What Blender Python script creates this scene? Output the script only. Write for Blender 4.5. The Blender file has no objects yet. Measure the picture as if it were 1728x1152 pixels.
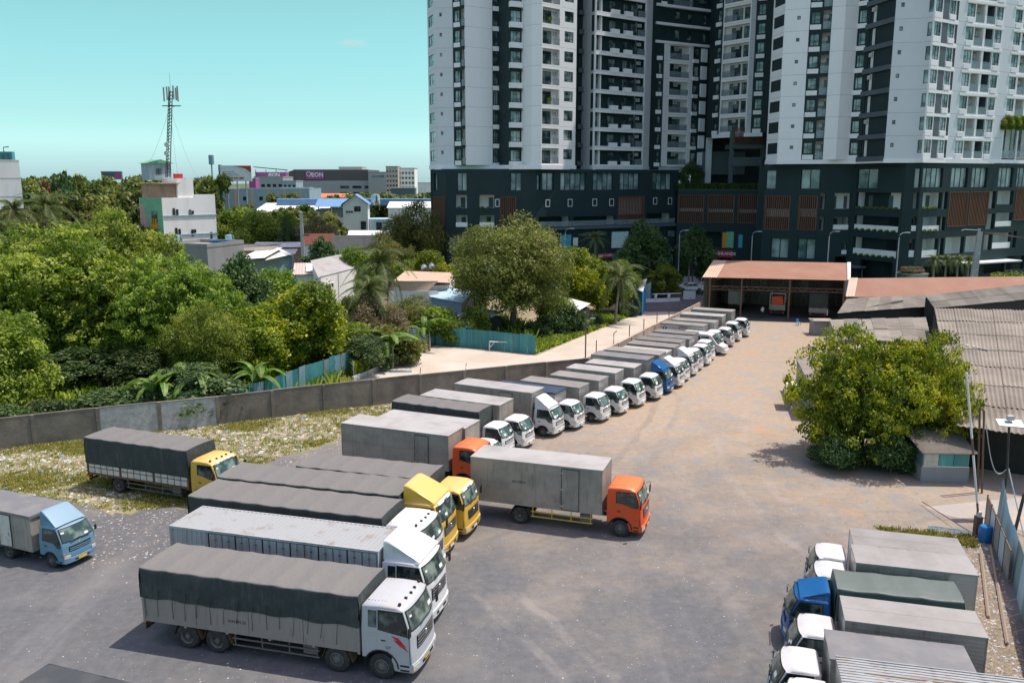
import bpy, bmesh, math, random
from mathutils import Vector, Matrix, noise
R = math.radians
random.seed(7)
sc = bpy.context.scene

# ---------------------------------------------------------------- camera, sky, sun, exposure
FOC, PIT, CH = 1450.0, R(10.66), 18.5
cam_d = bpy.data.cameras.new('camera')
cam_d.sensor_width = 36.0
cam_d.lens = 36.0 * FOC / 1728.0
cam_d.clip_start = 0.5
cam_d.clip_end = 6000
cam = bpy.data.objects.new('camera', cam_d)
sc.collection.objects.link(cam)
cam.location = (0, 0, CH)
cam.rotation_euler = (R(90) - PIT, 0, 0)
sc.camera = cam

SUN_AZ, SUN_EL = 16.0, 67.0          # azimuth measured from +x towards +y
w = bpy.data.worlds.new('World')
sc.world = w
w.use_nodes = True
nt = w.node_tree
nt.nodes.clear()
sky = nt.nodes.new('ShaderNodeTexSky')
sky.sky_type = 'NISHITA'
sky.sun_disc = False
sky.sun_elevation = R(SUN_EL)
sky.sun_rotation = R(90 - SUN_AZ)
sky.air_density = 1.0
sky.dust_density = 0.6
sky.ozone_density = 1.0
tint = nt.nodes.new('ShaderNodeMix')
tint.data_type = 'RGBA'
tint.blend_type = 'MULTIPLY'
tint.inputs[0].default_value = 1.0
tint.inputs[7].default_value = (0.90, 1.06, 1.02, 1)
hue = nt.nodes.new('ShaderNodeHueSaturation')
hue.inputs['Hue'].default_value = 0.415
hue.inputs['Saturation'].default_value = 1.0
tcw = nt.nodes.new('ShaderNodeTexCoord'); sep = nt.nodes.new('ShaderNodeSeparateXYZ'); mrw = nt.nodes.new('ShaderNodeMapRange'); mxw = nt.nodes.new('ShaderNodeValToRGB')
mrw.inputs[1].default_value = 0.0; mrw.inputs[2].default_value = 0.24; mrw.interpolation_type = 'SMOOTHSTEP'
mrw.interpolation_type = 'LINEAR'
for e_, (q_, c_) in enumerate(((0.0, (.37, .69, .80)), (.417, (.39, .52, .565)), (.77, (.43, .47, .49)), (1.0, (.43, .45, .46)))):
    el_ = mxw.color_ramp.elements[e_] if e_ < 2 else mxw.color_ramp.elements.new(q_)
    el_.position = q_; el_.color = (*c_, 1)
nt.links.new(tcw.outputs['Generated'], sep.inputs[0]); nt.links.new(sep.outputs[2], mrw.inputs[0]); nt.links.new(mrw.outputs[0], mxw.inputs[0]); nt.links.new(mxw.outputs[0], tint.inputs[7])
bg = nt.nodes.new('ShaderNodeBackground')
bg.inputs[1].default_value = 0.15
wo = nt.nodes.new('ShaderNodeOutputWorld')
nt.links.new(sky.outputs[0], hue.inputs['Color'])
nt.links.new(hue.outputs[0], tint.inputs[6])
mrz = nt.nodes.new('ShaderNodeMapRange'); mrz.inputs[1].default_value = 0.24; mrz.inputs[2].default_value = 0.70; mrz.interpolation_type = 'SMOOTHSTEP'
zenith_lift = nt.nodes.new('ShaderNodeMix'); zenith_lift.data_type = 'RGBA'; zenith_lift.blend_type = 'MULTIPLY'; zenith_lift.inputs[0].default_value = 1.0; zenith_lift.inputs[7].default_value = (1.62, 1.16, 1.04, 1)  # overhead sky out of view, brightened and warmed to lift the shade
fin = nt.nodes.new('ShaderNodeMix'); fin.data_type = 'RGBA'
nt.links.new(sky.outputs[0], zenith_lift.inputs[6]); nt.links.new(sep.outputs[2], mrz.inputs[0]); nt.links.new(mrz.outputs[0], fin.inputs[0])
nt.links.new(tint.outputs[2], fin.inputs[6]); nt.links.new(zenith_lift.outputs[2], fin.inputs[7])
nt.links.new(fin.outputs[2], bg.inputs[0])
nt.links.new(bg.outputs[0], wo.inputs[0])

sun_d = bpy.data.lights.new('sun', 'SUN')
sun_d.energy = 2.9
sun_d.angle = R(0.53)
sun_d.color = (1.0, 0.93, 0.83)
sun = bpy.data.objects.new('sun', sun_d)
sc.collection.objects.link(sun)
sdir = Vector((math.cos(R(SUN_EL)) * math.cos(R(SUN_AZ)), math.cos(R(SUN_EL)) * math.sin(R(SUN_AZ)), math.sin(R(SUN_EL))))
sun.rotation_euler = sdir.to_track_quat('Z', 'Y').to_euler()
sun.location = sdir * 300

sc.view_settings.view_transform = 'Standard'
sc.view_settings.look = 'None'
sc.view_settings.exposure = 0.85
sc.view_settings.gamma = 1.0
sc.view_settings.use_curve_mapping = False

# ---------------------------------------------------------------- measuring helpers
def G(px, py, z=0.0):
    """Point of the place at height z on the sight line of a measured photo point."""
    u = (px - 864) / FOC; v = (576 - py) / FOC
    d = (u, math.cos(PIT) + v * math.sin(PIT), -math.sin(PIT) + v * math.cos(PIT))
    t = (z - CH) / d[2]
    return Vector((d[0] * t, d[1] * t, z))
def D(px, py, y):
    """Point at ground distance y."""
    u = (px - 864) / FOC; v = (576 - py) / FOC
    d = (u, math.cos(PIT) + v * math.sin(PIT), -math.sin(PIT) + v * math.cos(PIT))
    t = y / d[1]
    return Vector((d[0] * t, y, CH + d[2] * t))
def hit(A, B, px, py):
    """(distance along the wall A-B, height) of a measured photo point."""
    u = (px - 864) / FOC; v = (576 - py) / FOC
    d = Vector((u, math.cos(PIT) + v * math.sin(PIT), -math.sin(PIT) + v * math.cos(PIT)))
    a = Vector((A[0], A[1])); b = Vector((B[0], B[1])); t = (b - a).normalized(); n = Vector((-t.y, t.x))
    k = n.dot(a) / (n.x * d.x + n.y * d.y)
    return t.dot(Vector((d.x * k, d.y * k)) - a), CH + d.z * k

# ---------------------------------------------------------------- object helpers
def link(name, me, parent=None, loc=(0, 0, 0), rz=0.0, rot=None, scale=None):
    o = bpy.data.objects.new(name, me)
    sc.collection.objects.link(o)
    if parent is not None: o.parent = parent
    o.location = loc
    o.rotation_euler = rot if rot else (0, 0, rz)
    if scale: o.scale = scale
    return o
def tag(o, label=None, cat=None, group=None, kind=None):
    if label: o['label'] = label
    if cat: o['category'] = cat
    if group: o['group'] = group
    if kind: o['kind'] = kind
    return o
def thing(name, label, cat, loc=(0, 0, 0), rz=0.0, group=None):
    return tag(link(name, None, None, loc, rz), label, cat, group)

class MB:
    def __init__(s): s.v = []; s.f = []; s.m = []; s.k = 0
    def face(s, pts, m=None):
        n = len(s.v); s.v += [tuple(p) for p in pts]; s.f.append(tuple(range(n, n + len(pts)))); s.m.append(s.k if m is None else m); return s
    def box(s, x0, y0, z0, x1, y1, z1, m=None):
        if x0 > x1: x0, x1 = x1, x0
        if y0 > y1: y0, y1 = y1, y0
        if z0 > z1: z0, z1 = z1, z0
        s.hexa([(x0, y0, z0), (x1, y0, z0), (x1, y1, z0), (x0, y1, z0), (x0, y0, z1), (x1, y0, z1), (x1, y1, z1), (x0, y1, z1)], m)
        return s
    def hexa(s, p, m=None):
        n = len(s.v); s.v += [tuple(q) for q in p]; k = s.k if m is None else m
        for f in ((0, 3, 2, 1), (4, 5, 6, 7), (0, 1, 5, 4), (1, 2, 6, 5), (2, 3, 7, 6), (3, 0, 4, 7)):
            s.f.append(tuple(n + i for i in f)); s.m.append(k)
        return s
    def prism(s, poly, d, m=None):
        """poly: 3D points (any plane), d: extrusion vector"""
        n = len(s.v); c = len(poly); k = s.k if m is None else m
        d = Vector(d)
        s.v += [tuple(p) for p in poly] + [tuple(Vector(p) + d) for p in poly]
        s.f.append(tuple(range(n, n + c))); s.m.append(k)
        s.f.append(tuple(n + c + i for i in reversed(range(c)))); s.m.append(k)
        for i in range(c):
            j = (i + 1) % c
            s.f.append((n + i, n + c + i, n + c + j, n + j)); s.m.append(k)
        return s
    def tube(s, pts, r, seg=6, m=None, cap=True):
        """pts list of Vector; r float or list"""
        pts = [Vector(p) for p in pts]; k = s.k if m is None else m
        rr = r if isinstance(r, (list, tuple)) else [r] * len(pts)
        rings = []
        up = Vector((0, 0, 1))
        for i, p in enumerate(pts):
            t = (pts[min(i + 1, len(pts) - 1)] - pts[max(i - 1, 0)])
            if t.length < 1e-6: t = Vector((0, 0, 1))
            t.normalize()
            a = t.cross(up)
            if a.length < 0.05: a = t.cross(Vector((1, 0, 0)))
            a.normalize(); b = t.cross(a)
            n = len(s.v)
            for q in range(seg):
                an = 2 * math.pi * q / seg
                s.v.append(tuple(p + (a * math.cos(an) + b * math.sin(an)) * rr[i]))
            rings.append(n)
        for i in range(len(rings) - 1):
            for q in range(seg):
                q2 = (q + 1) % seg
                s.f.append((rings[i] + q, rings[i] + q2, rings[i + 1] + q2, rings[i + 1] + q)); s.m.append(k)
        if cap:
            s.f.append(tuple(rings[0] + q for q in reversed(range(seg)))); s.m.append(k)
            s.f.append(tuple(rings[-1] + q for q in range(seg))); s.m.append(k)
        return s
    def bar(s, a, b, w=0.05, m=None):
        return s.tube([a, b], w / 1.41, 4, m)
    def lathe(s, prof, seg=20, axis='y', m=None, c=(0, 0, 0)):
        """prof list of (r, h) revolved about the axis"""
        k = s.k if m is None else m; n = len(s.v)
        for (r, h) in prof:
            for q in range(seg):
                a = 2 * math.pi * q / seg
                x, z = r * math.cos(a), r * math.sin(a)
                p = (x, h, z) if axis == 'y' else (x, z, h)
                s.v.append((p[0] + c[0], p[1] + c[1], p[2] + c[2]))
        for i in range(len(prof) - 1):
            for q in range(seg):
                q2 = (q + 1) % seg
                f = (n + i * seg + q, n + (i + 1) * seg + q, n + (i + 1) * seg + q2, n + i * seg + q2)
                s.f.append(f); s.m.append(k)
        return s
    def grid(s, fn, nu, nv, m=None):
        n = len(s.v); k = s.k if m is None else m
        for i in range(nu + 1):
            for j in range(nv + 1): s.v.append(tuple(fn(i / nu, j / nv)))
        for i in range(nu):
            for j in range(nv):
                a = n + i * (nv + 1) + j
                s.f.append((a, a + 1, a + nv + 2, a + nv + 1)); s.m.append(k)
        return s
    def mesh(s, name, mats, smooth=False, bevel=0, fix=True):
        me = bpy.data.meshes.new(name)
        me.from_pydata(s.v, [], s.f)
        if not isinstance(mats, (list, tuple)): mats = [mats]
        for m in mats: me.materials.append(m)
        if len(mats) > 1: me.polygons.foreach_set('material_index', s.m)
        if fix or bevel:
            bm = bmesh.new(); bm.from_mesh(me)
            if bevel:
                bmesh.ops.remove_doubles(bm, verts=bm.verts, dist=1e-5)
                es = [e for e in bm.edges if len(e.link_faces) == 2 and e.calc_face_angle(0) > 0.5]
                bmesh.ops.bevel(bm, geom=es, offset=bevel, segments=2, profile=0.6, affect='EDGES', clamp_overlap=True)
            bmesh.ops.recalc_face_normals(bm, faces=bm.faces)
            bm.to_mesh(me); bm.free()
        if smooth:
            me.polygons.foreach_set('use_smooth', [True] * len(me.polygons))
            if smooth == 'auto':
                me.set_sharp_from_angle(angle=R(32))
        me.update()
        return me
    def build(s, name, mats, parent=None, loc=(0, 0, 0), rz=0.0, smooth=False, bevel=0, fix=True):
        return link(name, s.mesh(name, mats, smooth, bevel, fix), parent, loc, rz)

def text_mesh(body, size, mat, extrude=0.004, bold=False):
    cu = bpy.data.curves.new('lettering', 'FONT')
    cu.body = body; cu.size = size; cu.extrude = extrude
    cu.align_x = 'CENTER'; cu.align_y = 'CENTER'; cu.resolution_u = 2
    if bold: cu.offset = size * 0.03
    o = bpy.data.objects.new('lettering', cu)
    sc.collection.objects.link(o)
    bpy.context.view_layer.update()
    dg = bpy.context.evaluated_depsgraph_get()
    me = bpy.data.meshes.new_from_object(o.evaluated_get(dg))
    me.materials.clear(); me.materials.append(mat)
    bpy.data.objects.remove(o); bpy.data.curves.remove(cu)
    return me
def put_text(body, size, mat, parent, loc, rot, name='lettering', bold=False, me=None):
    return link(name, me or text_mesh(body, size, mat, bold=bold), parent, loc, rot=rot)

# ---------------------------------------------------------------- materials
def nodes(name):
    m = bpy.data.materials.new(name); m.use_nodes = True
    n = m.node_tree; b = n.nodes['Principled BSDF']
    return m, n, b
def N(n, t, **kw):
    x = n.nodes.new(t)
    for k, v in kw.items():
        if k.startswith('i_'):
            key = k[2:]; key = int(key) if key.isdigit() else key
            x.inputs[key].default_value = v
        else: setattr(x, k, v)
    return x
def C4(c): return (c[0], c[1], c[2], 1)
def pm(name, col, rough=0.6, metal=0.0, var=0.12, scale=1.5, col2=None, amt=0.5, bump=0.0, bscale=30, spec=0.4, objrand=0.0, streak=False, grime=None, coat=0.0, top_tone=None, world=False):
    """Painted / plain surface with soft colour variation, optional second colour in patches, bump and per-object variation."""
    m, n, b = nodes(name); L = n.links
    tc = N(n, 'ShaderNodeTexCoord')
    mp = N(n, 'ShaderNodeMapping')
    if streak: mp.inputs[3].default_value = (1, 1, 0.18)
    co = N(n, 'ShaderNodeNewGeometry').outputs['Position'] if world else tc.outputs['Object']
    L.new(co, mp.inputs[0])
    nz = N(n, 'ShaderNodeTexNoise', i_Scale=scale, i_Detail=6.0, i_Roughness=0.62)
    L.new(mp.outputs[0], nz.inputs['Vector'])
    c2 = col2 if col2 else tuple(c * (1 - var * 2.2) for c in col)
    rp = N(n, 'ShaderNodeMapRange', i_1=0.5 - amt * 0.3 if not col2 else 0.62 - amt * 0.35, i_2=0.72)
    L.new(nz.outputs[0], rp.inputs[0])
    mx = N(n, 'ShaderNodeMix', data_type='RGBA')
    mx.inputs[6].default_value = C4(col); mx.inputs[7].default_value = C4(c2)
    L.new(rp.outputs[0], mx.inputs[0])
    out = mx.outputs[2]
    if grime:                                  # dirt and rust runs down the sheet, each with its own shape
        m2 = N(n, 'ShaderNodeMapping'); m2.inputs[3].default_value = (3.2, 3.2, .35); L.new(co, m2.inputs[0])
        n2 = N(n, 'ShaderNodeTexNoise', i_Scale=1.6, i_Detail=5.0, i_Roughness=.7); L.new(m2.outputs[0], n2.inputs['Vector'])
        r2 = N(n, 'ShaderNodeMapRange', i_1=.54, i_2=.74, i_4=.75); L.new(n2.outputs[0], r2.inputs[0])
        x2 = N(n, 'ShaderNodeMix', data_type='RGBA'); x2.inputs[7].default_value = C4(grime); L.new(r2.outputs[0], x2.inputs[0]); L.new(out, x2.inputs[6]); out = x2.outputs[2]
    if objrand:
        oi = N(n, 'ShaderNodeObjectInfo')
        hs = N(n, 'ShaderNodeHueSaturation')
        mr = N(n, 'ShaderNodeMapRange', i_3=1 - objrand, i_4=1 + objrand)
        L.new(oi.outputs['Random'], mr.inputs[0]); L.new(mr.outputs[0], hs.inputs['Value']); L.new(out, hs.inputs['Color'])
        out = hs.outputs[0]
    if top_tone:                                   # second, paler tone on upward faces
        ge = N(n, 'ShaderNodeNewGeometry'); sx = N(n, 'ShaderNodeSeparateXYZ'); L.new(ge.outputs['True Normal'], sx.inputs[0])
        dr = N(n, 'ShaderNodeMapRange', i_1=.45, i_2=.95, i_4=.85); L.new(sx.outputs[2], dr.inputs[0])
        dm = N(n, 'ShaderNodeMix', data_type='RGBA'); dm.inputs[7].default_value = C4(top_tone); L.new(dr.outputs[0], dm.inputs[0]); L.new(out, dm.inputs[6]); out = dm.outputs[2]
    L.new(out, b.inputs['Base Color'])
    b.inputs['Roughness'].default_value = rough
    b.inputs['Metallic'].default_value = metal
    b.inputs['Specular IOR Level'].default_value = spec
    if coat: b.inputs['Coat Weight'].default_value = coat; b.inputs['Coat Roughness'].default_value = 0.08
    if bump:
        nb = N(n, 'ShaderNodeTexNoise', i_Scale=bscale, i_Detail=4.0)
        L.new(co, nb.inputs['Vector'])
        bp = N(n, 'ShaderNodeBump', i_Strength=bump, i_Distance=0.05)
        L.new(nb.outputs[0], bp.inputs['Height']); L.new(bp.outputs[0], b.inputs['Normal'])
    return m

M = {}
M['white_paint'] = pm('white paint', (.60, .595, .59), .36, scale=1.0, col2=(.50, .48, .45), amt=.35, spec=.5, objrand=.10, world=True)
M['white_roof'] = M['white_paint']
M['grey_white'] = pm('greyish white paint', (.42, .43, .45), .42, scale=1.1, col2=(.42, .40, .37), amt=.35, spec=.5)  # duller, greyer white than the other cabs
M['yellow_paint'] = pm('yellow paint', (.62, .38, .05), .42, scale=1.3, col2=(.50, .33, .08), amt=.4, spec=.45, top_tone=(.66, .45, .17))
M['orange_paint'] = pm('orange red paint', (.66, .075, .014), .40, scale=1.2, col2=(.52, .09, .03), amt=.4, spec=.45, top_tone=(.62, .20, .07))
M['lightblue_paint'] = pm('faded light blue paint', (.11, .23, .33), .45, scale=1.4, col2=(.16, .26, .33), amt=.4, spec=.45, top_tone=(.22, .33, .40))
M['blue_paint'] = pm('deep blue paint', (.012, .11, .30), .28, var=.12, spec=.5)
M['tarp'] = pm('charcoal tarpaulin', (.036, .046, .046), .62, scale=.9, col2=(.06, .066, .064), amt=.5, bump=.9, bscale=3.0, spec=.3, world=True, grime=(.10, .10, .095), top_tone=(.185, .172, .158))  # dusty tops also carry the lit-top, dark-side contrast in the colour
M['tarp_green'] = pm('dark green tarpaulin', (.05, .085, .075), .5, scale=1.2, col2=(.09, .12, .11), amt=.5, bump=.4, bscale=3, spec=.4, top_tone=(.12, .14, .125))
M['box_grey'] = pm('weathered aluminium box', (.345, .305, .265), .55, metal=.15, scale=.8, col2=(.22, .20, .18), amt=.55, bump=.22, bscale=2.0, objrand=.1, world=True, grime=(.15, .12, .095))
M['box_steel'] = pm('stainless box sheet', (.42, .41, .39), .38, metal=.6, scale=.7, col2=(.30, .28, .26), amt=.5, bump=.3, bscale=1.8, objrand=.15, world=True, grime=(.17, .13, .10))
M['roof_grey'] = pm('dusty box roof', (.235, .22, .205), .75, scale=.6, col2=(.18, .165, .15), amt=.55, objrand=.22, world=True)
M['roof_light'] = pm('pale box roof', (.36, .345, .33), .65, scale=.6, col2=(.27, .25, .235), amt=.5, objrand=.08, world=True)
M['roof_dark'] = pm('dark box roof', (.15, .15, .155), .6, scale=.8, col2=(.21, .20, .19), amt=.5, objrand=.12)
M['roof_black'] = pm('near black box roof', (.05, .052, .056), .6, scale=.8, col2=(.085, .085, .085), amt=.5)
M['roof_blue'] = pm('dark blue box roof', (.035, .055, .10), .5, scale=.8, col2=(.06, .075, .11), amt=.5)
M['container'] = pm('pale container paint', (.40, .415, .42), .55, scale=.7, col2=(.29, .26, .225), amt=.28, streak=True, world=True, grime=(.25, .19, .14))
M['black'] = pm('black trim', (.018, .019, .02), .5, var=.2)
M['chassis'] = pm('dark chassis steel', (.035, .033, .032), .65, scale=3, col2=(.08, .065, .05), amt=.4)
M['tyre'] = pm('tyre rubber', (.032, .032, .034), .85, scale=5, col2=(.07, .064, .056), amt=.4, bump=.3, bscale=40)
M['hub'] = pm('dusty wheel rim', (.14, .13, .12), .55, scale=6, col2=(.08, .075, .07), amt=.4)
M['chrome'] = pm('bright metal', (.62, .62, .62), .22, metal=.9)
M['rust'] = pm('rusty steel', (.16, .085, .05), .8, scale=4, col2=(.10, .07, .055), amt=.6)
M['side_board'] = pm('weathered side boards', (.30, .26, .235), .7, scale=1.2, col2=(.26, .225, .20), amt=.5, streak=True, world=True, grime=(.16, .12, .09))
M['board_white'] = pm('chalky white boards', (.58, .55, .50), .7, scale=2, col2=(.42, .37, .31), amt=.4)
M['lamp_clear'] = pm('clear lamp glass', (.62, .64, .62), .12, var=.2, scale=9, spec=.8)
M['lamp_amber'] = pm('amber lamp', (.72, .22, .03), .2, var=.2, scale=9)
M['lamp_red'] = pm('red lamp', (.5, .03, .02), .25)
M['plate_yellow'] = pm('yellow plate', (.78, .50, .05), .5)
M['ink'] = pm('dark lettering', (.02, .03, .06), .6)
M['ink_white'] = pm('white lettering', (.8, .8, .8), .6)
M['ink_red'] = pm('red print', (.55, .03, .03), .5)
M['paper'] = pm('paper', (.72, .73, .68), .7)
M['rope'] = pm('rope', (.03, .03, .03), .9)
M['pole_metal'] = pm('galvanised steel', (.42, .44, .45), .5, metal=.4, scale=2)

def glass_mat(name, dark, pale, amt=0.35, scale=.9, rough=.06):
    m, n, b = nodes(name); L = n.links
    tc = N(n, 'ShaderNodeTexCoord'); oi = N(n, 'ShaderNodeObjectInfo')
    ad = N(n, 'ShaderNodeVectorMath', operation='ADD')
    sc_ = N(n, 'ShaderNodeVectorMath', operation='SCALE'); sc_.inputs[3].default_value = 17.0
    cb = N(n, 'ShaderNodeCombineXYZ'); L.new(oi.outputs['Random'], cb.inputs[0]); L.new(oi.outputs['Random'], cb.inputs[2])
    L.new(cb.outputs[0], sc_.inputs[0]); L.new(tc.outputs['Object'], ad.inputs[0]); L.new(sc_.outputs[0], ad.inputs[1])
    nz = N(n, 'ShaderNodeTexNoise', i_Scale=scale, i_Detail=2.0); L.new(ad.outputs[0], nz.inputs['Vector'])
    rp = N(n, 'ShaderNodeMapRange', i_1=.62 - amt * .45, i_2=.72 - amt * .2); L.new(nz.outputs[0], rp.inputs[0])
    mx = N(n, 'ShaderNodeMix', data_type='RGBA'); mx.inputs[6].default_value = C4(dark); mx.inputs[7].default_value = C4(pale)  # pale patches put reflections, curtains and interiors into the glass colour
    L.new(rp.outputs[0], mx.inputs[0]); L.new(mx.outputs[2], b.inputs['Base Color'])
    b.inputs['Roughness'].default_value = rough
    b.inputs['Specular IOR Level'].default_value = .9
    b.inputs['IOR'].default_value = 1.5
    return m
M['cab_glass'] = glass_mat('cab window glass', (.012, .022, .022), (.11, .15, .13), .3, 1.8)
M['ws_glass'] = glass_mat('windscreen glass', (.025, .045, .042), (.17, .22, .19), .42, 1.7)
# ================================================================ trucks
def wheel_meshes(r, w, dual):
    t = MB(); hw = w / 2
    prof = [(r * .56, -hw), (r * .62, -hw - .01), (r * .90, -hw), (r * .98, -hw * .82), (r, -hw * .55), (r, hw * .55), (r * .98, hw * .82), (r * .90, hw), (r * .62, hw + .01), (r * .56, hw)]
    t.lathe(prof, 28)
    for q in range(28):                       # tread blocks
        a = 2 * math.pi * q / 28
        c, s_ = math.cos(a), math.sin(a); p = []
        for rr in (r * .985, r * 1.015):
            for da in (-.05, .05):
                for y in (-hw * .7, hw * .7):
                    p.append((rr * math.cos(a + da), y, rr * math.sin(a + da)))
        t.hexa([p[0], p[1], p[3], p[2], p[4], p[5], p[7], p[6]])
    h = MB()
    if dual: hp = [(r * .57, -hw + .01), (r * .50, -hw + .03), (r * .46, -hw + .16), (r * .30, -hw + .19), (r * .22, -hw + .10), (r * .17, -hw + .02), (.01, -hw + .01)]
    else: hp = [(r * .57, -hw + .01), (r * .50, -hw - .01), (r * .44, -hw + .05), (r * .30, -hw + .02), (r * .22, -hw - .04), (r * .14, -hw - .07), (.01, -hw - .07)]
    h.lathe(hp, 22)
    for q in range(8):
        a = 2 * math.pi * q / 8
        h.box(r * .36 * math.cos(a) - .02, -hw - .02 + (.15 if dual else 0), r * .36 * math.sin(a) - .02, r * .36 * math.cos(a) + .02, -hw + .1 + (.1 if dual else 0), r * .36 * math.sin(a) + .02)
    h.lathe([(r * .57, hw - .01), (r * .3, hw - .05), (.01, hw - .05)], 22)
    return t.mesh('tyre', M['tyre'], smooth='auto'), h.mesh('rim', M['hub'], smooth='auto')
WM = {}
def add_wheel(root, x, side, r, w, dual, W):
    k = (r, w, dual)
    if k not in WM: WM[k] = wheel_meshes(r, w, dual)
    y = side * (W / 2 - w / 2 - .02)
    o = link('wheel', WM[k][0], root, (x, y, r), rot=(0, 0, 0 if side < 0 else math.pi))
    link('rim', WM[k][1], o)

CAB = {
 'big': dict(hw=1.23, zb=2.02, roof=2.98, r=.52, arch=.66, rear=-.78, low=.86, bump=.42, fx=1.36, wsb=(1.30, 2.06), wst=(1.06, 2.80), bow=.15, tumble=.05, win=[(-.50, 2.10), (-.50, 2.76), (-.16, 2.76), (-.16, 2.10)],
             dwin=[(-.06, 2.05), (-.06, 2.76), (.86, 2.76), (1.04, 2.25), (1.06, 1.90), (.80, 1.93)], door=[(-.14, 1.22), (-.14, 2.84), (.90, 2.84), (1.12, 2.10), (1.14, 1.30), (.80, 1.25), (.60, 1.08), (.50, 1.22)], ww=.30),
 'mid': dict(hw=1.14, zb=1.84, roof=2.70, r=.47, arch=.60, rear=-.72, low=.80, bump=.38, fx=1.22, wsb=(1.16, 1.86), wst=(.92, 2.52), bow=.12, tumble=.05, win=None,
             dwin=[(-.20, 1.90), (-.20, 2.46), (.70, 2.48), (.90, 2.1), (.93, 1.72), (.55, 1.74), (.2, 1.86)], door=[(-.32, 1.12), (-.32, 2.55), (.78, 2.55), (1.00, 1.92), (1.02, 1.15), (.75, 1.05), (.54, .95), (.42, 1.12)], ww=.28),
 'small': dict(hw=.93, zb=1.34, roof=2.08, r=.36, arch=.46, rear=-.70, low=.62, bump=.32, fx=.98, wsb=(.90, 1.36), wst=(.60, 1.98), bow=.14, tumble=.10, win=None,
             dwin=[(-.42, 1.36), (-.40, 1.92), (.42, 1.92), (.70, 1.45), (.72, 1.14), (.48, 1.14), (.26, 1.34)], door=[(-.50, .86), (-.50, 1.98), (.47, 1.98), (.80, 1.38), (.80, .80), (.62, .72), (.42, .72), (.32, .86)], ww=.20),
}
MC = {}
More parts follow.
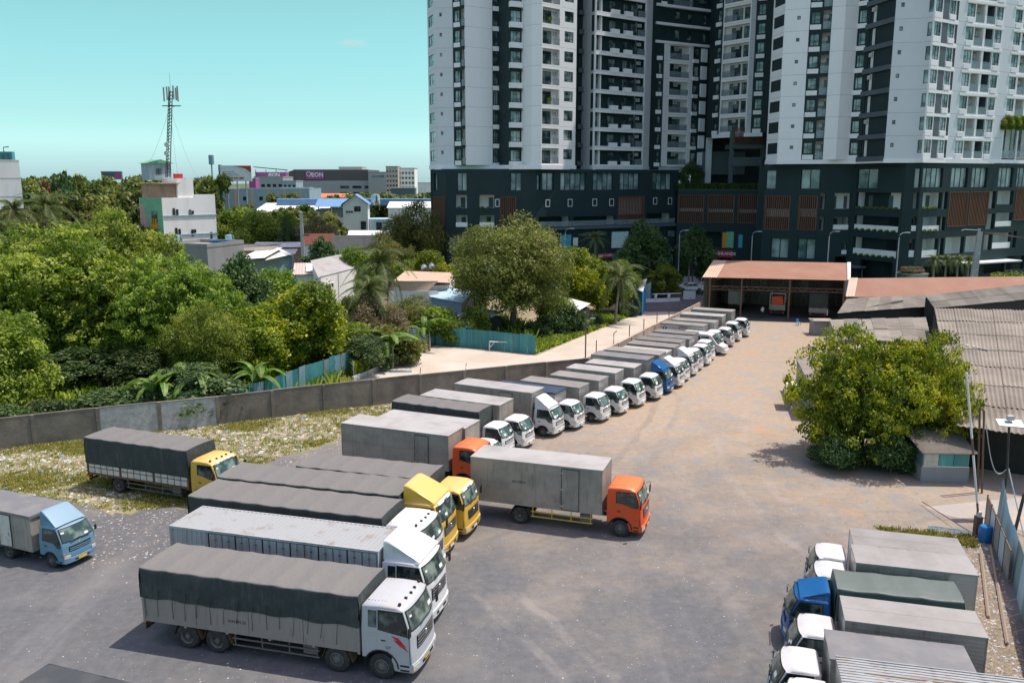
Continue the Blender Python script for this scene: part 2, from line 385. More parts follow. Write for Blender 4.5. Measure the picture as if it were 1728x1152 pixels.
def cab_meshes(kind, P):
    if kind in MC: return MC[kind]
    hw, zb, roof, fx, bow = P['hw'], P['zb'], P['roof'], P['fx'], P['bow']
    r, ar = P['r'], P['arch']
    T = lambda z: hw * (1 - P['tumble'] * max(0, z - zb))
    def bx(x, yf): return x - (bow * abs(yf) ** 3.2 if x > .45 else 0)
    prof = [(P['rear'], P['low'])]
    a0 = math.pi - math.asin(min(.99, (P['low'] - r) / ar))
    n = 9; a1 = math.asin((P['bump'] + .06 - r) / ar)
    for i in range(n + 1):
        a = a0 + (a1 - a0) * i / n
        prof.append((ar * math.cos(a), r + ar * math.sin(a)))
    nf = len(prof)
    prof += [(ar + .04, P['bump']), (fx - .06, P['bump']), (fx, P['bump'] + .10), (fx + .01, P['bump'] + .45), (fx - .03, (P['bump'] + zb) / 2 + .1), (fx - .04, zb - .25), (P['wsb'][0] + .01, zb),
             (P['wst'][0], P['wst'][1]), (P['wst'][0] - .10, roof - .07), (P['wst'][0] - .32, roof), (0.0, roof + .02), (P['rear'] + .12, roof - .01), (P['rear'], roof - .12), (P['rear'], zb)]
    ys = [-1, -.97, -.85, -.55, 0, .55, .85, .97, 1]
    bm = bmesh.new()
    rows = []
    for yf in ys:
        row = []
        edge = max(0, (abs(yf) - .85) / .15)
        for (x, z) in prof:
            zz = z - (.07 * edge ** 2 if z > roof - .1 else 0) + (.03 * (1 - yf * yf) if z > roof - .05 else 0)
            xx = bx(x, yf) + (.04 * edge ** 2 if x < P['rear'] + .01 and z > zb else 0)
            y = yf * T(z)
            if abs(yf) == 1: y -= math.copysign(.0, y)
            row.append(bm.verts.new((xx, y, zz)))
        rows.append(row)
    c = len(prof)
    for i in range(len(ys) - 1):
        for j in range(c):
            k = (j + 1) % c
            bm.faces.new((rows[i][j], rows[i][k], rows[i + 1][k], rows[i + 1][j]))
    ib = c - 1; iw = nf + 6
    side_rims = []
    for row in (rows[0], rows[-1]):
        f1 = bm.faces.new(row[:iw + 1] + [row[ib]])
        f2 = bm.faces.new(row[iw:ib + 1])
    es = []
    for row in (rows[0], rows[-1]):
        for j in list(range(nf - 1, c)):
            k = (j + 1) % c
            e = bm.edges.get((row[j], row[k]))
            if e: es.append(e)
    bmesh.ops.recalc_face_normals(bm, faces=bm.faces)
    bmesh.ops.bevel(bm, geom=es, offset=.045, segments=3, profile=.5, affect='EDGES', clamp_overlap=True)
    me = bpy.data.meshes.new('cab_body'); bm.to_mesh(me); bm.free()
    me.polygons.foreach_set('use_smooth', [True] * len(me.polygons)); me.set_sharp_from_angle(angle=R(38))
    out = {'cab_body': me}
    def slab(poly, side, off, th, name):
        b = MB()
        z1 = max(p[1] for p in poly); lo = []; 
        pts = [(x, side * (T(z) + off), z) for (x, z) in poly]
        # split at the belt so both pieces stay flat
        if min(p[1] for p in poly) < zb - .12 and z1 > zb + .12 and P['tumble'] > .02:
            lowp, upp = [], []
            m = len(poly)
            for i in range(m):
                (x0, z0), (x1, z1_) = poly[i], poly[(i + 1) % m]
                (lowp if z0 <= zb else upp).append((x0, z0))
                if (z0 - zb) * (z1_ - zb) < 0:
                    t = (zb - z0) / (z1_ - z0); q = (x0 + (x1 - x0) * t, zb)
                    lowp.append(q); upp.append(q)
            for pl in (lowp, upp):
                b.prism([(x, side * (T(z) + off), z) for (x, z) in pl], (0, side * th, 0))
        else:
            b.prism(pts, (0, side * th, 0))
        return b
    for side, sn in ((-1, 'r'), (1, 'l')):
        out['door' + sn] = slab(P['door'], side, .001, .012, 'door')
        cx = sum(p[0] for p in P['dwin']) / len(P['dwin']); cz = sum(p[1] for p in P['dwin']) / len(P['dwin'])
        seal = [(cx + (x - cx) * 1.07, cz + (z - cz) * 1.09) for x, z in P['dwin']]
        out['seal' + sn] = slab(seal, side, .013, .006, 'seal')
        out['dwin' + sn] = slab(P['dwin'], side, .019, .005, 'side_window')
        if P['win']: out['win' + sn] = slab(P['win'], side, .004, .010, 'rear_quarter_window')
    # windscreen
    def ws(z0, z1, k, off):
        def fn(u, v):
            x0 = P['wsb'][0] + (P['wst'][0] - P['wsb'][0]) * (z0 + (z1 - z0) * u)
            z = P['wsb'][1] + (P['wst'][1] - P['wsb'][1]) * (z0 + (z1 - z0) * u)
            yf = (v * 2 - 1) * k
            return (bx(x0, yf) + off, yf * T(z), z + off * .3)
        return fn
    out['seal_ws'] = MB().grid(ws(-.02, 1.03, .945, .008), 3, 12)
    out['ws'] = MB().grid(ws(.05, .97, .90, .020), 3, 12)
    def bowbar(x, z0, z1, k0, k1, d, nseg=10, lean=0):
        b = MB(); 
        ysn = [k0 + (k1 - k0) * i / nseg for i in range(nseg + 1)]
        for i in range(nseg):
            p = []
            for z, xo in ((z0, 0), (z1, lean)):
                for yf, dx in ((ysn[i], -.05), (ysn[i], d), (ysn[i + 1], d), (ysn[i + 1], -.05)):
                    p.append((bx(x + xo, yf) + dx, yf * hw, z))
            b.hexa([p[0], p[3], p[2], p[1], p[4], p[7], p[6], p[5]])
        return b
    out['bowbar'] = bowbar; out['T'] = T; out['bx'] = bx
    big = kind != 'small'
    bz = P['bump']
    out['bumper'] = bowbar(fx, bz + .02, bz + (.36 if big else .24), -.99, .99, .05)
    out['grille'] = bowbar(fx - .02, zb - (.78 if big else .46), zb - (.28 if big else .22), -.66, .66, .012)
    g = MB()
    nb = 4 if big else 2
    for i in range(nb):
        z = zb - (.72 if big else .42) + i * (.13 if big else .09)
        q = bowbar(fx - .02, z, z + .035, -.64, .64, .028); n0 = len(g.v); g.v += q.v; g.f += [tuple(n0 + a for a in f) for f in q.f]; g.m += q.m
    out['slats'] = g
    hz = bz + (.10 if big else .26); hh = .20 if big else .15
    for s_, sn in ((-1, 'r'), (1, 'l')):
        a, b_ = (-.97, -.66) if s_ < 0 else (.66, .97)
        out['hl' + sn] = bowbar(fx, hz, hz + hh, a, b_, .065 if big else .045, 3)
        a, b_ = (-.985, -.86) if s_ < 0 else (.86, .985)
        out['ind' + sn] = bowbar(fx, hz - (.06 if big else .0), hz - .003, a, b_, .068 if big else .05, 2) if big else bowbar(fx - .02, hz + hh + .01, hz + hh + .09, a, b_, .035, 2)
    out['badge'] = MB().lathe([(.01, .0), (.09, .0), (.10, .02), (.09, .04), (.01, .04)], 16, 'y')
    out['plate'] = MB().box(0, -.24, 0, .012, .24, .13)
    out['wiper'] = MB().bar((0, -.5, 0), (0, .06, .03), .03).bar((0, .1, 0), (0, .62, .03), .03)
    mb = MB().tube([(0, 0, .25), (.16, -.20, .28), (.20, -.26, .2), (.20, -.26, -.25)], .014, 5)
    mb2 = MB().box(.15, -.36, -.32, .21, -.17, .06)
    out['arm'] = mb; out['mirror'] = mb2
    fin = {}
    for k, v in out.items():
        if isinstance(v, MB):
            nm = {'seal': 'window_seal', 'dwin': 'side_window', 'win': 'rear_quarter_window', 'ws': 'windscreen', 'seal_ws': 'windscreen_seal', 'hl': 'headlight', 'ind': 'indicator'}.get(k.rstrip('rl') if k not in ('grille', 'seal_ws', 'seal') else k, k)
            fin[k] = v.mesh(nm, M['black'], smooth='auto' if k in ('ws', 'seal_ws', 'bumper', 'badge') else False, bevel=.008 if k in ('mirror',) else 0)
        else: fin[k] = v
    MC[kind] = fin
    return fin
def mcopy(me, mat):
    k = (me.name, mat.name)
    if k not in MC:
        c = me.copy(); c.materials.clear(); c.materials.append(mat); MC[k] = c
    return MC[k]

def fairing_mesh(kind, P, h):
    hw, roof = P['hw'], P['roof']
    x0, x1 = P['rear'] + .02, P['wst'][0] - .16
    def fn(u, v):
        t = u                                     # u from rear to front, v across: straight wedge with squared shoulders
        top = roof + .02 + h * (1 - ((t - .10) / .90) ** 1.12 if t > .10 else 1 - .04 * (1 - t / .1))
        yf = v * 2 - 1; half = hw * (.80 + .10 * t); a = abs(yf); sg = math.copysign(1, yf)
        if a < .70: y, z = half * .93 * a / .70, top + .02 * (1 - (a / .7) ** 2)
        elif a < .80: q = (a - .70) / .10 * math.pi / 2; y, z = half * (.93 + .07 * math.sin(q)), top - .07 * (1 - math.cos(q)) * (1 - t)
        else:
            q = (a - .80) / .20; z0_ = top - .07 * (1 - t); z = z0_ + (roof - .05 - z0_) * q
            y = half - .10 * math.sin(math.pi * min(1, q)) * (1 if .12 < t < .85 else 0) * math.sin(math.pi * t) + .05 * q
        return (x0 + (x1 - x0) * t, sg * y, z)
    b = MB().grid(fn, 16, 30)
    # back face
    back = [fn(0, j / 30) for j in range(31)]
    b.face(list(back) + [(x0, back[-1][1], roof - .05), (x0, back[0][1], roof - .05)])
    return b

def tarp_body(L, W, z0, z1, n_bow, seed, drape=1.0, sagk=1.0, hem=.05):
    """Cover: side hem - up the side - over the bows - down the other side, closed front and back drapes."""
    rnd = random.Random(seed); b = MB(); hw = W / 2 + .02
    hgt = z1 - z0
    def topz(x):
        k = (x / L) * n_bow
        f = k - math.floor(k)
        return z1 - .036 * sagk * math.sin(math.pi * f) ** 1.0 * (1 + .6 * noise.noise(Vector((x * .7, seed, 0))))
    def fn(u, v):
        x = -L * (1 - u); X = x + L
        zt = topz(X)
        wv = noise.noise(Vector((X * 1.1, seed, 3.1)))
        w2 = noise.noise(Vector((X * 3.3, seed + 5, v * 9)))
        s_ = v * 2 - 1; a = abs(s_)
        if a < .46:                                        # top
            y = s_ / .46 * hw * .97
            z = zt + .045 * (1 - (s_ / .46) ** 2) + .012 * w2
        elif a < .54:                                      # rounded corner
            t = (a - .46) / .08 * math.pi / 2
            y = math.copysign(hw * .97 + .05 * math.sin(t), s_)
            z = zt - .07 * (1 - math.cos(t))
        else:
            t = (a - .54) / .46
            bot = z0 + hem * wv * 1.6
            z = (zt - .07) + (bot - zt + .07) * t
            fold = .10 * sagk * math.sin(math.pi * min(1, t * 1.0)) * noise.noise(Vector((X * .9 + t * 1.5, seed + 9, 2.0))) + .055 * math.sin(math.pi * t) * noise.noise(Vector((X * 2.6 - t * 3.5, seed, 7))) + .012 * w2
            fold += .05 * sagk * math.sin(math.pi * min(1, t * 1.3)) * (abs(math.sin(math.pi * X / L * n_bow)) ** .6 - .6) * (1 - t) + .03 * abs(noise.noise(Vector((X * 5 - t * 4, seed, 5)))) * math.sin(math.pi * t)
            y = math.copysign(hw * .97 + .05 + fold, s_)
        if X < .08 : x += .0
        return (x, y, z)
    nu = max(30, int(L * 9)); nv = 44
    b.grid(fn, nu, nv)
    for xe, sgn in ((-L, -1), (0, 1)):
        u0 = 0 if sgn < 0 else 1
        rows = 10
        def fe(p, q):
            # p down, q across
            yf = q * 2 - 1
            v = .5 + yf * .27
            e = fn(u0, v)
            bot = z0 + .05 * noise.noise(Vector((yf * 3, seed, 1)))
            z = e[2] + (bot - e[2]) * p
            ex = .05 * math.sin(min(1, p * 3) * math.pi / 2) + .05 * p * noise.noise(Vector((yf * 4, p * 2, seed + 3)))
            return (e[0] + sgn * ex, e[1] * (1 if abs(yf) < .99 else 1), z)
        b.grid(fe, rows, 20)
    return b

def box_body(root, L, W, z0, z1, P):
    """Panelled van body: side skins, posts, rails, roof with seams, doors."""
    side_m, roof_m, frame_m = M[P.get('side', 'box_grey')], M[P.get('roof', 'roof_grey')], M[P.get('frame', 'box_grey')]
    b = MB(); hw = W / 2
    t = P.get('rail', .05)
    b.box(-L + .02, -hw + .02, z0 + .02, -.02, hw - .02, z1 - .03)
    body = b.build('cargo_box', side_m, root, bevel=0)
    # horizontal ribs on the skins
    rib = MB()
    if P.get('ribs', 0):
        n = P['ribs']; 
        for i in range(n):
            z = z0 + .12 + (z1 - z0 - .24) * i / (n - 1)
            for s_ in (-1, 1): rib.box(-L + .06, s_ * (hw - .021), z - .012, -.06, s_ * (hw - .004), z + .012)
        rib.build('side_ribs', side_m, body)
    f = MB()
    for x in (-L, -.05):
        for s_ in (-1, 1): f.box(x, s_ * hw, z0, x + .05, s_ * (hw - .05), z1 - .02)
    for z in (z0, z1 - .07):
        for s_ in (-1, 1): f.box(-L + .05, s_ * (hw - .002), z, -.05, s_ * (hw - .05), z + .07)
        for x in (-L, -.05): f.box(x + .002, -hw + .05, z, x + .048, hw - .05, z + .07)
    if P.get('midrail'):
        for s_ in (-1, 1): f.box(-L + .05, s_ * (hw - .004), (z0 + z1) / 2 - .02, -.05, s_ * (hw - .03), (z0 + z1) / 2 + .02)
    for x in P.get('posts', ()):
        for s_ in (-1, 1): f.box(-x - .025, s_ * (hw + .004), z0 + .07, -x + .025, s_ * (hw - .03), z1 - .07)
    f.build('box_frame', frame_m, body, bevel=.006)
    r = MB(); oh = P.get('overhang', .01)
    n = P.get('seams', 4)
    if P.get('long_seam'):
        for s0, s1 in ((-hw - oh, -.006), (.006, hw + oh)): r.box(-L - oh, s0, z1 - .02, oh, s1, z1 + .012)
        r.build('roof', roof_m, body)
    else:
        def rf(u, v):
            x = -L - oh + (L + 2 * oh) * u; y = (-hw - oh) + (W + 2 * oh) * v
            k = (u * n) % 1.0
            return (x, y, z1 + .02 + .02 * (1 - (2 * v - 1) ** 2) + .012 * noise.noise(Vector((x * 1.3, y * 1.6, P.get('seed', 0)))) - (.012 if (k < .02 or k > .98) else 0))
        r.grid(rf, n * 10, 8)
        for a, c in (((-L - oh, -hw - oh), (oh, -hw - oh)), ((-L - oh, hw + oh), (oh, hw + oh))):
            r.box(a[0], a[1] - .002, z1 - .04 - P.get('fascia', 0), c[0], a[1] + .012 * (1 if a[1] < 0 else -1), z1 + .024)
        for x in (-L - oh, oh): r.box(x - .006, -hw - oh, z1 - .04 - P.get('fascia', 0), x + .006, hw + oh, z1 + .02)
        r.build('roof', roof_m, body, smooth='auto')
    if P.get('door'):
        x0, x1, h0, h1 = P['door']
        for s_ in P.get('door_sides', (-1,)):
            d = MB().box(-x0, s_ * (hw - .02), h0, -x1, s_ * (hw + .012), h1)
            dr = d.build('side_door', M[P.get('door_mat', P.get('side', 'box_grey'))], body, bevel=.006)
            s2 = MB()
            for a in ((-x0 - .03, h0 - .03, -x0 + .0, h1 + .03), (-x1, h0 - .03, -x1 + .03, h1 + .03), (-x0, h1, -x1, h1 + .03), (-x0, h0 - .03, -x1, h0)):
                s2.box(a[0], s_ * (hw - .02), a[1], a[2], s_ * (hw + .02), a[3])
            s2.build('door_frame', M['chassis'], dr)
            hm = MB()
            for z in (h0 + .2, (h0 + h1) / 2, h1 - .2): hm.box(-x0 - .07, s_ * (hw + .012), z - .03, -x0 + .10, s_ * (hw + .035), z + .03)
            hm.box(-x1 - .16, s_ * (hw + .012), (h0 + h1) / 2 - .25, -x1 - .12, s_ * (hw + .05), (h0 + h1) / 2 - .05)
            hm.build('handle', M['chrome'], dr)
    # rear doors
    for s_ in (-1, 1):
        rd = MB().box(-L - .015, s_ * .01, z0 + .08, -L + .0, s_ * (hw - .06), z1 - .09).build('rear_door', side_m, body, bevel=.005)
        MB().tube([(-L - .03, s_ * .14, z0 + .1), (-L - .03, s_ * .14, z1 - .12)], .014, 6).build('lock_rod', M['chrome'], rd)
    lr = MB()
    for x in [-.4 - i * (L - .8) / 4 for i in range(5)]:
        lr.box(x - .05, -hw - .012, z0 + .015, x + .05, -hw, z0 + .055); lr.box(x - .05, hw, z0 + .015, x + .05, hw + .012, z0 + .055)
    lr.build('marker_light', M['lamp_amber'], body)
    return body

def container_body(root, L, W, z0, z1):
    hw = W / 2; m = M['container']
    def corr(n, a, b_, s_, y):       # vertical corrugation points between a and b along x
        pts = []; st = (b_ - a) / n
        for i in range(n):
            x = a + i * st
            pts += [(x, y), (x + st * .3, y), (x + st * .42, y - s_ * .035), (x + st * .88, y - s_ * .035)]
        pts.append((b_, y)); return pts
    b = MB()
    b.box(-L + .1, -hw + .1, z0 + .05, -.1, hw - .1, z1 - .05)
    body = b.build('cargo_box', m, root)
    sd = MB()
    for s_, rng in ((-1, [(-L + .06, -L + 2.0)]), (1, [(-L + .06, -.06)])):
        for (a, c) in rng:
            p = corr(max(4, int((c - a) / .22)), a, c, s_, s_ * hw)
            for i in range(len(p) - 1): sd.face([(p[i][0], p[i][1], z0 + .1), (p[i + 1][0], p[i + 1][1], z0 + .1), (p[i + 1][0], p[i + 1][1], z1 - .08), (p[i][0], p[i][1], z1 - .08)])
    for xx, s_ in ((-.0, 1), (-L, -1)):
        n = 11; st = (W - .12) / n
        for i in range(n):
            y = -hw + .06 + i * st
            q = [(xx, y), (xx, y + st * .3), (xx - s_ * .035, y + st * .42), (xx - s_ * .035, y + st * .88), (xx, y + st)]
            for j in range(4): sd.face([(q[j][0], q[j][1], z0 + .1), (q[j + 1][0], q[j + 1][1], z0 + .1), (q[j + 1][0], q[j + 1][1], z1 - .08), (q[j][0], q[j][1], z1 - .08)])
    sd.build('corrugated_wall', m, body, fix=False)
    # roof: cross ribs
    rf = MB(); n = 46; st = (L - .1) / n
    for i in range(n):
        x = -L + .05 + i * st
        q = [(x, z1 - .025), (x + st * .5, z1 - .025), (x + st * .62, z1 + .012), (x + st * .88, z1 + .012), (x + st, z1 - .025)]
        for j in range(4): rf.face([(q[j][0], -hw + .05, q[j][1]), (q[j + 1][0], -hw + .05, q[j + 1][1]), (q[j + 1][0], hw - .05, q[j + 1][1]), (q[j][0], hw - .05, q[j][1])])
    rf.build('roof', M['container_roof'], body, fix=False)
    fr = MB()
    for s_ in (-1, 1):
        for z in (z0, z1 - .1): fr.box(-L, s_ * (hw + .012), z, 0, s_ * (hw - .06), z + .11)
        for x in (-L, -.07): fr.box(x, s_ * (hw + .014), z0 + .11, x + .07, s_ * (hw - .06), z1 - .1)
    for z in (z0 + .002, z1 - .098):
        for x in (-L - .01, -.05): fr.box(x, -hw + .06, z, x + .06, hw - .06, z + .106)
    fr.build('box_frame', m, body, bevel=.008)
    # six pairs of swing doors on the near side
    nd = 6; x0 = -L + 2.0; st = (-.08 - x0) / nd
    for i in range(nd):
        for h in range(2):
            a = x0 + i * st + h * st / 2 + .03; c = a + st / 2 - .05
            d = MB().box(a, -hw + .03, z0 + .14, c, -hw - .0, z1 - .14).build('side_door', M['container'], body, bevel=.008)
            rx = (a + c) / 2
            MB().tube([(rx, -hw - .025, z0 + .12), (rx, -hw - .025, z1 - .12)], .014, 5).box(rx - .05, -hw - .05, z1 - .4, rx + .05, -hw - .01, z1 - .34).build('lock_rod', M['chrome'], d)
        MB().box(x0 + i * st - .03, -hw + .02, z0 + .11, x0 + i * st + .02, -hw - .008, z1 - .1).build('door_seal', M['black'], body)
    return body

def stake_body(root, L, W, z0, z1, boards, seed, tarp, drape_z, ropes=True, open_lat=False, letters=None):
    hw = W / 2
    fl = MB().box(-L, -hw, z0 - .05, 0, hw, z0 + .06)
    for x in [-.05 - i * (L - .1) / 5 for i in range(6)]:
        for s_ in (-1, 1): fl.box(x - .05, s_ * (hw + .01), z0 - .12, x + .05, s_ * (hw - .06), z0 + .02)
    bed = fl.build('bed', M['side_board'] if not open_lat else M['rust'], root, bevel=.008)
    core = MB().box(-L + .06, -hw + .08, z0 + .06, -.06, hw - .08, z1 - .16).build('load', M['chassis'], bed)
    np_ = 4 if L > 8 else 3
    pw = (L - .1) / np_
    for s_ in (-1, 1):
        for i in range(np_):
            a = -L + .05 + i * pw + .06; c = a + pw - .12
            if open_lat:
                k = 5; sw = (c - a) / k
                for j in range(k):
                    MB().box(a + j * sw + .03, s_ * (hw - .05), z0 + .08, a + (j + 1) * sw - .03, s_ * (hw - .01), z0 + .62).build('side_board', M['board_white'], bed, bevel=.006)
                MB().box(a, s_ * (hw - .02), z0 + .40, c, s_ * (hw + .006), z0 + .44).build('lattice_rail', M['rust'], bed)
            else:
                MB().box(a, s_ * (hw - .05), z0 + .05, c, s_ * (hw - .005), z0 + boards).build('side_board', M['side_board'], bed, bevel=.01)
        for i in range(np_ + 1):
            x = -L + .05 + i * pw
            MB().box(x - .05, s_ * (hw - .06), z0, x + .05, s_ * (hw + .015), z0 + boards - .02).build('side_post', M['rust'] if open_lat else M['side_board'], bed, bevel=.006)
    MB().box(-.06, -hw + .03, z0 + .06, 0, hw - .03, z0 + 1.2).build('head_board', M['side_board'] if not open_lat else M['rust'], bed)
    MB().box(-L - .03, -hw + .03, z0 + .06, -L, hw - .03, z0 + .8).build('tail_board', M['side_board'], bed)
    tb = tarp_body(L, W, drape_z, z1, int(L / 1.15), seed)
    cover = tb.build('tarpaulin', M[tarp], root, smooth=True, fix=True)
    if ropes:
        rnd = random.Random(seed + 1); rp = MB(); n = int(L / .62)
        for s_ in (-1, 1):
            for i in range(n):
                x = -L + .3 + i * (L - .5) / n + rnd.uniform(-.05, .05); y = s_ * (hw + .05)
                zt = drape_z + rnd.uniform(.05, .5)
                rp.tube([(x, y + s_ * .03, zt), (x - rnd.uniform(.02, .12), y + s_ * .035, drape_z - .05), (x - rnd.uniform(.05, .2), s_ * (hw + .03), z0 + rnd.uniform(.15, .45))], .011, 4)
        rp.build('tie_rope', M['rope'], cover)
    return bed

def truck(label, xy, th, cab='small', color='white_paint', fairing=0, body='box', L=4.3, W=2.0, z0=.75, z1=2.75, gap=None, axles=None, cat='truck', group=None, letters=None, plate=None, visor=None, lights=0, side_guard=None, gapx=None, roof_mat=None, **kw):
    P = CAB[cab]; C = cab_meshes(cab, P); hw = P['hw']; r = P['r']
    t = thing(P.get('n', 'truck'), label, cat, (xy[0], xy[1], 0), R(th), group)
    t.name = 'truck'
    if cab == 'small' and group:
        rj = random.Random(int(abs(xy[0] * 97 + xy[1] * 53))); k_ = rj.uniform(.975, 1.035); t.scale = (k_, k_, k_ * rj.uniform(.985, 1.02)); t.rotation_euler.z += R(rj.uniform(-.8, .8))
        t.location.x += rj.uniform(-.12, .12)
    bf = gapx if gapx is not None else -1.0
    axles = axles or [0, -(L * .62)]
    rear = bf - L
    ch = MB()
    cw = .40
    zf = z0 - .04
    for s_ in (-1, 1): ch.box(rear + .05, s_ * cw, zf - .24, P['fx'] - .3, s_ * (cw - .09), zf)
    for x in [rear + .1 + i * (P['fx'] - .5 - rear) / 7 for i in range(8)]: ch.box(x, -cw + .09, zf - .2, x + .1, cw - .09, zf - .04)
    for a in axles:
        ch.tube([(a, -W / 2 + .25, r), (a, W / 2 - .25, r)], .09, 8)
        if a != 0: ch.lathe([(.01, -.2), (.2, -.15), (.24, 0), (.2, .15), (.01, .2)], 10, 'y', c=(a, 0, r))
        for s_ in (-1, 1): ch.box(a - .6, s_ * (cw + .05), r + .02, a + .6, s_ * (cw - .04), r + .12)
    ch.box(-.55, -.4, .45, .7, .4, zf + .2)
    chs = ch.build('chassis', M['chassis'], t)
    rb = MB().box(rear - .02, -W / 2 + .1, zf - .42, rear + .05, W / 2 - .1, zf - .30)
    for s_ in (-1, 1): rb.box(rear + .0, s_ * .5, zf - .32, rear + .05, s_ * .56, zf)
    rb.build('rear_bumper', M['chassis'], t)
    for s_ in (-1, 1): MB().box(rear - .04, s_ * (W / 2 - .40), zf - .28, rear - .0, s_ * (W / 2 - .12), zf - .14).build('tail_light', M['lamp_red'], t)
    for a in axles:
        for s_ in (-1, 1):
            front = a > -2.5
            add_wheel(t, a, s_, r, P['ww'] if front else P['ww'] * 1.9, not front, W if not front else min(W, hw * 2))
    # rear mudguards
    mg = MB()
    for a in axles:
        if a > -2.5 and a > -1: continue
        for s_ in (-1, 1):
            y0, y1 = s_ * (W / 2 - .05), s_ * (W / 2 - .5)
            pts = [(a - r * 1.25, r * .9), (a - r * .85, r * 1.85), (a + r * .85, r * 1.85), (a + r * 1.25, r * .9)]
            for i in range(3):
                (xa, za), (xb, zb_) = pts[i], pts[i + 1]
                mg.hexa([(xa, y0, za), (xb, y0, zb_), (xb, y1, zb_), (xa, y1, za), (xa, y0, za + .03), (xb, y0, zb_ + .03), (xb, y1, zb_ + .03), (xa, y1, za + .03)])
    mg.build('mudguard', M['rust'] if body == 'stake' and cab == 'big' else M['chassis'], t)
    fx0 = -1.5 if len(axles) < 4 else axles[1] - .75
    fx1 = [a for a in axles if a < -2.5][0] + r * 1.35
    if fx0 - fx1 > 1.0:
        tk = MB().box(fx0 - .15, W / 2 - .55, z0 - .52, max(fx1, fx0 - 1.15), W / 2 - .1, z0 - .08).build('fuel_tank', M['pole_metal'], t, bevel=.06)
        MB().box(fx0 - .1, -W / 2 + .5, z0 - .50, max(fx1, fx0 - .7), -W / 2 + .12, z0 - .1).build('battery_box', M['hub'], t, bevel=.02)
        sg = MB()
        for s_ in (-1, 1):
            y = s_ * (W / 2 - .06)
            for z in ((z0 - .30), (z0 - .58)) if cab != 'small' else ((z0 - .22), (z0 - .38)): sg.box(fx1, y, z, fx0, y - s_ * .03, z + .06)
            for x in [fx1 + .1 + i * (fx0 - fx1 - .2) / 3 for i in range(4)]: sg.box(x - .025, y - s_ * .03, z0 - (.6 if cab != 'small' else .4), x + .025, y - s_ * .06, z0)
        sg.build('side_guard', M[side_guard] if side_guard else M['hub'], t)
    # --- cab
    col = M[color]
    cb = link('cab', mcopy(C['cab_body'], col), t)
    bz = P['bump']
    for sn, s_ in (('r', -1), ('l', 1)):
        d = link('door', mcopy(C['door' + sn], col), cb)
        link('window_seal', mcopy(C['seal' + sn], M['black']), d)
        link('side_window', mcopy(C['dwin' + sn], M['cab_glass']), d)
        hx, hz = P['door'][1][0] + .16, P['zb'] - (.42 if cab != 'small' else .25)
        # sub-part: handle
        key = ('handle', cab, sn)
        if key not in MC: MC[key] = MB().box(hx, s_ * (hw + .012), hz, hx + .18, s_ * (hw + .032), hz + .05).mesh('handle', M['black'], bevel=.008)
        link('handle', MC[key], d)
        if P['win']: link('rear_quarter_window', mcopy(C['win' + sn], M['cab_glass']), cb)
        link('headlight', mcopy(C['hl' + sn], M['lamp_clear']), cb)
        link('indicator', mcopy(C['ind' + sn], M['lamp_amber']), cb)
        arm = link('mirror_arm', mcopy(C['arm'], M['black']), cb, (P['wsb'][0] - .22, s_ * (hw - .02), P['wsb'][1] + .28 * (P['roof'] - P['zb'])))
        if s_ > 0: arm.scale = (1, -1, 1)
        k = 1.0 if cab != 'small' else .62
        arm.scale = (k, arm.scale[1] * k, k)
        link('mirror', mcopy(C['mirror'], M['black']), arm)
    for s_ in (-1, 1):
        if ('arch_trim', cab, s_) not in MC:
            ps = [(P['arch'] * 1.04 * math.cos(q), s_ * (hw + .012), r + P['arch'] * 1.04 * math.sin(q)) for q in [math.pi * (.93 - .92 * i / 10) for i in range(11)]]
            MC[('arch_trim', cab, s_)] = MB().tube(ps, .032 if cab != 'small' else .02, 4).mesh('arch_trim', M['black'])
            MC[('pillar_gap', cab, s_)] = MB().tube([(P['wsb'][0] - (.17 if cab != 'small' else .21), s_ * (hw + .001), P['zb'] - .02), (P['fx'] - .20, s_ * (hw + .001), bz + .35)], .012, 4).mesh('pillar_gap', M['black'])
            MC[('step', cab, s_)] = MB().box(P['arch'] + .10, s_ * (hw - .1), bz + .05, P['fx'] - .24, s_ * (hw + .008), bz + .12).mesh('step', M['black'])
        for nm_ in ('arch_trim', 'step', 'pillar_gap'): link(nm_, MC[(nm_, cab, s_)], cb)
        if cab != 'small': link('step', MC[('step', cab, s_)], cb, (0, 0, .18))
    lg = MC.setdefault(('lower_intake', cab), MB()); 
    if isinstance(lg, MB): lg = MC[('lower_intake', cab)] = C['bowbar'](P['fx'] + .012, bz + .09, bz + (.22 if cab != 'small' else .15), -.45, .45, .045).mesh('lower_intake', M['black'])
    link('lower_intake', lg, cb)
    if kw.get('decal'):
        for k_, (x0, z0_) in enumerate(((.42, 1.86), (.50, 1.70))):
            MB().prism([(x0, -hw - .016, z0_), (x0 + .30, -hw - .016, z0_ - .06), (x0 + .62, -hw - .016, z0_ - .42), (x0 + .26, -hw - .016, z0_ - .22)], (0, -.004, 0)).build('red_decal', M['poster_red'], cb)
        put_text('QT', .16, M['ink'], cb, (.30, -hw - .016, 1.35), (R(90), 0, 0))
    link('windscreen_seal', mcopy(C['seal_ws'], M['black']), cb)
    wsn = link('windscreen', mcopy(C['ws'], M['ws_glass']), cb)
    link('bumper', mcopy(C['bumper'], col if not kw.get('bumper') else M[kw['bumper']]), cb)
    gr = link('grille', mcopy(C['grille'], M['black']), cb)
    link('grille_slats', mcopy(C['slats'], col if cab == 'small' else M['chrome']), gr)
    link('badge', mcopy(C['badge'], M['chrome']), cb, (P['fx'] + (.005 if cab != 'small' else -.01), 0, P['zb'] - (.46 if cab != 'small' else .20)), rot=(0, 0, R(90)))
    link('wiper', mcopy(C['wiper'], M['black']), cb, (P['wsb'][0] + .035, 0, P['wsb'][1] + .04))
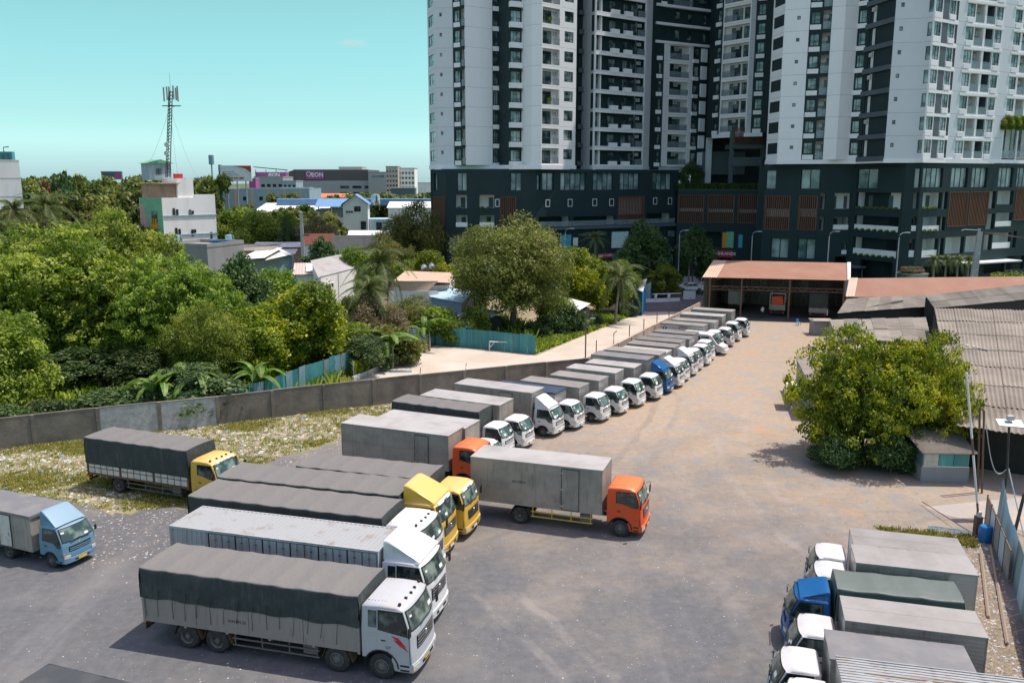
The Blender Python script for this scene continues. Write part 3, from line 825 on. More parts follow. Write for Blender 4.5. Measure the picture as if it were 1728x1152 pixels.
    pl = link('number_plate', mcopy(C['plate'], M[plate or 'paper']), cb, (P['fx'] + .055, 0 if cab != 'big' else -.1, bz + .06))
    if letters:
        put_text(letters, .10, M['ink'], pl, (.016, 0, .065), (R(90), 0, R(90)))
    # inspection stickers and papers behind the glass
    rnd = random.Random(int(abs(xy[0] * 31 + xy[1] * 17)))
    st = MB()
    for i in range(rnd.randint(2, 3)):
        yy = rnd.choice([-1, 1]) * rnd.uniform(.25, .75) * hw; u0 = rnd.uniform(.08, .3) if i else .66
        if i == 0: yy = -.76 * hw
        x_ = P['wsb'][0] + (P['wst'][0] - P['wsb'][0]) * u0; z_ = P['wsb'][1] + (P['wst'][1] - P['wsb'][1]) * u0
        s1 = .08 if i == 0 else rnd.uniform(.10, .16)
        dz = s1; dx = (P['wst'][0] - P['wsb'][0]) / (P['wst'][1] - P['wsb'][1]) * dz
        q = abs(yy) / hw
        xa = C['bx'](x_, q) + .030; xb = C['bx'](x_ + dx, q) + .030
        sk = .5 * (C['bx'](x_, (abs(yy) + .1) / hw) - C['bx'](x_, max(0, abs(yy) - .1) / hw)) / .1 * (1 if yy > 0 else -1) * .5
        st.face([(xa - sk * s1, yy - s1, z_), (xa + sk * s1, yy + s1, z_), (xb + sk * s1, yy + s1, z_ + dz), (xb - sk * s1, yy - s1, z_ + dz)])
    st.build('window_paper', M['paper'], wsn, fix=False)
    if fairing:
        key = ('fairing', cab, fairing)
        if key not in MC: MC[key] = fairing_mesh(cab, P, fairing).mesh('wind_fairing', M['white_paint'], smooth='auto')
        link('wind_fairing', mcopy(MC[key], col), t)
    if lights:
        lm = MC.setdefault(('roof_light', 0), MB().lathe([(.055, -.05), (.06, .03), (.045, .05), (.01, .06)], 8, 'y').mesh('roof_light', M['black']))
        zt = P['roof'] + .04; 
        for i in range(lights):
            yy = (-.78 + 1.56 * i / (lights - 1)) * hw
            if lights == 5: yy = (-.80, -.36, 0, .36, .80)[i] * hw
            link('roof_light', lm, cb, (P['wst'][0] - .30 - .08 * (abs(yy) / hw), yy, zt), rot=(0, 0, R(-90)))
    if cab == 'big' or cab == 'mid':                    # pressed roof ribs
        rr = MB()
        nrb = 6
        for i in range(nrb):
            x = P['rear'] + .18 + i * .13
            rr.box(x, -hw * .72, P['roof'] - .02, x + .05, hw * .72, P['roof'] + .052)
        if not fairing: rr.build('roof_ribs', col, cb, bevel=.012)
    if visor:
        vb = C['bowbar'](P['wst'][0] - .03, P['wst'][1] + .02, P['wst'][1] + .13, -.66, .66, .03, 8, -.08)
        v = vb.build('name_board', M['paper'], cb)
        put_text(visor, .12, M['roof_blue'], v, (P['wst'][0] + .012, 0, P['wst'][1] + .075), (R(58), 0, R(90)), bold=True)
    # --- body
    hold = link('cargo_body', None, t, (bf, 0, 0))
    if body == 'box':
        hold_o = box_body(hold, L, W, z0, z1, dict(kw, roof=roof_mat or kw.get('roof', 'roof_grey')))
    elif body == 'container': hold_o = container_body(hold, L, W, z0, z1)
    elif body == 'stake': hold_o = stake_body(hold, L, W, z0, z1, kw.get('boards', .62), kw.get('seed', 1), kw.get('tarp', 'tarp'), kw.get('drape', z0 + .95), ropes=kw.get('ropes', True), open_lat=kw.get('open_lat', False))
    # lift the body pieces directly under the truck
    for ch_ in list(hold.children):
        ch_.parent = t; ch_.location = (bf, 0, 0)
    bpy.data.objects.remove(hold)
    if kw.get('side_text'):
        s, size, x, z, side = kw['side_text']
        put_text(s, size, M['ink'], hold_o, (-x, side * (W / 2 + .004), z), (R(90), 0, 0 if side < 0 else math.pi))
    return t

def near_origin(wheel, W, th, side=-1):
    """origin of a truck from the ground point under its near front wheel"""
    p = G(*wheel); a = R(th)
    n = Vector((math.sin(a), -math.cos(a), 0)) * (1 if side < 0 else -1)
    return p - n * (W / 2 - .03)
def from_box(fn, z, W, th, bf=-1.0, side=-1):
    """origin of a truck from the near front top corner of its body"""
    p = G(fn[0], fn[1], z); a = R(th)
    n = Vector((math.sin(a), -math.cos(a), 0)) * (1 if side < 0 else -1)
    return p - n * (W / 2) - Vector((math.cos(a), math.sin(a), 0)) * bf
M['container_roof'] = pm('rust speckled roof', (.31, .32, .32), .6, scale=1.3, col2=(.23, .17, .12), amt=.22)

def mk_trucks():
    BIG = [0, -1.85, -7.05, -8.4]
    # front rows of heavy trucks
    truck('eight wheeled white truck with charcoal tarpaulin over brown side boards, nearest whole truck', near_origin((645, 1145), 2.46, -14.8), -14.8, 'big', 'grey_white', 0, 'stake', L=9.5, W=2.46, z0=1.02, z1=3.28, gapx=-.86,
          axles=BIG, lights=5, decal=1, group='heavy trucks parked side by side', plate='plate_yellow', letters='61H 001.21', seed=3, drape=2.0, boards=1.12, side_text=('61H 091.21', .17, 5.2, 1.50, -1))
    truck('white truck with big roof fairing and ribbed pale container body', from_box((638, 930), 3.35, 2.46, -15.5, -.9), -15.5, 'big', 'white_paint', .75, 'container', L=10.1, W=2.46, z0=1.05, z1=3.35, gapx=-.9, axles=BIG, group='heavy trucks parked side by side')
    truck('white truck with flat ribbed roof and charcoal tarpaulin behind the container truck', from_box((644, 873), 3.3, 2.46, -16, -.9), -16, 'big', 'white_paint', 0, 'stake', L=10.3, W=2.5, z0=1.05, z1=3.3, gapx=-.9, axles=BIG, lights=5, group='heavy trucks parked side by side', seed=11, drape=1.9)
    truck('yellow truck with tall roof fairing and charcoal tarpaulin', from_box((681, 835), 3.3, 2.46, -15.5, -1.15) - Vector((.45, 0, 0)), -15.5, 'big', 'yellow_paint', .75, 'stake', L=10.2, W=2.46, z0=1.05, z1=3.32, gapx=-.9, axles=BIG, lights=0, group='heavy trucks parked side by side', seed=17, drape=1.9, visor='VAN TAI')
    truck('yellow truck without fairing beside the taller yellow truck', from_box((704.6, 808), 3.2, 2.4, -17, -1.1) + Vector((.35, 0, 0)), -17, 'mid', 'yellow_paint', 0, 'stake', L=7.7, W=2.4, z0=1.0, z1=3.2, gapx=-.95, axles=[0, -5.2], group='heavy trucks parked side by side', seed=23, drape=1.9, visor='VAN TAI')
    # parked box trucks with orange cabs
    truck('orange cab truck with grey box parked alone in front of the rows', near_origin((1045.8, 905.8), 2.28, -18.5), -18.5, 'mid', 'orange_paint', 0, 'box', L=7.4, W=2.28, z0=1.08, z1=3.55, gapx=-.98, axles=[0, -5.55], midrail=True, posts=(3.7,), door=(2.2, 1.28, 1.16, 3.4), side_guard='yellow_paint',
          side='box_grey', roof='roof_light', side_text=('60C 020.51', .17, 4.6, 2.42, -1), plate='plate_yellow')
    truck('orange cab truck with grey box half hidden behind the front orange truck', from_box((756.5, 735.5), 3.3, 2.2, -22, -.98), -22, 'mid', 'orange_paint', 0, 'box', L=7.6, W=2.2, z0=1.05, z1=3.3, gapx=-.98, axles=[0, -5.4], midrail=True, door=(2.3, 1.4, 1.2, 3.1), roof='roof_light', long_seam=True)
    t7 = from_box((808, 711.6), 3.1, 2.1, -23.5, -.85, side=1)
    g2 = 'white cab box trucks in the long row'
    truck('white cab truck whose box pokes out behind the orange cab', t7, -23.5, 'small', 'white_paint', 0, 'box', L=6.3, W=2.1, z0=.9, z1=3.1, gapx=-.85, axles=[0, -3.9], roof='roof_light', long_seam=True, group=g2)
    truck('white cab truck with charcoal tarpaulin in the long row', from_box((809, 694), 3.1, 2.1, -25, -.85), -25, 'small', 'white_paint', 0, 'stake', L=6.9, W=2.15, z0=.95, z1=3.1, gapx=-.85, axles=[0, -4.1], group=g2, seed=31, drape=1.7, ropes=False)
    truck('white cab truck with pale box beside the tarpaulin truck', from_box((841.4, 685), 3.05, 2.1, -27, -.85), -27, 'small', 'white_paint', 0, 'box', L=6.4, W=2.15, z0=.9, z1=3.05, gapx=-.85, axles=[0, -3.9], roof='roof_light', long_seam=True, group=g2)
    truck('white truck with roof fairing and pale roofed box, first fairing of the long row', from_box((896.8, 665.8), 3.1, 2.0, -27.5, -.8), -27.5, 'small', 'white_paint', .68, 'box', L=6.4, W=2.0, z0=.85, z1=3.1, gapx=-.8, axles=[0, -3.9], roof='roof_light', door=(2.6, 1.6, 1.2, 2.9), side='box_steel', group=g2)
    S = dict(group=g2, side='box_steel', frame='box_steel')
    truck('white cab truck with dark blue box roof', near_origin((954.7, 725.7), 1.9, -28.5), -28.5, 'small', 'white_paint', 0, 'box', L=5.6, W=2.05, z0=.8, z1=2.85, gapx=-.8, roof='roof_blue', fascia=.06, overhang=.03, posts=(1.2, 2.4), **S)
    truck('white cab truck with brown grey box roof next to the dark blue roof', near_origin((998, 712.8), 1.9, -28.5), -28.5, 'small', 'white_paint', 0, 'box', L=5.2, W=1.9, z0=.78, z1=2.65, roof='roof_grey', fascia=.04, posts=(1.0, 1.5), **S)
    truck('white cab truck with grey box roof, third after the fairing truck', near_origin((1031.5, 700.5), 1.9, -29), -29, 'small', 'white_paint', 0, 'box', L=4.5, W=1.95, z0=.78, z1=2.75, roof='roof_grey', fascia=.05, **S)
    truck('white cab truck with dented pale box roof', near_origin((1060.6, 687.5), 1.9, -29), -29, 'small', 'white_paint', 0, 'box', L=4.4, W=1.9, z0=.78, z1=2.7, gapx=-1.1, roof='roof_light', **S)
    truck('white cab truck immediately before the blue cab truck', near_origin((1088, 676), 1.9, -29), -29, 'small', 'white_paint', 0, 'box', L=4.5, W=1.95, z0=.78, z1=2.68, gapx=-1.1, roof='roof_light', **S)
    # blue truck and the close-packed six: evenly spaced between measured ends
    a = near_origin((1088, 676), 1.9, -29); b = near_origin((1200.6, 591.6), 1.9, -29)
    spec = [('blue cab truck with dark roofed box in the long row', 'blue_paint', .62, 'roof_dark', 5.2, 2.85),
            ('white truck with roof fairing right beside the blue cab truck', 'white_paint', .6, 'roof_grey', 5.3, 2.95),
            ('white truck between two trucks with roof fairings', 'white_paint', 0, 'roof_light', 4.6, 2.7),
            ('white truck with roof fairing, farthest fairing of the packed trucks', 'white_paint', .6, 'roof_grey', 4.8, 2.75),
            ('white truck, first after the farthest roof fairing', 'white_paint', 0, 'roof_grey', 4.6, 2.75),
            ('white truck, second after the farthest roof fairing', 'white_paint', 0, 'roof_dark', 4.6, 2.72),
            ('white truck parked one short of the minibus', 'white_paint', 0, 'roof_grey', 4.5, 2.75)]
    n = 9
    for i, (lb, c, fr, rf, L, z1) in enumerate(spec):
        f = (i + 1) / n
        p = a.lerp(b, f * (0.97 if i else 1.0))
        p += Vector((.45, -.25, 0)) * (1 if i > 0 else .5)
        truck(lb, p, -28.5 + .2 * i, 'small', c, fr, 'box', L=L, W=1.95, z0=.78, z1=z1, roof=rf, fascia=.04, overhang=.02, seed=i, **S)
    # minibus
    p = a.lerp(b, 8.05 / 9) + Vector((.9, -.3, 0))
    minibus('white minibus with sloping bonnet parked among the box trucks', p, -28)
    tr = truck('white cab truck with blue emblem and lettering on its box side', b, -28, 'small', 'white_paint', 0, 'box', L=4.9, W=1.95, z0=.78, z1=2.6, roof='roof_grey', fascia=.05, door=(2.7, 1.9, 1.3, 2.35), **S)
    s = MB().box(-5.75, -.985, 1.75, -3.75, -.978, 2.42).build('side_sign', M['white_paint'], tr)
    MB().lathe([(.01, 0), (.26, 0), (.26, .01), (.01, .01)], 18, 'y', c=(-5.4, -.992, 2.08)).build('round_emblem', M['roof_blue'], s)
    put_text('T', .36, M['ink_white'], s, (-5.4, -.998, 2.08), (R(90), 0, 0), bold=True)
    put_text('VAN TAI BINH THUAN', .16, M['roof_blue'], s, (-4.42, -.990, 2.2), (R(90), 0, 0), bold=True)
    put_text('0908 990 051', .14, M['roof_blue'], s, (-4.42, -.990, 1.95), (R(90), 0, 0))
    truck('white cab truck with grey lower cab edge, second after the minibus', near_origin((1219, 586), 1.9, -27), -27, 'small', 'white_paint', 0, 'box', L=4.9, W=1.95, z0=.8, z1=2.7, roof='roof_grey', bumper='box_grey', **S)
    truck('white cab truck with pale box, third after the minibus', near_origin((1232, 576.5), 1.9, -26), -26, 'small', 'white_paint', 0, 'box', L=4.9, W=1.95, z0=.78, z1=2.75, roof='roof_light', **S)
    truck('white cab truck at the far end of the row by the open shed', near_origin((1247, 569), 1.9, -26), -26, 'small', 'white_paint', 0, 'box', L=4.9, W=1.95, z0=.85, z1=2.95, roof='roof_grey', **S)
    # lone trucks on the left
    th = -20.5; o = G(200, 832) - Vector((math.sin(R(th)), -math.cos(R(th)), 0)) * 1.17 + Vector((math.cos(R(th)), math.sin(R(th)), 0)) * 6.2
    truck('yellow cab truck with charcoal tarpaulin and white lattice boards beside the wall', o, th, 'mid', 'yellow_paint', 0, 'stake', L=7.65, W=2.34, z0=1.0, z1=3.28, gapx=-.85, axles=[0, -6.2], lights=5, seed=41, drape=1.66, boards=.6, open_lat=True, ropes=False, visor='VAN TAI DUNG HANG')
    bt = truck('light blue cab truck with roof fairing and brown grey box at the left edge', near_origin((88, 958), 1.9, -22.5), -22.5, 'small', 'lightblue_paint', .66, 'box', L=4.6, W=2.05, z0=.66, z1=2.50, gapx=-1.08, roof='roof_dark', fascia=.09, overhang=.04, posts=(1.25, 2.35, 3.3), door=(2.2, 1.4, .72, 2.32), door_mat='board_white', side='box_grey', plate='plate_yellow')
    # bottom-left roof only
    a_ = R(-19); fw_ = Vector((math.cos(a_), math.sin(a_), 0)); o = G(80, 1119, 2.75) + Vector((math.sin(a_), -math.cos(a_), 0)) * 1.05 + fw_ * 5.7
    truck('dark roofed box truck cut off by the lower left corner', o, -19, 'small', 'white_paint', 0, 'box', L=4.6, W=2.05, z0=.78, z1=2.75, roof='roof_black', fascia=.07, overhang=.03)
    # right hand group, facing left
    g3 = 'small trucks backed up to the sheet metal fence'
    RW = dict(group=g3, W=1.9, z0=.72, ribs=14, side='box_steel', frame='box_steel')
    def rt(lb, fn, z1, th, L, color='white_paint', fairing=0, roof='roof_mid', **k):
        q = dict(RW); q.update(k)
        o = from_box(fn, z1, q['W'], th, -.9, side=1)
        return truck(lb, o, th, 'small', color, fairing, q.pop('body', 'box'), L=L, z1=z1, gapx=-.9, roof=roof, **q)
    t1 = rt('white cab truck with grey seamed box roof, farthest of the group by the metal fence', (1442, 918), 2.85, 164.5, 4.55, long_seam=True, ribs=0, side='white_paint')
    MB().lathe([(.01, 0), (.3, 0), (.3, .012), (.01, .012)], 20, 'y', c=(-1.9, .962, 2.45)).build('round_emblem', M['roof_blue'], t1)
    put_text('VAN CHUYEN NHANH', .26, M['roof_blue'], t1, (-3.3, .972, 2.52), (R(90), 0, math.pi), bold=True)
    rt('white cab truck with pale ribbed box between the farthest truck and the blue cab', (1447, 951), 2.85, 164.5, 4.55, W=1.9)
    rt('blue cab truck with sagging dark green tarpaulin on its box', (1413, 994), 2.7, 165, 4.5, 'blue_paint', .30, body='stake', tarp='tarp_green', drape=1.5, seed=51, ropes=False, W=1.75)
    rt('white cab truck with pale seamed box next to the green tarpaulin', (1420, 1049), 2.85, 164.5, 4.55, long_seam=True)
    rt('white cab truck with dark slate box roof near the lower right corner', (1405.7, 1110), 2.75, 165.5, 4.55, roof='roof_dark', W=2.0)
    a_ = R(166); o6 = G(1409.6, 1113, 2.85) + Vector((-math.sin(a_), math.cos(a_), 0)) * 1.0 + Vector((math.cos(a_), math.sin(a_), 0)) * .9
    t6 = truck('truck with rust streaked ribbed box roof at the bottom right corner', o6, 166, 'small', 'white_paint', 0, 'box', L=5.6, W=2.0, z0=.72, z1=2.83, gapx=-.9, group=g3, roof='container_roof', side='box_steel')
    for k_ in range(13): MB().box(-6.5, -.98 + k_ * .155, 2.84, -.9, -.93 + k_ * .155, 2.885).build('roof_rib', M['container_roof'], t6)
    MB().face([(-4.6, -.30, 2.872), (-1.9, -.22, 2.872), (-1.6, -.12, 2.872), (-2.4, -.05, 2.872), (-4.3, -.13, 2.872)]).face([(-6.3, -.2, 2.872), (-5.0, -.16, 2.872), (-5.2, -.08, 2.872), (-6.4, -.12, 2.872)]).build('rust_patch', M['rust'], t6, fix=False)

def minibus(label, xy, th):
    t = thing('minibus', label, 'minibus', (xy[0], xy[1], 0), R(th))
    hw = .92
    prof = [(-3.9, .45), (-3.2, .40), (-2.95, .75), (-2.5, .78), (-2.25, .40), (-.45, .40), (-.38, .68), (-.05, .80), (.30, .68), (.42, .40), (.95, .42), (1.05, .75), (.95, .98), (.35, 1.22), (-.55, 2.08), (-.9, 2.26), (-3.6, 2.30), (-3.9, 2.15), (-4.0, 1.3)]
    bm = bmesh.new(); rows = []
    for yf in (-1, -.9, -.5, 0, .5, .9, 1):
        rows.append([bm.verts.new((x - (.22 * abs(yf) ** 3 if x > .3 else 0), yf * hw * (1 - .10 * max(0, z - 1.2)), z - (.10 * max(0, abs(yf) - .85) / .15 if z > 2.2 else 0))) for x, z in prof])
    c = len(prof)
    for i in range(6):
        for j in range(c):
            k = (j + 1) % c; bm.faces.new((rows[i][j], rows[i][k], rows[i + 1][k], rows[i + 1][j]))
    bm.faces.new(rows[0]); bm.faces.new(rows[-1])
    bmesh.ops.triangulate(bm, faces=[f for f in bm.faces if len(f.verts) > 4])
    bmesh.ops.recalc_face_normals(bm, faces=bm.faces)
    me = bpy.data.meshes.new('body'); bm.to_mesh(me); bm.free(); me.materials.append(M['white_paint'])
    me.polygons.foreach_set('use_smooth', [True] * len(me.polygons)); me.set_sharp_from_angle(angle=R(40))
    bd = link('body', me, t)
    for s_ in (-1, 1):
        for (x0, x1) in ((-3.7, -2.7), (-2.6, -1.7), (-1.6, -.75)):
            MB().prism([(x0, s_ * (hw - .02), 1.35), (x1, s_ * (hw - .02), 1.35), (x1 - .02, s_ * hw * .925, 1.95), (x0, s_ * hw * .925, 1.95)], (0, s_ * .012, 0)).build('side_window', M['cab_glass'], bd)
        MB().box(.62, s_ * .5, .78, .93, s_ * .82, .92).build('headlight', M['lamp_clear'], bd)
    def ws(u, v):
        yf = (v * 2 - 1) * .82
        return (.30 - .80 * u + .03, yf * hw * (1 - .08 * u), 1.28 + .76 * u + .03)
    MB().grid(ws, 2, 6).build('windscreen', M['ws_glass'], bd, smooth=True)
    MB().box(.9, -.8, .45, 1.1, .8, .62).build('bumper', M['white_paint'], bd, bevel=.03)
    for x in (0, -2.75):
        for s_ in (-1, 1): add_wheel(t, x, s_, .34, .22, False, 1.86)
# ================================================================ plants
import numpy as np
def leaf_mat(name, c1, c2, c3, transl=.42):
    m, n, b = nodes(name); L = n.links
    at = N(n, 'ShaderNodeAttribute', attribute_name='tone')
    oi = N(n, 'ShaderNodeObjectInfo')
    cr = N(n, 'ShaderNodeValToRGB')
    e = cr.color_ramp.elements
    e[0].color = C4(c1); e[0].position = .1; e[1].color = C4(c3); e[1].position = .95
    k = cr.color_ramp.elements.new(.5); k.color = C4(c2)
    L.new(at.outputs['Fac'], cr.inputs[0])
    hs = N(n, 'ShaderNodeHueSaturation'); mr = N(n, 'ShaderNodeMapRange', i_3=.85, i_4=1.15)
    mh = N(n, 'ShaderNodeMapRange', i_3=.488, i_4=.512)
    L.new(oi.outputs['Random'], mr.inputs[0]); L.new(mr.outputs[0], hs.inputs['Value']); L.new(cr.outputs[0], hs.inputs['Color'])
    L.new(oi.outputs['Random'], mh.inputs[0]); L.new(mh.outputs[0], hs.inputs['Hue'])
    L.new(hs.outputs[0], b.inputs['Base Color']); b.inputs['Roughness'].default_value = .5; b.inputs['Specular IOR Level'].default_value = .35
    tr = N(n, 'ShaderNodeBsdfTranslucent'); br = N(n, 'ShaderNodeHueSaturation', i_Value=1.5, i_Saturation=1.1)
    L.new(hs.outputs[0], br.inputs['Color']); L.new(br.outputs[0], tr.inputs[0])
    mx = N(n, 'ShaderNodeMixShader', i_0=transl)
    L.new(b.outputs[0], mx.inputs[1]); L.new(tr.outputs[0], mx.inputs[2])
    L.new(mx.outputs[0], n.nodes['Material Output'].inputs[0])
    return m
M['leaf_broad'] = leaf_mat('broad green leaves', (.065, .115, .012), (.165, .235, .028), (.38, .43, .08))
M['leaf_far'] = leaf_mat('far belt leaves', (.06, .085, .018), (.12, .145, .03), (.23, .24, .06), .3)
M['leaf_bright'] = leaf_mat('bright green leaves', (.055, .10, .008), (.18, .25, .014), (.46, .46, .04), .4)
M['leaf_olive'] = leaf_mat('olive feathery leaves', (.078, .098, .02), (.155, .17, .037), (.27, .27, .08))
M['leaf_dark'] = leaf_mat('dark green leaves', (.030, .065, .018), (.065, .115, .030), (.14, .18, .06), .25)
M['leaf_dry'] = leaf_mat('dry brown green leaves', (.12, .10, .05), (.20, .165, .08), (.30, .25, .14), .25)
M['leaf_red'] = leaf_mat('reddish leaves', (.10, .03, .02), (.16, .055, .03), (.2, .10, .05), .25)
M['leaf_palm'] = leaf_mat('palm fronds', (.03, .06, .014), (.07, .11, .024), (.17, .18, .06), .25)
M['leaf_banana'] = leaf_mat('banana leaves', (.06, .13, .02), (.11, .21, .035), (.24, .33, .07), .4)
M['grass_mat'] = leaf_mat('weeds', (.13, .16, .02), (.24, .25, .04), (.42, .33, .13), .3)
M['roof_mid'] = pm('toned down grey seamed roof', (.28, .265, .25), .7, scale=.6, col2=(.21, .195, .18), amt=.55, objrand=.1, world=True)  # pale roofs darkened in colour for the dim lower edge of view
M['bark'] = pm('bark', (.16, .13, .10), .9, scale=4, col2=(.08, .065, .05), amt=.6, bump=.6, bscale=14, streak=True)
M['bark_pale'] = pm('pale bark', (.27, .24, .19), .9, scale=4, col2=(.15, .12, .09), amt=.5, bump=.5, bscale=14)

def quads_mesh(name, P, tone, mat):
    """P: (n,4,3) array of quads, tone per quad"""
    n = P.shape[0]
    me = bpy.data.meshes.new(name)
    me.vertices.add(n * 4); me.loops.add(n * 4); me.polygons.add(n)
    me.vertices.foreach_set('co', P.reshape(-1).astype(np.float32))
    me.loops.foreach_set('vertex_index', np.arange(n * 4, dtype=np.int32))
    me.polygons.foreach_set('loop_start', np.arange(0, n * 4, 4, dtype=np.int32))
    me.polygons.foreach_set('loop_total', np.full(n, 4, dtype=np.int32))
    a = me.attributes.new('tone', 'FLOAT', 'FACE'); a.data.foreach_set('value', tone.astype(np.float32))
    me.materials.append(mat); me.update(); me.validate()
    return me

def leaf_quads(C, Nn, size, rs, aspect=1.7):
    n = len(C)
    a = rs.normal(size=(n, 3)); t = np.cross(Nn, a); t /= np.linalg.norm(t, axis=1)[:, None] + 1e-9
    b = np.cross(Nn, t)
    s = size * rs.uniform(.6, 1.3, n)[:, None]
    l = t * s * aspect * .5; w_ = b * s * .5
    k = Nn * s * .12
    return np.stack([C - l - k, C + w_ * .9, C + l - k, C - w_ * .9], axis=1)

def crown(name, seed, rx, rz, n_lobe, n_leaf, leaf, mat, flat=.0, clump=.16, fill=.25, lobes=None, squash=.8):
    """Crown centred on the origin: lobes on an ellipsoid, clumps on the lobes, leaves on the clumps."""
    rs = np.random.RandomState(seed)
    if lobes is None:
        L_ = []
        k = 0
        while len(L_) < n_lobe and k < 4000:
            k += 1
            d = rs.normal(size=3); d /= np.linalg.norm(d)
            if d[2] < -.72: continue
            q = d * rs.uniform(.42, .84)
            r = rs.uniform(.17, .42)
            if all(np.linalg.norm(q - o[:3]) > (r + o[3]) * .5 for o in L_): L_.append(np.array([*q, r]))
        L_ = np.array(L_)
    else: L_ = np.array(lobes)
    wts = L_[:, 3] ** 2; wts /= wts.sum()
    n_cl = max(30, int(n_leaf / 36))
    li = rs.choice(len(L_), n_cl, p=wts)
    d = rs.normal(size=(n_cl, 3)); d[:, 2] = d[:, 2] * .95 + .18; d /= np.linalg.norm(d, axis=1)[:, None]
    rad = np.where(rs.rand(n_cl) < fill, rs.uniform(.3, .9, n_cl), rs.uniform(.82, 1.12, n_cl))
    cc = L_[li, :3] + d * (L_[li, 3] * rad)[:, None]
    cs = clump * rs.uniform(.45, 2.0, n_cl)
    ctone = np.clip(rs.normal(.48, .24, n_cl), 0, 1)
    ltone = rs.normal(0, .10, len(L_))
    pi = rs.choice(n_cl, n_leaf, p=(cs ** 1.5) / (cs ** 1.5).sum())
    e = rs.normal(size=(n_leaf, 3)); e /= np.linalg.norm(e, axis=1)[:, None]
    rr = rs.uniform(.15, 1, n_leaf) ** .6
    off = e * (cs[pi] * rr)[:, None]; off[:, 2] *= .85
    C = cc[pi] + off
    C[:, 0] *= rx; C[:, 1] *= rx; C[:, 2] *= rz
    Nn = e * .35 + d[pi] * .35 + rs.normal(size=(n_leaf, 3)) * .62; Nn[:, 2] += .45
    Nn /= np.linalg.norm(Nn, axis=1)[:, None]
    tone = np.clip(ctone[pi] + ltone[li[pi]] + rs.normal(0, .13, n_leaf), 0, 1)
    me = quads_mesh(name, leaf_quads(C, Nn, leaf, rs), tone, mat)
    return me, L_

def trunk_mesh(L_, rx, rz, cz, r0, seed, mat, lean=0.0, forks=1):
    rnd = random.Random(seed); b = MB()
    top = Vector((lean, 0, cz - rz * .35))
    pts = [Vector((0, 0, -.1)), Vector((.0, 0, .3)), Vector((lean * .3, rnd.uniform(-.1, .1), top.z * .5)), top]
    b.tube(pts, [r0 * 1.35, r0, r0 * .85, r0 * .7], 9)
    for q in L_:
        e = Vector((q[0] * rx, q[1] * rx, cz + q[2] * rz))
        s_ = pts[2].lerp(top, rnd.uniform(.1, 1))
        mid = s_.lerp(e, .5) + Vector((rnd.uniform(-.4, .4), rnd.uniform(-.4, .4), rnd.uniform(-.1, .5)))
        b.tube([s_, mid, e], [r0 * .5, r0 * .3, r0 * .1], 6)
        for k in range(3):
            f = e + Vector((rnd.uniform(-1, 1), rnd.uniform(-1, 1), rnd.uniform(.1, 1))) * q[3] * rx * .7
            b.tube([mid.lerp(e, .6), f], [r0 * .13, r0 * .04], 4)
    return b.mesh('trunk', mat, smooth=True, fix=False)

KIND = {}
def tree_kind(key, seed, rx, rz, h, n_lobe, n_leaf, leaf, mat, bark='bark', r0=.3, **kw):
    """h: height of the crown's top above the ground in the unscaled tree"""
    me, L_ = crown('crown', seed, rx, rz, n_lobe, n_leaf, leaf, M[mat], **kw)
    cz = h - rz * 1.0
    tr = trunk_mesh(L_, rx, rz, cz, r0, seed, M[bark])
    KIND[key] = (me, tr, cz, h, rx)
def tree(key, label, x, y, h, wid, group=None, rz=None, cat='tree', z=0, name=None, mat=None):
    me, tr, cz, h0, rx0 = KIND[key]
    sx = wid / (2 * rx0); sz = h / h0
    rnd = random.Random(int(x * 13 + y * 7))
    t = thing(name or ('tree' if cat == 'tree' else 'shrub'), label, cat, (x, y, z), rz if rz is not None else rnd.uniform(0, 6.28), group)
    t.scale = (sx, sx, sz)
    if mat:
        k = ('crown', key, mat)
        if k not in MC:
            c = me.copy(); c.materials.clear(); c.materials.append(M[mat]); MC[k] = c
        me = MC[k]
    link('crown', me, t, (0, 0, cz)); link('trunk', tr, t)
    return t
def tree_px(key, label, px, ptop, y, wpx, **kw):
    p = D(px, ptop, y); return tree(key, label, p.x, y, p.z, wpx * y / 1450.0 * 1.02, **kw)

def frond_mesh(L, drop, nl, lw, ll, seed, mat, stiff=.5):
    rs = np.random.RandomState(seed); Q = []; T = []
    def axis(t):
        x = L * (t * (1 - .18 * t)); z = L * (stiff * t - (stiff + drop) * t * t)
        return np.array([x, 0, z])
    for i in range(nl):
        t = .12 + .88 * i / (nl - 1); p = axis(t); q = axis(min(1, t + .02)) - p; q /= np.linalg.norm(q) + 1e-9
        l = ll * L * math.sin(math.pi * (.18 + .78 * t)) ** .7
        for s_ in (-1, 1):
            dr = np.array([.35, s_ * 1.0, -.38 - .4 * rs.rand()]); dr /= np.linalg.norm(dr)
            e = p + dr * l; wv = q * lw
            e2 = e + np.array([0, 0, -.18 * l])
            Q.append([p - wv, p + wv, e2 + wv * .25, e2 - wv * .25]); T.append(np.clip(rs.normal(.45 + .2 * (s_ > 0), .15), 0, 1))
    for i in range(8):
        a, b_ = axis(i / 8), axis((i + 1) / 8); w_ = .035 * (1 - i / 9)
        for (u0, u1) in (((0, -w_, 0), (0, w_, 0)), ((0, 0, -w_), (0, 0, w_))):
            Q.append([a + u0, a + u1, b_ + u1, b_ + u0]); T.append(.9)
    return quads_mesh('frond', np.array(Q), np.array(T), mat)
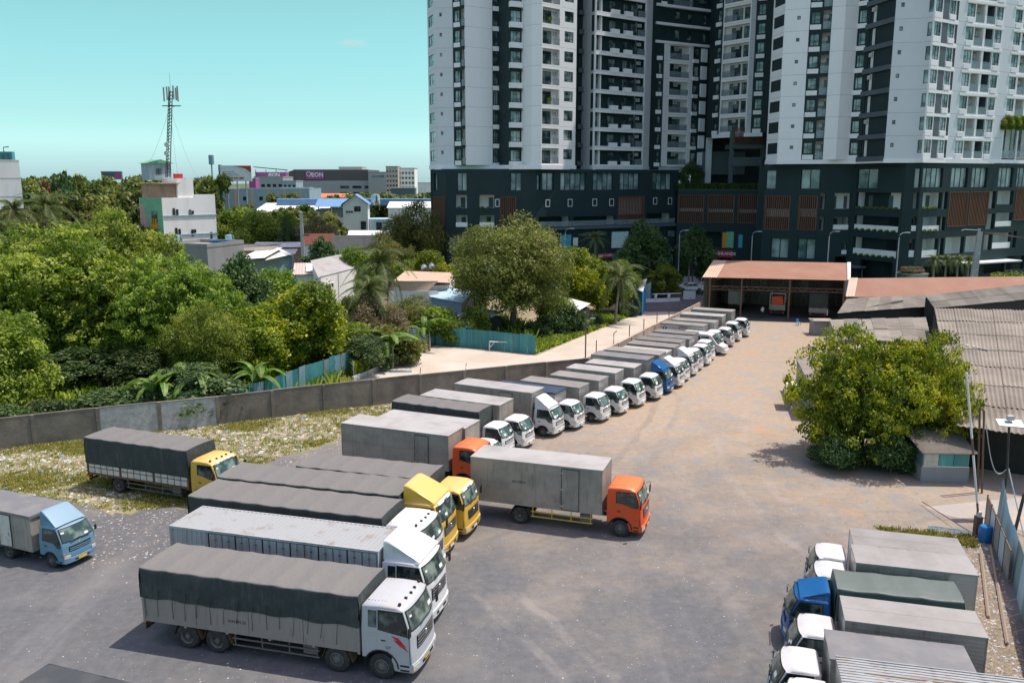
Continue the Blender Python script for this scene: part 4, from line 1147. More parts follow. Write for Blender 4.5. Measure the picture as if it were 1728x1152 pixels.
def palm(label, x, y, h, L, n, key, cat='palm', group=None, name='palm_tree', r=.16, lean=.0, mat='leaf_palm', drop=.45):
    if key not in KIND: KIND[key] = [frond_mesh(1.0, drop + .2 * k, 30, .011, .19, 5 + k, M[mat], .75 - .35 * k) for k in range(3)]
    t = thing(name, label, cat, (x, y, 0), 0, group)
    b = MB(); b.tube([(0, 0, -.1), (lean * .3, 0, h * .35), (lean * .7, 0, h * .7), (lean, 0, h)], [r * 1.3, r, r * .9, r * .8], 8)
    for i in range(int(h / .35)):
        zz = .2 + i * .35
        if zz < h - .2:
            f = zz / h; b.lathe([(r * .9, -.02), (r * 1.12, 0), (r * .9, .03)], 8, 'z', c=(lean * f, 0, zz))
    b.build('trunk', M['bark_pale'], t, fix=False)
    rnd = random.Random(int(x * 5 + y))
    for i in range(n):
        k = i % 3; a = i * 2.399 + rnd.uniform(-.2, .2)
        tilt = (-.75, -.25, .25)[k] + rnd.uniform(-.12, .12)
        s_ = L * rnd.uniform(.85, 1.1)
        o = link('frond', KIND[key][k], t, (lean, 0, h), rot=(0, tilt, a)); o.scale = (s_, s_, s_)
    return t
def banana_leaf(seed):
    rs = random.Random(seed)
    Q = []; T = []; n = 12
    for i in range(n):
        t0, t1 = i / n, (i + 1) / n
        def ax(t): return np.array([t * (1 - .25 * t), 0, .9 * t - 1.15 * t * t])
        def wd(t): return 0.02 if t < .12 else .085 * math.sin(math.pi * min(1, (t - .10) / .93)) ** .6 + .004
        a, b_ = ax(t0), ax(t1)
        gap = rs.uniform(0, .012)
        for s_ in (-1, 1):
            dz = -.35
            w0, w1 = wd(t0), wd(t1)
            Q.append([a, b_, b_ + np.array([gap, s_ * w1, w1 * dz]), a + np.array([gap, s_ * w0, w0 * dz])]); T.append(min(1, max(0, rs.gauss(.5 + .15 * s_, .15))))
        Q.append([a + (0, -.012, .006), a + (0, .012, .006), b_ + (0, .012, .006), b_ + (0, -.012, .006)]); T.append(1)
    return quads_mesh('leaf', np.array(Q), np.array(T), M['leaf_banana'])
BL = [banana_leaf(i) for i in range(4)]
def banana(label, x, y, h, n, group=None):
    t = thing('banana_plant', label, 'banana plant', (x, y, 0), 0, group)
    rnd = random.Random(int(x * 9 + y)); b = MB()
    stems = [(0, 0)] + [(rnd.uniform(-.8, .8), rnd.uniform(-.8, .8)) for _ in range(max(0, n // 8 - 0))]
    for sx, sy in stems: b.tube([(sx, sy, -.05), (sx + .05, sy, h * .3), (sx, sy, h * .52)], [.14, .11, .06], 8)
    b.build('stem', M['bark_pale'], t, fix=False)
    for i in range(n):
        sx, sy = stems[i % len(stems)]; s_ = h * rnd.uniform(.62, .9)
        o = link('leaf', BL[i % 4], t, (sx, sy, h * .48), rot=(rnd.uniform(-.3, .3), rnd.uniform(-.95, -.15), i * 2.4 + rnd.uniform(-.3, .3))); o.scale = (s_, s_ * 1.1, s_)
    return t

def tufts(name, label, pts, hmin, hmax, mat, seed=1, blades=7, wd=.05, cat=None):
    rs = np.random.RandomState(seed); P = np.array([[p[0], p[1], p[2] if len(p) > 2 else 0] for p in pts])
    n = len(P); k = blades
    base = np.repeat(P, k, axis=0) + np.concatenate([rs.normal(0, .10, (n * k, 2)), np.zeros((n * k, 1))], axis=1)
    a = rs.uniform(0, 6.28, n * k); h = rs.uniform(hmin, hmax, n * k)
    d = np.stack([np.cos(a), np.sin(a), np.zeros(n * k)], 1); s_ = np.stack([-np.sin(a), np.cos(a), np.zeros(n * k)], 1) * wd
    tip = base + d * (h * rs.uniform(.2, .9, n * k))[:, None]; tip[:, 2] += h
    Q = np.stack([base - s_, base + s_, tip + s_ * .5, tip - s_ * .5], 1)
    tone = np.clip(np.repeat(rs.uniform(.1, .9, n), k) + rs.normal(0, .15, n * k), 0, 1)
    o = link(name, quads_mesh(name, Q, tone, M[mat])); tag(o, label, cat or 'weeds', None, 'stuff'); return o

def inpoly(x, y, poly):
    c = False; j = len(poly) - 1
    for i in range(len(poly)):
        if (poly[i][1] > y) != (poly[j][1] > y) and x < (poly[j][0] - poly[i][0]) * (y - poly[i][1]) / (poly[j][1] - poly[i][1]) + poly[i][0]: c = not c
        j = i
    return c
def scatter(poly, n, seed, dens=None):
    rnd = random.Random(seed); xs = [p[0] for p in poly]; ys = [p[1] for p in poly]; out = []
    for _ in range(n * 20):
        x, y = rnd.uniform(min(xs), max(xs)), rnd.uniform(min(ys), max(ys))
        if inpoly(x, y, poly) and (dens is None or rnd.random() < dens(x, y)): out.append((x, y))
        if len(out) >= n: break
    return out
def bits(name, label, pts, smin, smax, mats, seed, cat, flat=.35):
    rs = np.random.RandomState(seed); P = np.array([[p[0], p[1], 0.01] for p in pts]); n = len(P)
    tet = np.array([[1, 0, 0], [-.5, .87, 0], [-.5, -.87, 0], [0, 0, 1.0]])
    V = []; F = []
    s_ = rs.uniform(smin, smax, n) ** 1.0; a = rs.uniform(0, 6.28, n)
    me = bpy.data.meshes.new(name)
    jit = rs.uniform(.5, 1.4, (n, 4, 1))
    ca, sa = np.cos(a), np.sin(a)
    q = tet[None] * jit * s_[:, None, None]; q[:, :, 2] *= flat
    X = q[:, :, 0] * ca[:, None] - q[:, :, 1] * sa[:, None]; Y_ = q[:, :, 0] * sa[:, None] + q[:, :, 1] * ca[:, None]
    W_ = np.stack([X + P[:, None, 0], Y_ + P[:, None, 1], q[:, :, 2] + P[:, None, 2]], 2).reshape(-1, 3)
    faces = []
    mi = []
    for i in range(n):
        b = i * 4; faces += [(b, b + 1, b + 3), (b + 1, b + 2, b + 3), (b + 2, b, b + 3)]; k = int(rs.randint(len(mats))); mi += [k] * 3
    me.from_pydata(W_.tolist(), [], faces)
    for m in mats: me.materials.append(M[m])
    me.polygons.foreach_set('material_index', mi)
    return tag(link(name, me), label, cat, None, 'stuff')

def mk_kinds():
    tree_kind('great', 3, 9.0, 7.0, 15, 46, 100000, .215, 'leaf_broad', r0=.45, clump=.06, fill=.2)
    tree_kind('great_feather', 8, 7.5, 5.6, 13, 36, 70000, .18, 'leaf_olive', r0=.45, clump=.10, fill=.2)
    tree_kind('broad', 12, 4.5, 4.6, 9.5, 24, 34000, .19, 'leaf_broad', r0=.22, clump=.12)
    tree_kind('bright', 17, 3.8, 4.0, 8.5, 24, 30000, .19, 'leaf_bright', r0=.2, clump=.13)
    tree_kind('dark', 22, 4.2, 4.6, 9.5, 20, 26000, .20, 'leaf_dark', r0=.22, clump=.12)
    tree_kind('dry', 27, 4.5, 3.6, 9, 20, 24000, .15, 'leaf_olive', r0=.22, clump=.13, fill=.1)
    tree_kind('shrub', 31, 2.0, 1.3, 2.6, 14, 8000, .14, 'leaf_broad', r0=.06, clump=.2)
    tree_kind('low', 44, 6.2, 4.1, 7.2, 40, 46000, .165, 'leaf_bright', r0=.22, clump=.075, fill=.08)
    tree_kind('far', 35, 4.5, 3.8, 8.5, 12, 5000, .55, 'leaf_broad', r0=.25, clump=.17)
    tree_kind('far_b', 39, 4.2, 3.6, 8.5, 11, 4200, .55, 'leaf_olive', r0=.25, clump=.18)

def mk_plants():
    g = 'trees in the overgrown plots beyond the wall'
    T = tree_px
    T('great', 'huge spreading tree with mid green leaves filling the left edge behind the wall', 75, 388, 80, 280)
    T('great', 'huge tree whose pale green crown reaches up to the painted house', 172, 362, 88, 220, rz=2)
    T('great', 'broad tree with lower rounded crown standing just right of the huge tree', 300, 436, 80, 205, mat='leaf_broad', rz=4)
    T('broad', 'tree at the left edge with yellow green crown just above the wall', -15, 520, 66, 190)
    T('dark', 'leafy tree coloured dark for shade low behind the wall under the huge tree', 120, 590, 74, 190, rz=1, mat='leaf_dark')  # dark leaves stand in for the shade beneath the huge tree
    T('dark', 'leafy tree coloured dark for shade low behind the wall left of the banana plants', 225, 585, 75, 150, rz=3, mat='leaf_dark')  # shade behind the wall put into the leaf colour here too
    T('great_feather', 'feathery yellow green tree bending down beside the banana plants', 345, 520, 74, 150, mat='leaf_broad')
    T('great', 'great tree outside the left edge of the view behind the wall', -230, 400, 84, 300, rz=1)
    T('great_feather', 'olive tree outside the left edge of the view near the wall', -430, 470, 74, 260, mat='leaf_broad')
    T('dark', 'dark leaved tree in front of the grey house', 400, 437, 88, 120)
    T('bright', 'bright green tree standing before the white grey roofed house', 507, 478, 80, 150)
    T('broad', 'round olive green crown left of the white grey roofed house', 455, 448, 92, 110)
    T('bright', 'small bright tree left of the banana plant by the teal fence', 430, 520, 76, 120, rz=2.2)
    T('broad', 'leafy tree low in front of the dark leaved tree', 375, 540, 77, 110, rz=1.2)
    T('dry', 'grey branched bush right of the bright green tree', 635, 505, 89, 110, mat='leaf_dry')
    T('dry', 'olive bush under the brown roofed house', 690, 505, 98, 105)
    T('broad', 'leafy bush left of the small palm before the brown roofed house', 590, 540, 84, 100)
    T('great_feather', 'large olive tamarind tree with dark trunk behind the teal fence', 866, 375, 103.5, 212, rz=.6)
    T('bright', 'bright green tree right of the large tamarind', 985, 420, 116, 82)
    T('bright', 'bright yellow green tree left of the large tamarind', 728, 424, 130, 66)
    T('dry', 'tall brownish tree at the left foot of the dark podium', 697, 348, 152, 108)
    T('dry', 'lower olive tree beside the tall brownish tree', 655, 400, 140, 90, mat='leaf_olive')
    T('dark', 'dark green dense bush before the white grey roofed house wall', 545, 407, 118, 85, mat='leaf_dark')
    T('bright', 'bright green hedge tree behind the white grey roofed house', 600, 418, 114, 75, mat='leaf_broad')
    T('bright', 'dull green tree leaning out over the road beside the coconut palm', 1045, 440, 120, 70, mat='leaf_broad')
    T('shrub', 'round bush in front of the teal fence corner', 800, 520, 98, 56, cat='shrub')
    T('dark', 'dark green street tree in the shade of the towers', 1090, 378, 142, 100)
    T('dark', 'dark tree right of the first street lamp in the tower shade', 1172, 385, 150, 66, mat='leaf_dark')
    T('dark', 'small dark street tree by the white car', 1125, 448, 136, 62, mat='leaf_broad')
    T('broad', 'shrubby tree between the painted house and the factory', 400, 345, 175, 100)
    T('bright', 'green tree right of the painted house', 440, 362, 165, 90, mat='leaf_broad')
    T('dark', 'dark green tree before the long blue roofed factory', 480, 362, 170, 70, mat='leaf_broad')
    T('dry', 'brownish tree before the blue roofed white house', 530, 372, 168, 90, mat='leaf_dry')
    T('far_b', 'round olive tree before the pale blue warehouse', 475, 318, 280, 55)
    T('dark', 'dark tree right of the olive round tree below the long roof', 485, 372, 160, 40)
    # right hand tree by the gate and shrubs round it
    p = G(1490, 778)
    T('low', 'sprawling tree with sunlit yellow green leaves in front of the old shed roofs', 1468, 566, p.y + 1.2, 235, rz=.4)
    T('low', 'second sprawling tree with sunlit leaves, the right one of the pair before the old sheds', 1565, 574, p.y + .8, 180, rz=2.4)
    for i, (px, py) in enumerate(((1385, 792), (1425, 797), (1470, 800), (1515, 802), (1550, 800))):
        q = G(px, py); tree('shrub', 'weedy shrub coloured dark for the shade under the trees before the old sheds, %s from the left' % ('first', 'second', 'third', 'fourth', 'fifth')[i], q.x + .3 * (-1) ** i, q.y + (.9, .2, 1.2, .4, .9)[i], (1.3, 2.3, 1.5, 2.6, 1.2)[i], (1.9, 2.6, 1.8, 2.9, 2.0)[i], 'shrubs under the tree before the old sheds', cat='shrub', mat='leaf_dark')  # dark leaf colour paints the tangled shade below the crowns
    # shrubs in overgrown plots, hard to tell apart
    rnd = random.Random(5)
    spots = [(560, 545, 86), (610, 560, 82), (660, 550, 86), (350, 640, 66), (250, 665, 66), (180, 676, 65), (90, 695, 63), (20, 700, 61), (700, 530, 98), (745, 520, 97), (320, 610, 68), (1010, 470, 122), (935, 500, 106), (960, 515, 104), (760, 470, 118), (690, 440, 135), (800, 480, 120), (600, 500, 100), (420, 500, 100), (540, 460, 112)]
    sl = ['directly above the teal fence end', 'left of the short palm', 'under the banana plant by the fence corner', 'above the wall between the two banana groups', 'below the left banana pair', 'at the wall under the huge tree', 'at the wall near the left edge', 'at the wall in the left corner of the view',
          'behind the wall left of the dark teal fence', 'before the blue shed', 'left of the banana pair stems', 'beside the leaning coconut palm', 'on the creeper bank left of the coconut palm', 'on the creeper bank by the white roofed shed', 'left of the large tamarind crown', 'at the foot of the brownish tree', 'behind the large tamarind', 'at the left gable of the white grey roofed house', 'below the workshop roof', 'above the white house skylight']
    for i, (px, py, y) in enumerate(spots):
        q = D(px, py, y); h = max(2.2, q.z)
        tree(('shrub', 'broad', 'bright')[i % 3] if h > 4 else 'shrub', 'green shrub ' + sl[i % len(sl)], q.x, y, h, rnd.uniform(4, 7), 'shrubs in the overgrown plots', cat='shrub', mat=('leaf_dark' if 3 <= i < 8 else ('leaf_broad', 'leaf_dark', 'leaf_olive')[i % 3]), name='shrub')
    for lb, px, y, h, w_ in (('low round bush at the foot of the large tamarind trunk', 905, 101, 1.8, 3.6), ('leafy bush between the tamarind trunk and the creeper bank', 935, 103, 2.4, 4.4), ('bush with pale leaves on the creeper bank', 968, 106, 1.8, 3.6), ('yellow green bush at the far end of the creeper bank', 1060, 117, 1.5, 3.0), ('low bush on the bare soil behind the dark teal fence', 842, 104, 1.6, 3.4), ('spiky bush on the creeper bank beside the lane', 1000, 109, 1.5, 3.0)):
        tree('shrub', lb, D(px, 560, y).x, y, h, w_, cat='shrub', mat='leaf_dark' if y % 2 else 'leaf_broad', name='shrub')
    # palms
    def pal(label, px, ptop, y, L, n=18, **k):
        q = D(px, ptop, y); palm(label, q.x, y, q.z - L * .35, L, n, 'coconut', **k)
    pal('coconut palm leaning over the small tin roof beside the road', 1040, 447, 111, 4.6, 20, lean=.5)
    pal('coconut palm standing before the white grey roofed house', 640, 420, 97, 4.8, 22)
    pal('short palm before the white grey roofed house', 622, 470, 90, 3.9, 20)
    pal('slender palm before the white wall at the left edge', 22, 338, 118, 4.4, 20)
    pal('palm with drooping fronds at the far left edge', -6, 372, 112, 4.4, 20)
    pal('palm half buried in the forest right of the left white building', 75, 330, 125, 4.6, 20)
    pal('dark palm before the shop posters of the podium', 1005, 392, 146, 3.2, 18)
    pal('dark palm beside the red shop sign of the podium', 1165, 398, 150, 3.6, 18)
    for i, px in enumerate((1578, 1598, 1618, 1636)):
        pal('fan palm in the row before the car park, %s from the left' % ('first', 'second', 'third', 'fourth')[i], px, 432, 124 + (i % 2) * 1.5, 1.9, 16, group='fan palms before the car park ramp')
    # bananas
    for lb, px, py, y, h, n in (('banana plant left of the teal fence end, close behind the wall', 437, 582, 69, 4.3, 12), ('banana plant on the left of the pair close behind the wall', 265, 600, 66, 4.0, 12), ('banana plant on the right of the pair close behind the wall', 322, 590, 67, 4.6, 13),
                                ('banana plant between the bush and the teal fence corner', 655, 545, 84, 4.4, 12), ('banana plant at the left end of the teal fence', 715, 515, 92, 4.2, 9), ('small banana plant by the large tree trunk behind the wall', 300, 630, 65, 2.6, 8)):
        q = D(px, py, y); banana(lb, q.x, y, h, n)
    # green belt far behind: singled out trees in front, one mass behind
    rnd = random.Random(9)
    g = 'trees of the green belt behind the painted house'
    for i in range(46):
        px = 45 + (i % 16) * 14 + rnd.uniform(-5, 5) if i < 32 else 370 + (i - 32) * 13
        y = (150 + rnd.uniform(0, 25)) if i < 16 else (190 + rnd.uniform(0, 35) if i < 32 else 185 + rnd.uniform(0, 40))
        pt = 355 + rnd.uniform(-12, 18) if i < 16 else (318 + rnd.uniform(-8, 14) if i < 32 else 352 + rnd.uniform(-8, 12))
        q = D(px, pt, y)
        tree(('far', 'far_b')[rnd.random() < .4], 'tree in the green belt behind the painted house', q.x, y, q.z, rnd.uniform(9, 14), g, mat=rnd.choice(['leaf_far', 'leaf_olive', 'leaf_dark', 'leaf_far']))
    T('far', 'tree with dark red crown standing on the skyline at left', 72, 303, 230, 26, mat='leaf_red')
    T('far', 'tall dark tree on the skyline right of the red crown', 112, 287, 260, 34, mat='leaf_dark')
    T('far_b', 'tall loose tree on the skyline above the forest', 92, 291, 270, 22, mat='leaf_dark')
    mass('distant_forest', 'far green belt of trees running along the skyline', rnd)

def mass(name, label, rnd):
    me = KIND['far'][0]; n = len(me.vertices); co = np.empty(n * 3, np.float32); me.vertices.foreach_get('co', co); co = co.reshape(-1, 4, 3)
    tn = np.empty(len(me.polygons), np.float32); me.attributes['tone'].data.foreach_get('value', tn)
    Q = []; T = []
    spots = []
    for i in range(60): spots.append((rnd.uniform(-20, 360), rnd.uniform(298, 314), rnd.uniform(270, 420)))
    for i in range(34): spots.append((rnd.uniform(330, 760), rnd.uniform(325, 333), rnd.uniform(400, 520)))
    for i in range(14): spots.append((rnd.uniform(560, 730), rnd.uniform(330, 338), rnd.uniform(330, 400)))
    for i in range(40): spots.append((rnd.uniform(-900, 0), rnd.uniform(292, 312), rnd.uniform(250, 500)))
    for px, pt, y in spots:
        q = D(px, pt, y)
        h = min(24, max(7, q.z)); s_ = rnd.uniform(1.1, 2.0); a = rnd.uniform(0, 6.28)
        sel = np.random.RandomState(int(y * 3)).rand(len(co)) < .55
        c = co[sel] * np.array([s_, s_, h / 9.0 * 1.25])
        X = c[:, :, 0] * math.cos(a) - c[:, :, 1] * math.sin(a) + q.x; Y_ = c[:, :, 0] * math.sin(a) + c[:, :, 1] * math.cos(a) + y
        Q.append(np.stack([X, Y_, c[:, :, 2] + h - 3.3 * h / 9 * 1.25], 2)); T.append(np.clip(tn[sel] + rnd.uniform(-.3, .3), 0, 1))
    o = link(name, quads_mesh(name, np.concatenate(Q), np.concatenate(T), M['leaf_far'])); tag(o, label, 'forest', None, 'stuff')
# ================================================================ ground
def ground_mat():
    m, n, b = nodes('yard ground'); L = n.links
    tc = N(n, 'ShaderNodeTexCoord'); P = tc.outputs['Object']
    def noise_(s, d=6, r=.6, vec=P):
        x = N(n, 'ShaderNodeTexNoise', i_Scale=s, i_Detail=float(d), i_Roughness=r); L.new(vec, x.inputs['Vector']); return x.outputs[0]
    def rng(v, a, b_, c=0., d=1.):
        x = N(n, 'ShaderNodeMapRange', i_1=a, i_2=b_, i_3=c, i_4=d); L.new(v, x.inputs[0]); return x.outputs[0]
    def mix(f, a, b_, t='MIX'):
        x = N(n, 'ShaderNodeMix', data_type='RGBA', blend_type=t)
        for s, k in ((f, 0), (a, 6), (b_, 7)):
            if isinstance(s, (tuple, float, int)): x.inputs[k].default_value = s if isinstance(s, float) else C4(s)
            else: L.new(s, x.inputs[k])
        return x.outputs[2]
    def math_(op, a, b_):
        x = N(n, 'ShaderNodeMath', operation=op)
        for s, k in ((a, 0), (b_, 1)):
            if isinstance(s, (float, int)): x.inputs[k].default_value = s
            else: L.new(s, x.inputs[k])
        return x.outputs[0]
    sx = N(n, 'ShaderNodeSeparateXYZ'); L.new(P, sx.inputs[0])
    big = noise_(.045, 4); mid = noise_(.22, 6, .65); fine = noise_(2.2, 8, .7); grit = noise_(14, 4, .7)
    # crushed grey stone near the camera, tan dirt with distance down the yard
    t = math_('ADD', math_('MULTIPLY', sx.outputs[1], .018), math_('MULTIPLY', sx.outputs[0], .012))
    t = math_('ADD', t, math_('MULTIPLY', math_('SUBTRACT', mid, .5), .7))
    t = math_('ADD', t, math_('MULTIPLY', math_('SUBTRACT', big, .5), .8))
    dirt = rng(t, .62, 1.35)
    gravel = mix(rng(fine, .35, .7), (.098, .102, .107), (.142, .143, .145))
    gravel = mix(rng(mid, .5, .72), gravel, (.165, .158, .15))
    sand = mix(rng(fine, .35, .7), (.325, .25, .175), (.40, .325, .245))
    sand = mix(rng(noise_(.5, 7, .7), .50, .64), sand, (.28, .265, .25))
    sand = mix(rng(noise_(.3, 5, .6), .58, .70), sand, (.42, .265, .15))
    col = mix(dirt, gravel, sand)
    # pale and dark stone specks
    vo = N(n, 'ShaderNodeTexVoronoi', i_Scale=7.0); L.new(P, vo.inputs['Vector'])
    sp = rng(vo.outputs['Distance'], .16, .10); bw = N(n, 'ShaderNodeSeparateColor'); L.new(vo.outputs['Color'], bw.inputs[0])
    pale = math_('MULTIPLY', sp, rng(bw.outputs[0], .72, .74)); dark = math_('MULTIPLY', sp, rng(bw.outputs[1], .80, .82))
    col = mix(math_('MULTIPLY', pale, .55), col, (.50, .48, .45)); col = mix(math_('MULTIPLY', dark, .5), col, (.07, .07, .07))
    col = mix(rng(grit, .3, .75, 0., .22), col, (.12, .12, .12))
    # long wheel worn streaks along the yard
    mp = N(n, 'ShaderNodeMapping'); mp.inputs[2].default_value = (0, 0, R(-28)); mp.inputs[3].default_value = (.55, .045, 1); L.new(P, mp.inputs[0])
    st = noise_(1.0, 5, .6, mp.outputs[0]); col = mix(rng(st, .55, .75, 0., .22), col, (.30, .29, .28))
    # tyre tracks swept round by turning trucks
    for cx, cy, rr_ in ((-30, 75, 42.0), (-30, 75, 43.9), (30, 20, 24.0), (30, 20, 25.9), (60, 50, 44.0), (60, 50, 46.0), (-40, 10, 46.5), (-40, 10, 48.4)):
        vs = N(n, 'ShaderNodeVectorMath', operation='DISTANCE'); L.new(P, vs.inputs[0]); vs.inputs[1].default_value = (cx, cy, 0)
        wob = math_('ADD', vs.outputs['Value'], math_('MULTIPLY', big, 5.0))
        ab = math_('ABSOLUTE', math_('SUBTRACT', wob, rr_ + 2.5), 0.0)
        tr_ = math_('MULTIPLY', rng(ab, .34, .16), rng(mid, .42, .60, 0., .26)); col = mix(tr_, col, (.085, .082, .078) if int(cx) % 20 else (.34, .31, .28))
    # oil stains
    oil = rng(noise_(.8, 4), .72, .78, 0., .3); col = mix(oil, col, (.06, .06, .062))
    L.new(col, b.inputs['Base Color']); b.inputs['Roughness'].default_value = .95; b.inputs['Specular IOR Level'].default_value = .15
    bp = N(n, 'ShaderNodeBump', i_Strength=.5, i_Distance=.05); L.new(math_('ADD', fine, math_('MULTIPLY', grit, .5)), bp.inputs['Height']); L.new(bp.outputs[0], b.inputs['Normal'])
    return m
M['ground'] = ground_mat()
M['soil'] = pm('weedy soil', (.20, .18, .10), .95, scale=.5, col2=(.34, .26, .17), amt=.6, bump=.5, bscale=9)
M['litter_soil'] = pm('littered weedy strip', (.155, .165, .055), .95, scale=1.4, col2=(.36, .28, .19), amt=.6, bump=.8, bscale=6)
M['forest_floor'] = pm('far ground', (.07, .085, .03), .95, scale=.05, col2=(.13, .12, .06), amt=.5)
M['concrete_pad'] = pm('warm tan concrete paving', (.44, .37, .29), .85, scale=.22, col2=(.52, .47, .41), amt=.7, bump=.15, bscale=3)  # warm tan base with paler patches
M['verge'] = pm('leaf littered verge', (.17, .14, .095), .95, scale=1.6, col2=(.27, .215, .15), amt=.6, bump=.8, bscale=6)
M['lane'] = pm('dusty lane', (.33, .30, .27), .95, scale=.5, col2=(.42, .34, .26), amt=.7, bump=.3, bscale=8)
M['asphalt'] = pm('asphalt', (.10, .105, .11), .9, scale=.4, col2=(.15, .15, .15), amt=.5, bump=.2, bscale=12)
M['concrete_wall'] = pm('stained concrete wall', (.215, .185, .15), .9, scale=.7, col2=(.10, .088, .075), amt=.8, bump=.3, bscale=6, objrand=.10, world=True)
M['concrete_pale'] = pm('pale patched render', (.42, .42, .42), .9, scale=2.4, col2=(.26, .25, .24), amt=.7, bump=.3, bscale=8)
M['tin_teal'] = pm('teal sheet metal', (.05, .24, .26), .45, metal=.1, scale=1.3, col2=(.10, .30, .32), amt=.6, objrand=.25, streak=True)
M['tin_teal_pale'] = pm('faded teal sheet metal', (.17, .30, .34), .45, metal=.2, scale=1.2, col2=(.25, .36, .38), amt=.6, objrand=.15)
M['tin_rust_roof'] = pm('red brown sheet roof', (.29, .145, .095), .65, scale=.35, col2=(.33, .185, .13), amt=.6)
M['tin_brown_pale'] = pm('pale brown sheet roof', (.52, .38, .28), .6, scale=.4, col2=(.46, .32, .23), amt=.6)
M['tin_white'] = pm('white sheet roof', (.66, .66, .64), .5, scale=.5, col2=(.55, .53, .50), amt=.5)
M['tin_blue'] = pm('blue sheet roof', (.12, .24, .42), .5, scale=.6, col2=(.17, .29, .44), amt=.5)
M['tin_bluepale'] = pm('pale blue sheet roof', (.34, .50, .58), .45, scale=.6, col2=(.48, .58, .62), amt=.5, streak=True)
M['fibro'] = pm('grey fibre cement roof', (.265, .235, .198), .85, scale=.6, col2=(.175, .155, .13), amt=.6, bump=.1, bscale=6, objrand=.22, world=True)
M['fibro_warm'] = pm('weathered corrugated roof', (.245, .212, .175), .85, scale=.35, col2=(.16, .137, .112), amt=.65, bump=.1, bscale=6, objrand=.13, world=True)
M['pinkish'] = pm('pinkish sheet', (.52, .42, .37), .7)
M['wall_white'] = pm('whitewashed wall', (.80, .78, .76), .8, scale=.35, col2=(.66, .63, .60), amt=.45, streak=True)
M['wall_grey'] = pm('grey rendered wall', (.27, .27, .28), .85, scale=.5, col2=(.21, .21, .215), amt=.5, streak=True)
M['brick_wall'] = pm('bare red brown wall', (.36, .22, .16), .9, scale=.8, col2=(.45, .33, .26), amt=.5)
M['mural_green'] = pm('green painted wall', (.16, .42, .26), .8); M['mural_pink'] = pm('pink painted wall', (.58, .30, .29), .8)
M['mural_dark'] = pm('dark painted wall', (.06, .10, .08), .8); M['mural_orange'] = pm('orange painted stair', (.72, .30, .03), .6)
M['window_dark'] = glass_mat('house window glass', (.02, .03, .035), (.12, .15, .16), .2, .5)
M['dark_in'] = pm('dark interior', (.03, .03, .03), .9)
M['orange_tile'] = pm('orange tile roof', (.62, .20, .09), .7)
M['magenta'] = pm('magenta panel', (.36, .08, .25), .6, var=.05); M['brown_panel'] = pm('brown cladding', (.125, .10, .105), .6)  # far mall colours lightened to stand in for distance haze
M['mall_grey'] = pm('pale grey cladding', (.36, .37, .38), .6); M['steel_blue'] = pm('blue grey cladding', (.30, .40, .46), .6, streak=True)
M['poster_teal'] = pm('pale teal print', (.60, .76, .73), .6); M['poster_red'] = pm('red print', (.62, .05, .04), .6); M['poster_white'] = pm('white print', (.78, .78, .76), .6)
M['shop_red'] = pm('red shop board', (.5, .03, .03), .5); M['poster_blue'] = pm('blue poster', (.05, .30, .50), .5, scale=1.2, col2=(.12, .45, .40), amt=.6); M['poster_green'] = pm('green poster', (.10, .42, .30), .5, scale=1.5, col2=(.35, .5, .15), amt=.6)
M['tarp_blue'] = pm('bright blue sheet', (.04, .25, .48), .5); M['blue_barrel'] = pm('blue plastic', (.02, .16, .42), .35)
M['litter_white'] = pm('pale litter', (.55, .53, .50), .8, var=.15, scale=30); M['litter_tan'] = pm('tan rubble', (.36, .28, .21), .9, scale=20); M['litter_blue'] = pm('blue litter', (.15, .30, .42), .7)
M['stone_grey'] = pm('grey stones', (.24, .235, .23), .9, scale=20)

def sheet(name, pts, z, mat, kind='structure', label=None, cat=None, sub=0):
    b = MB(); b.face([(p[0], p[1], z) for p in pts]); o = b.build(name, M[mat], fix=False)
    if o.data.polygons[0].normal.z < 0: o.data.flip_normals()
    tag(o, label, cat, None, kind); return o

WC = [G(-60, 765), G(0, 757), G(366, 727), G(640, 690)]      # foot of the concrete wall
corner = G(987, 605, 2.2); corner.z = 0
farw = G(1181, 510.5, 2.2); farw.z = 0
wall_top = [G(-60, 713, 2.2), G(54, 700, 2.2), G(164, 688.5, 2.2), G(366, 669, 2.2), G(546, 649, 2.2), G(709, 632, 2.2), corner]
wall_top.insert(0, wall_top[0] + (wall_top[0] - wall_top[1]).normalized() * 21.0)

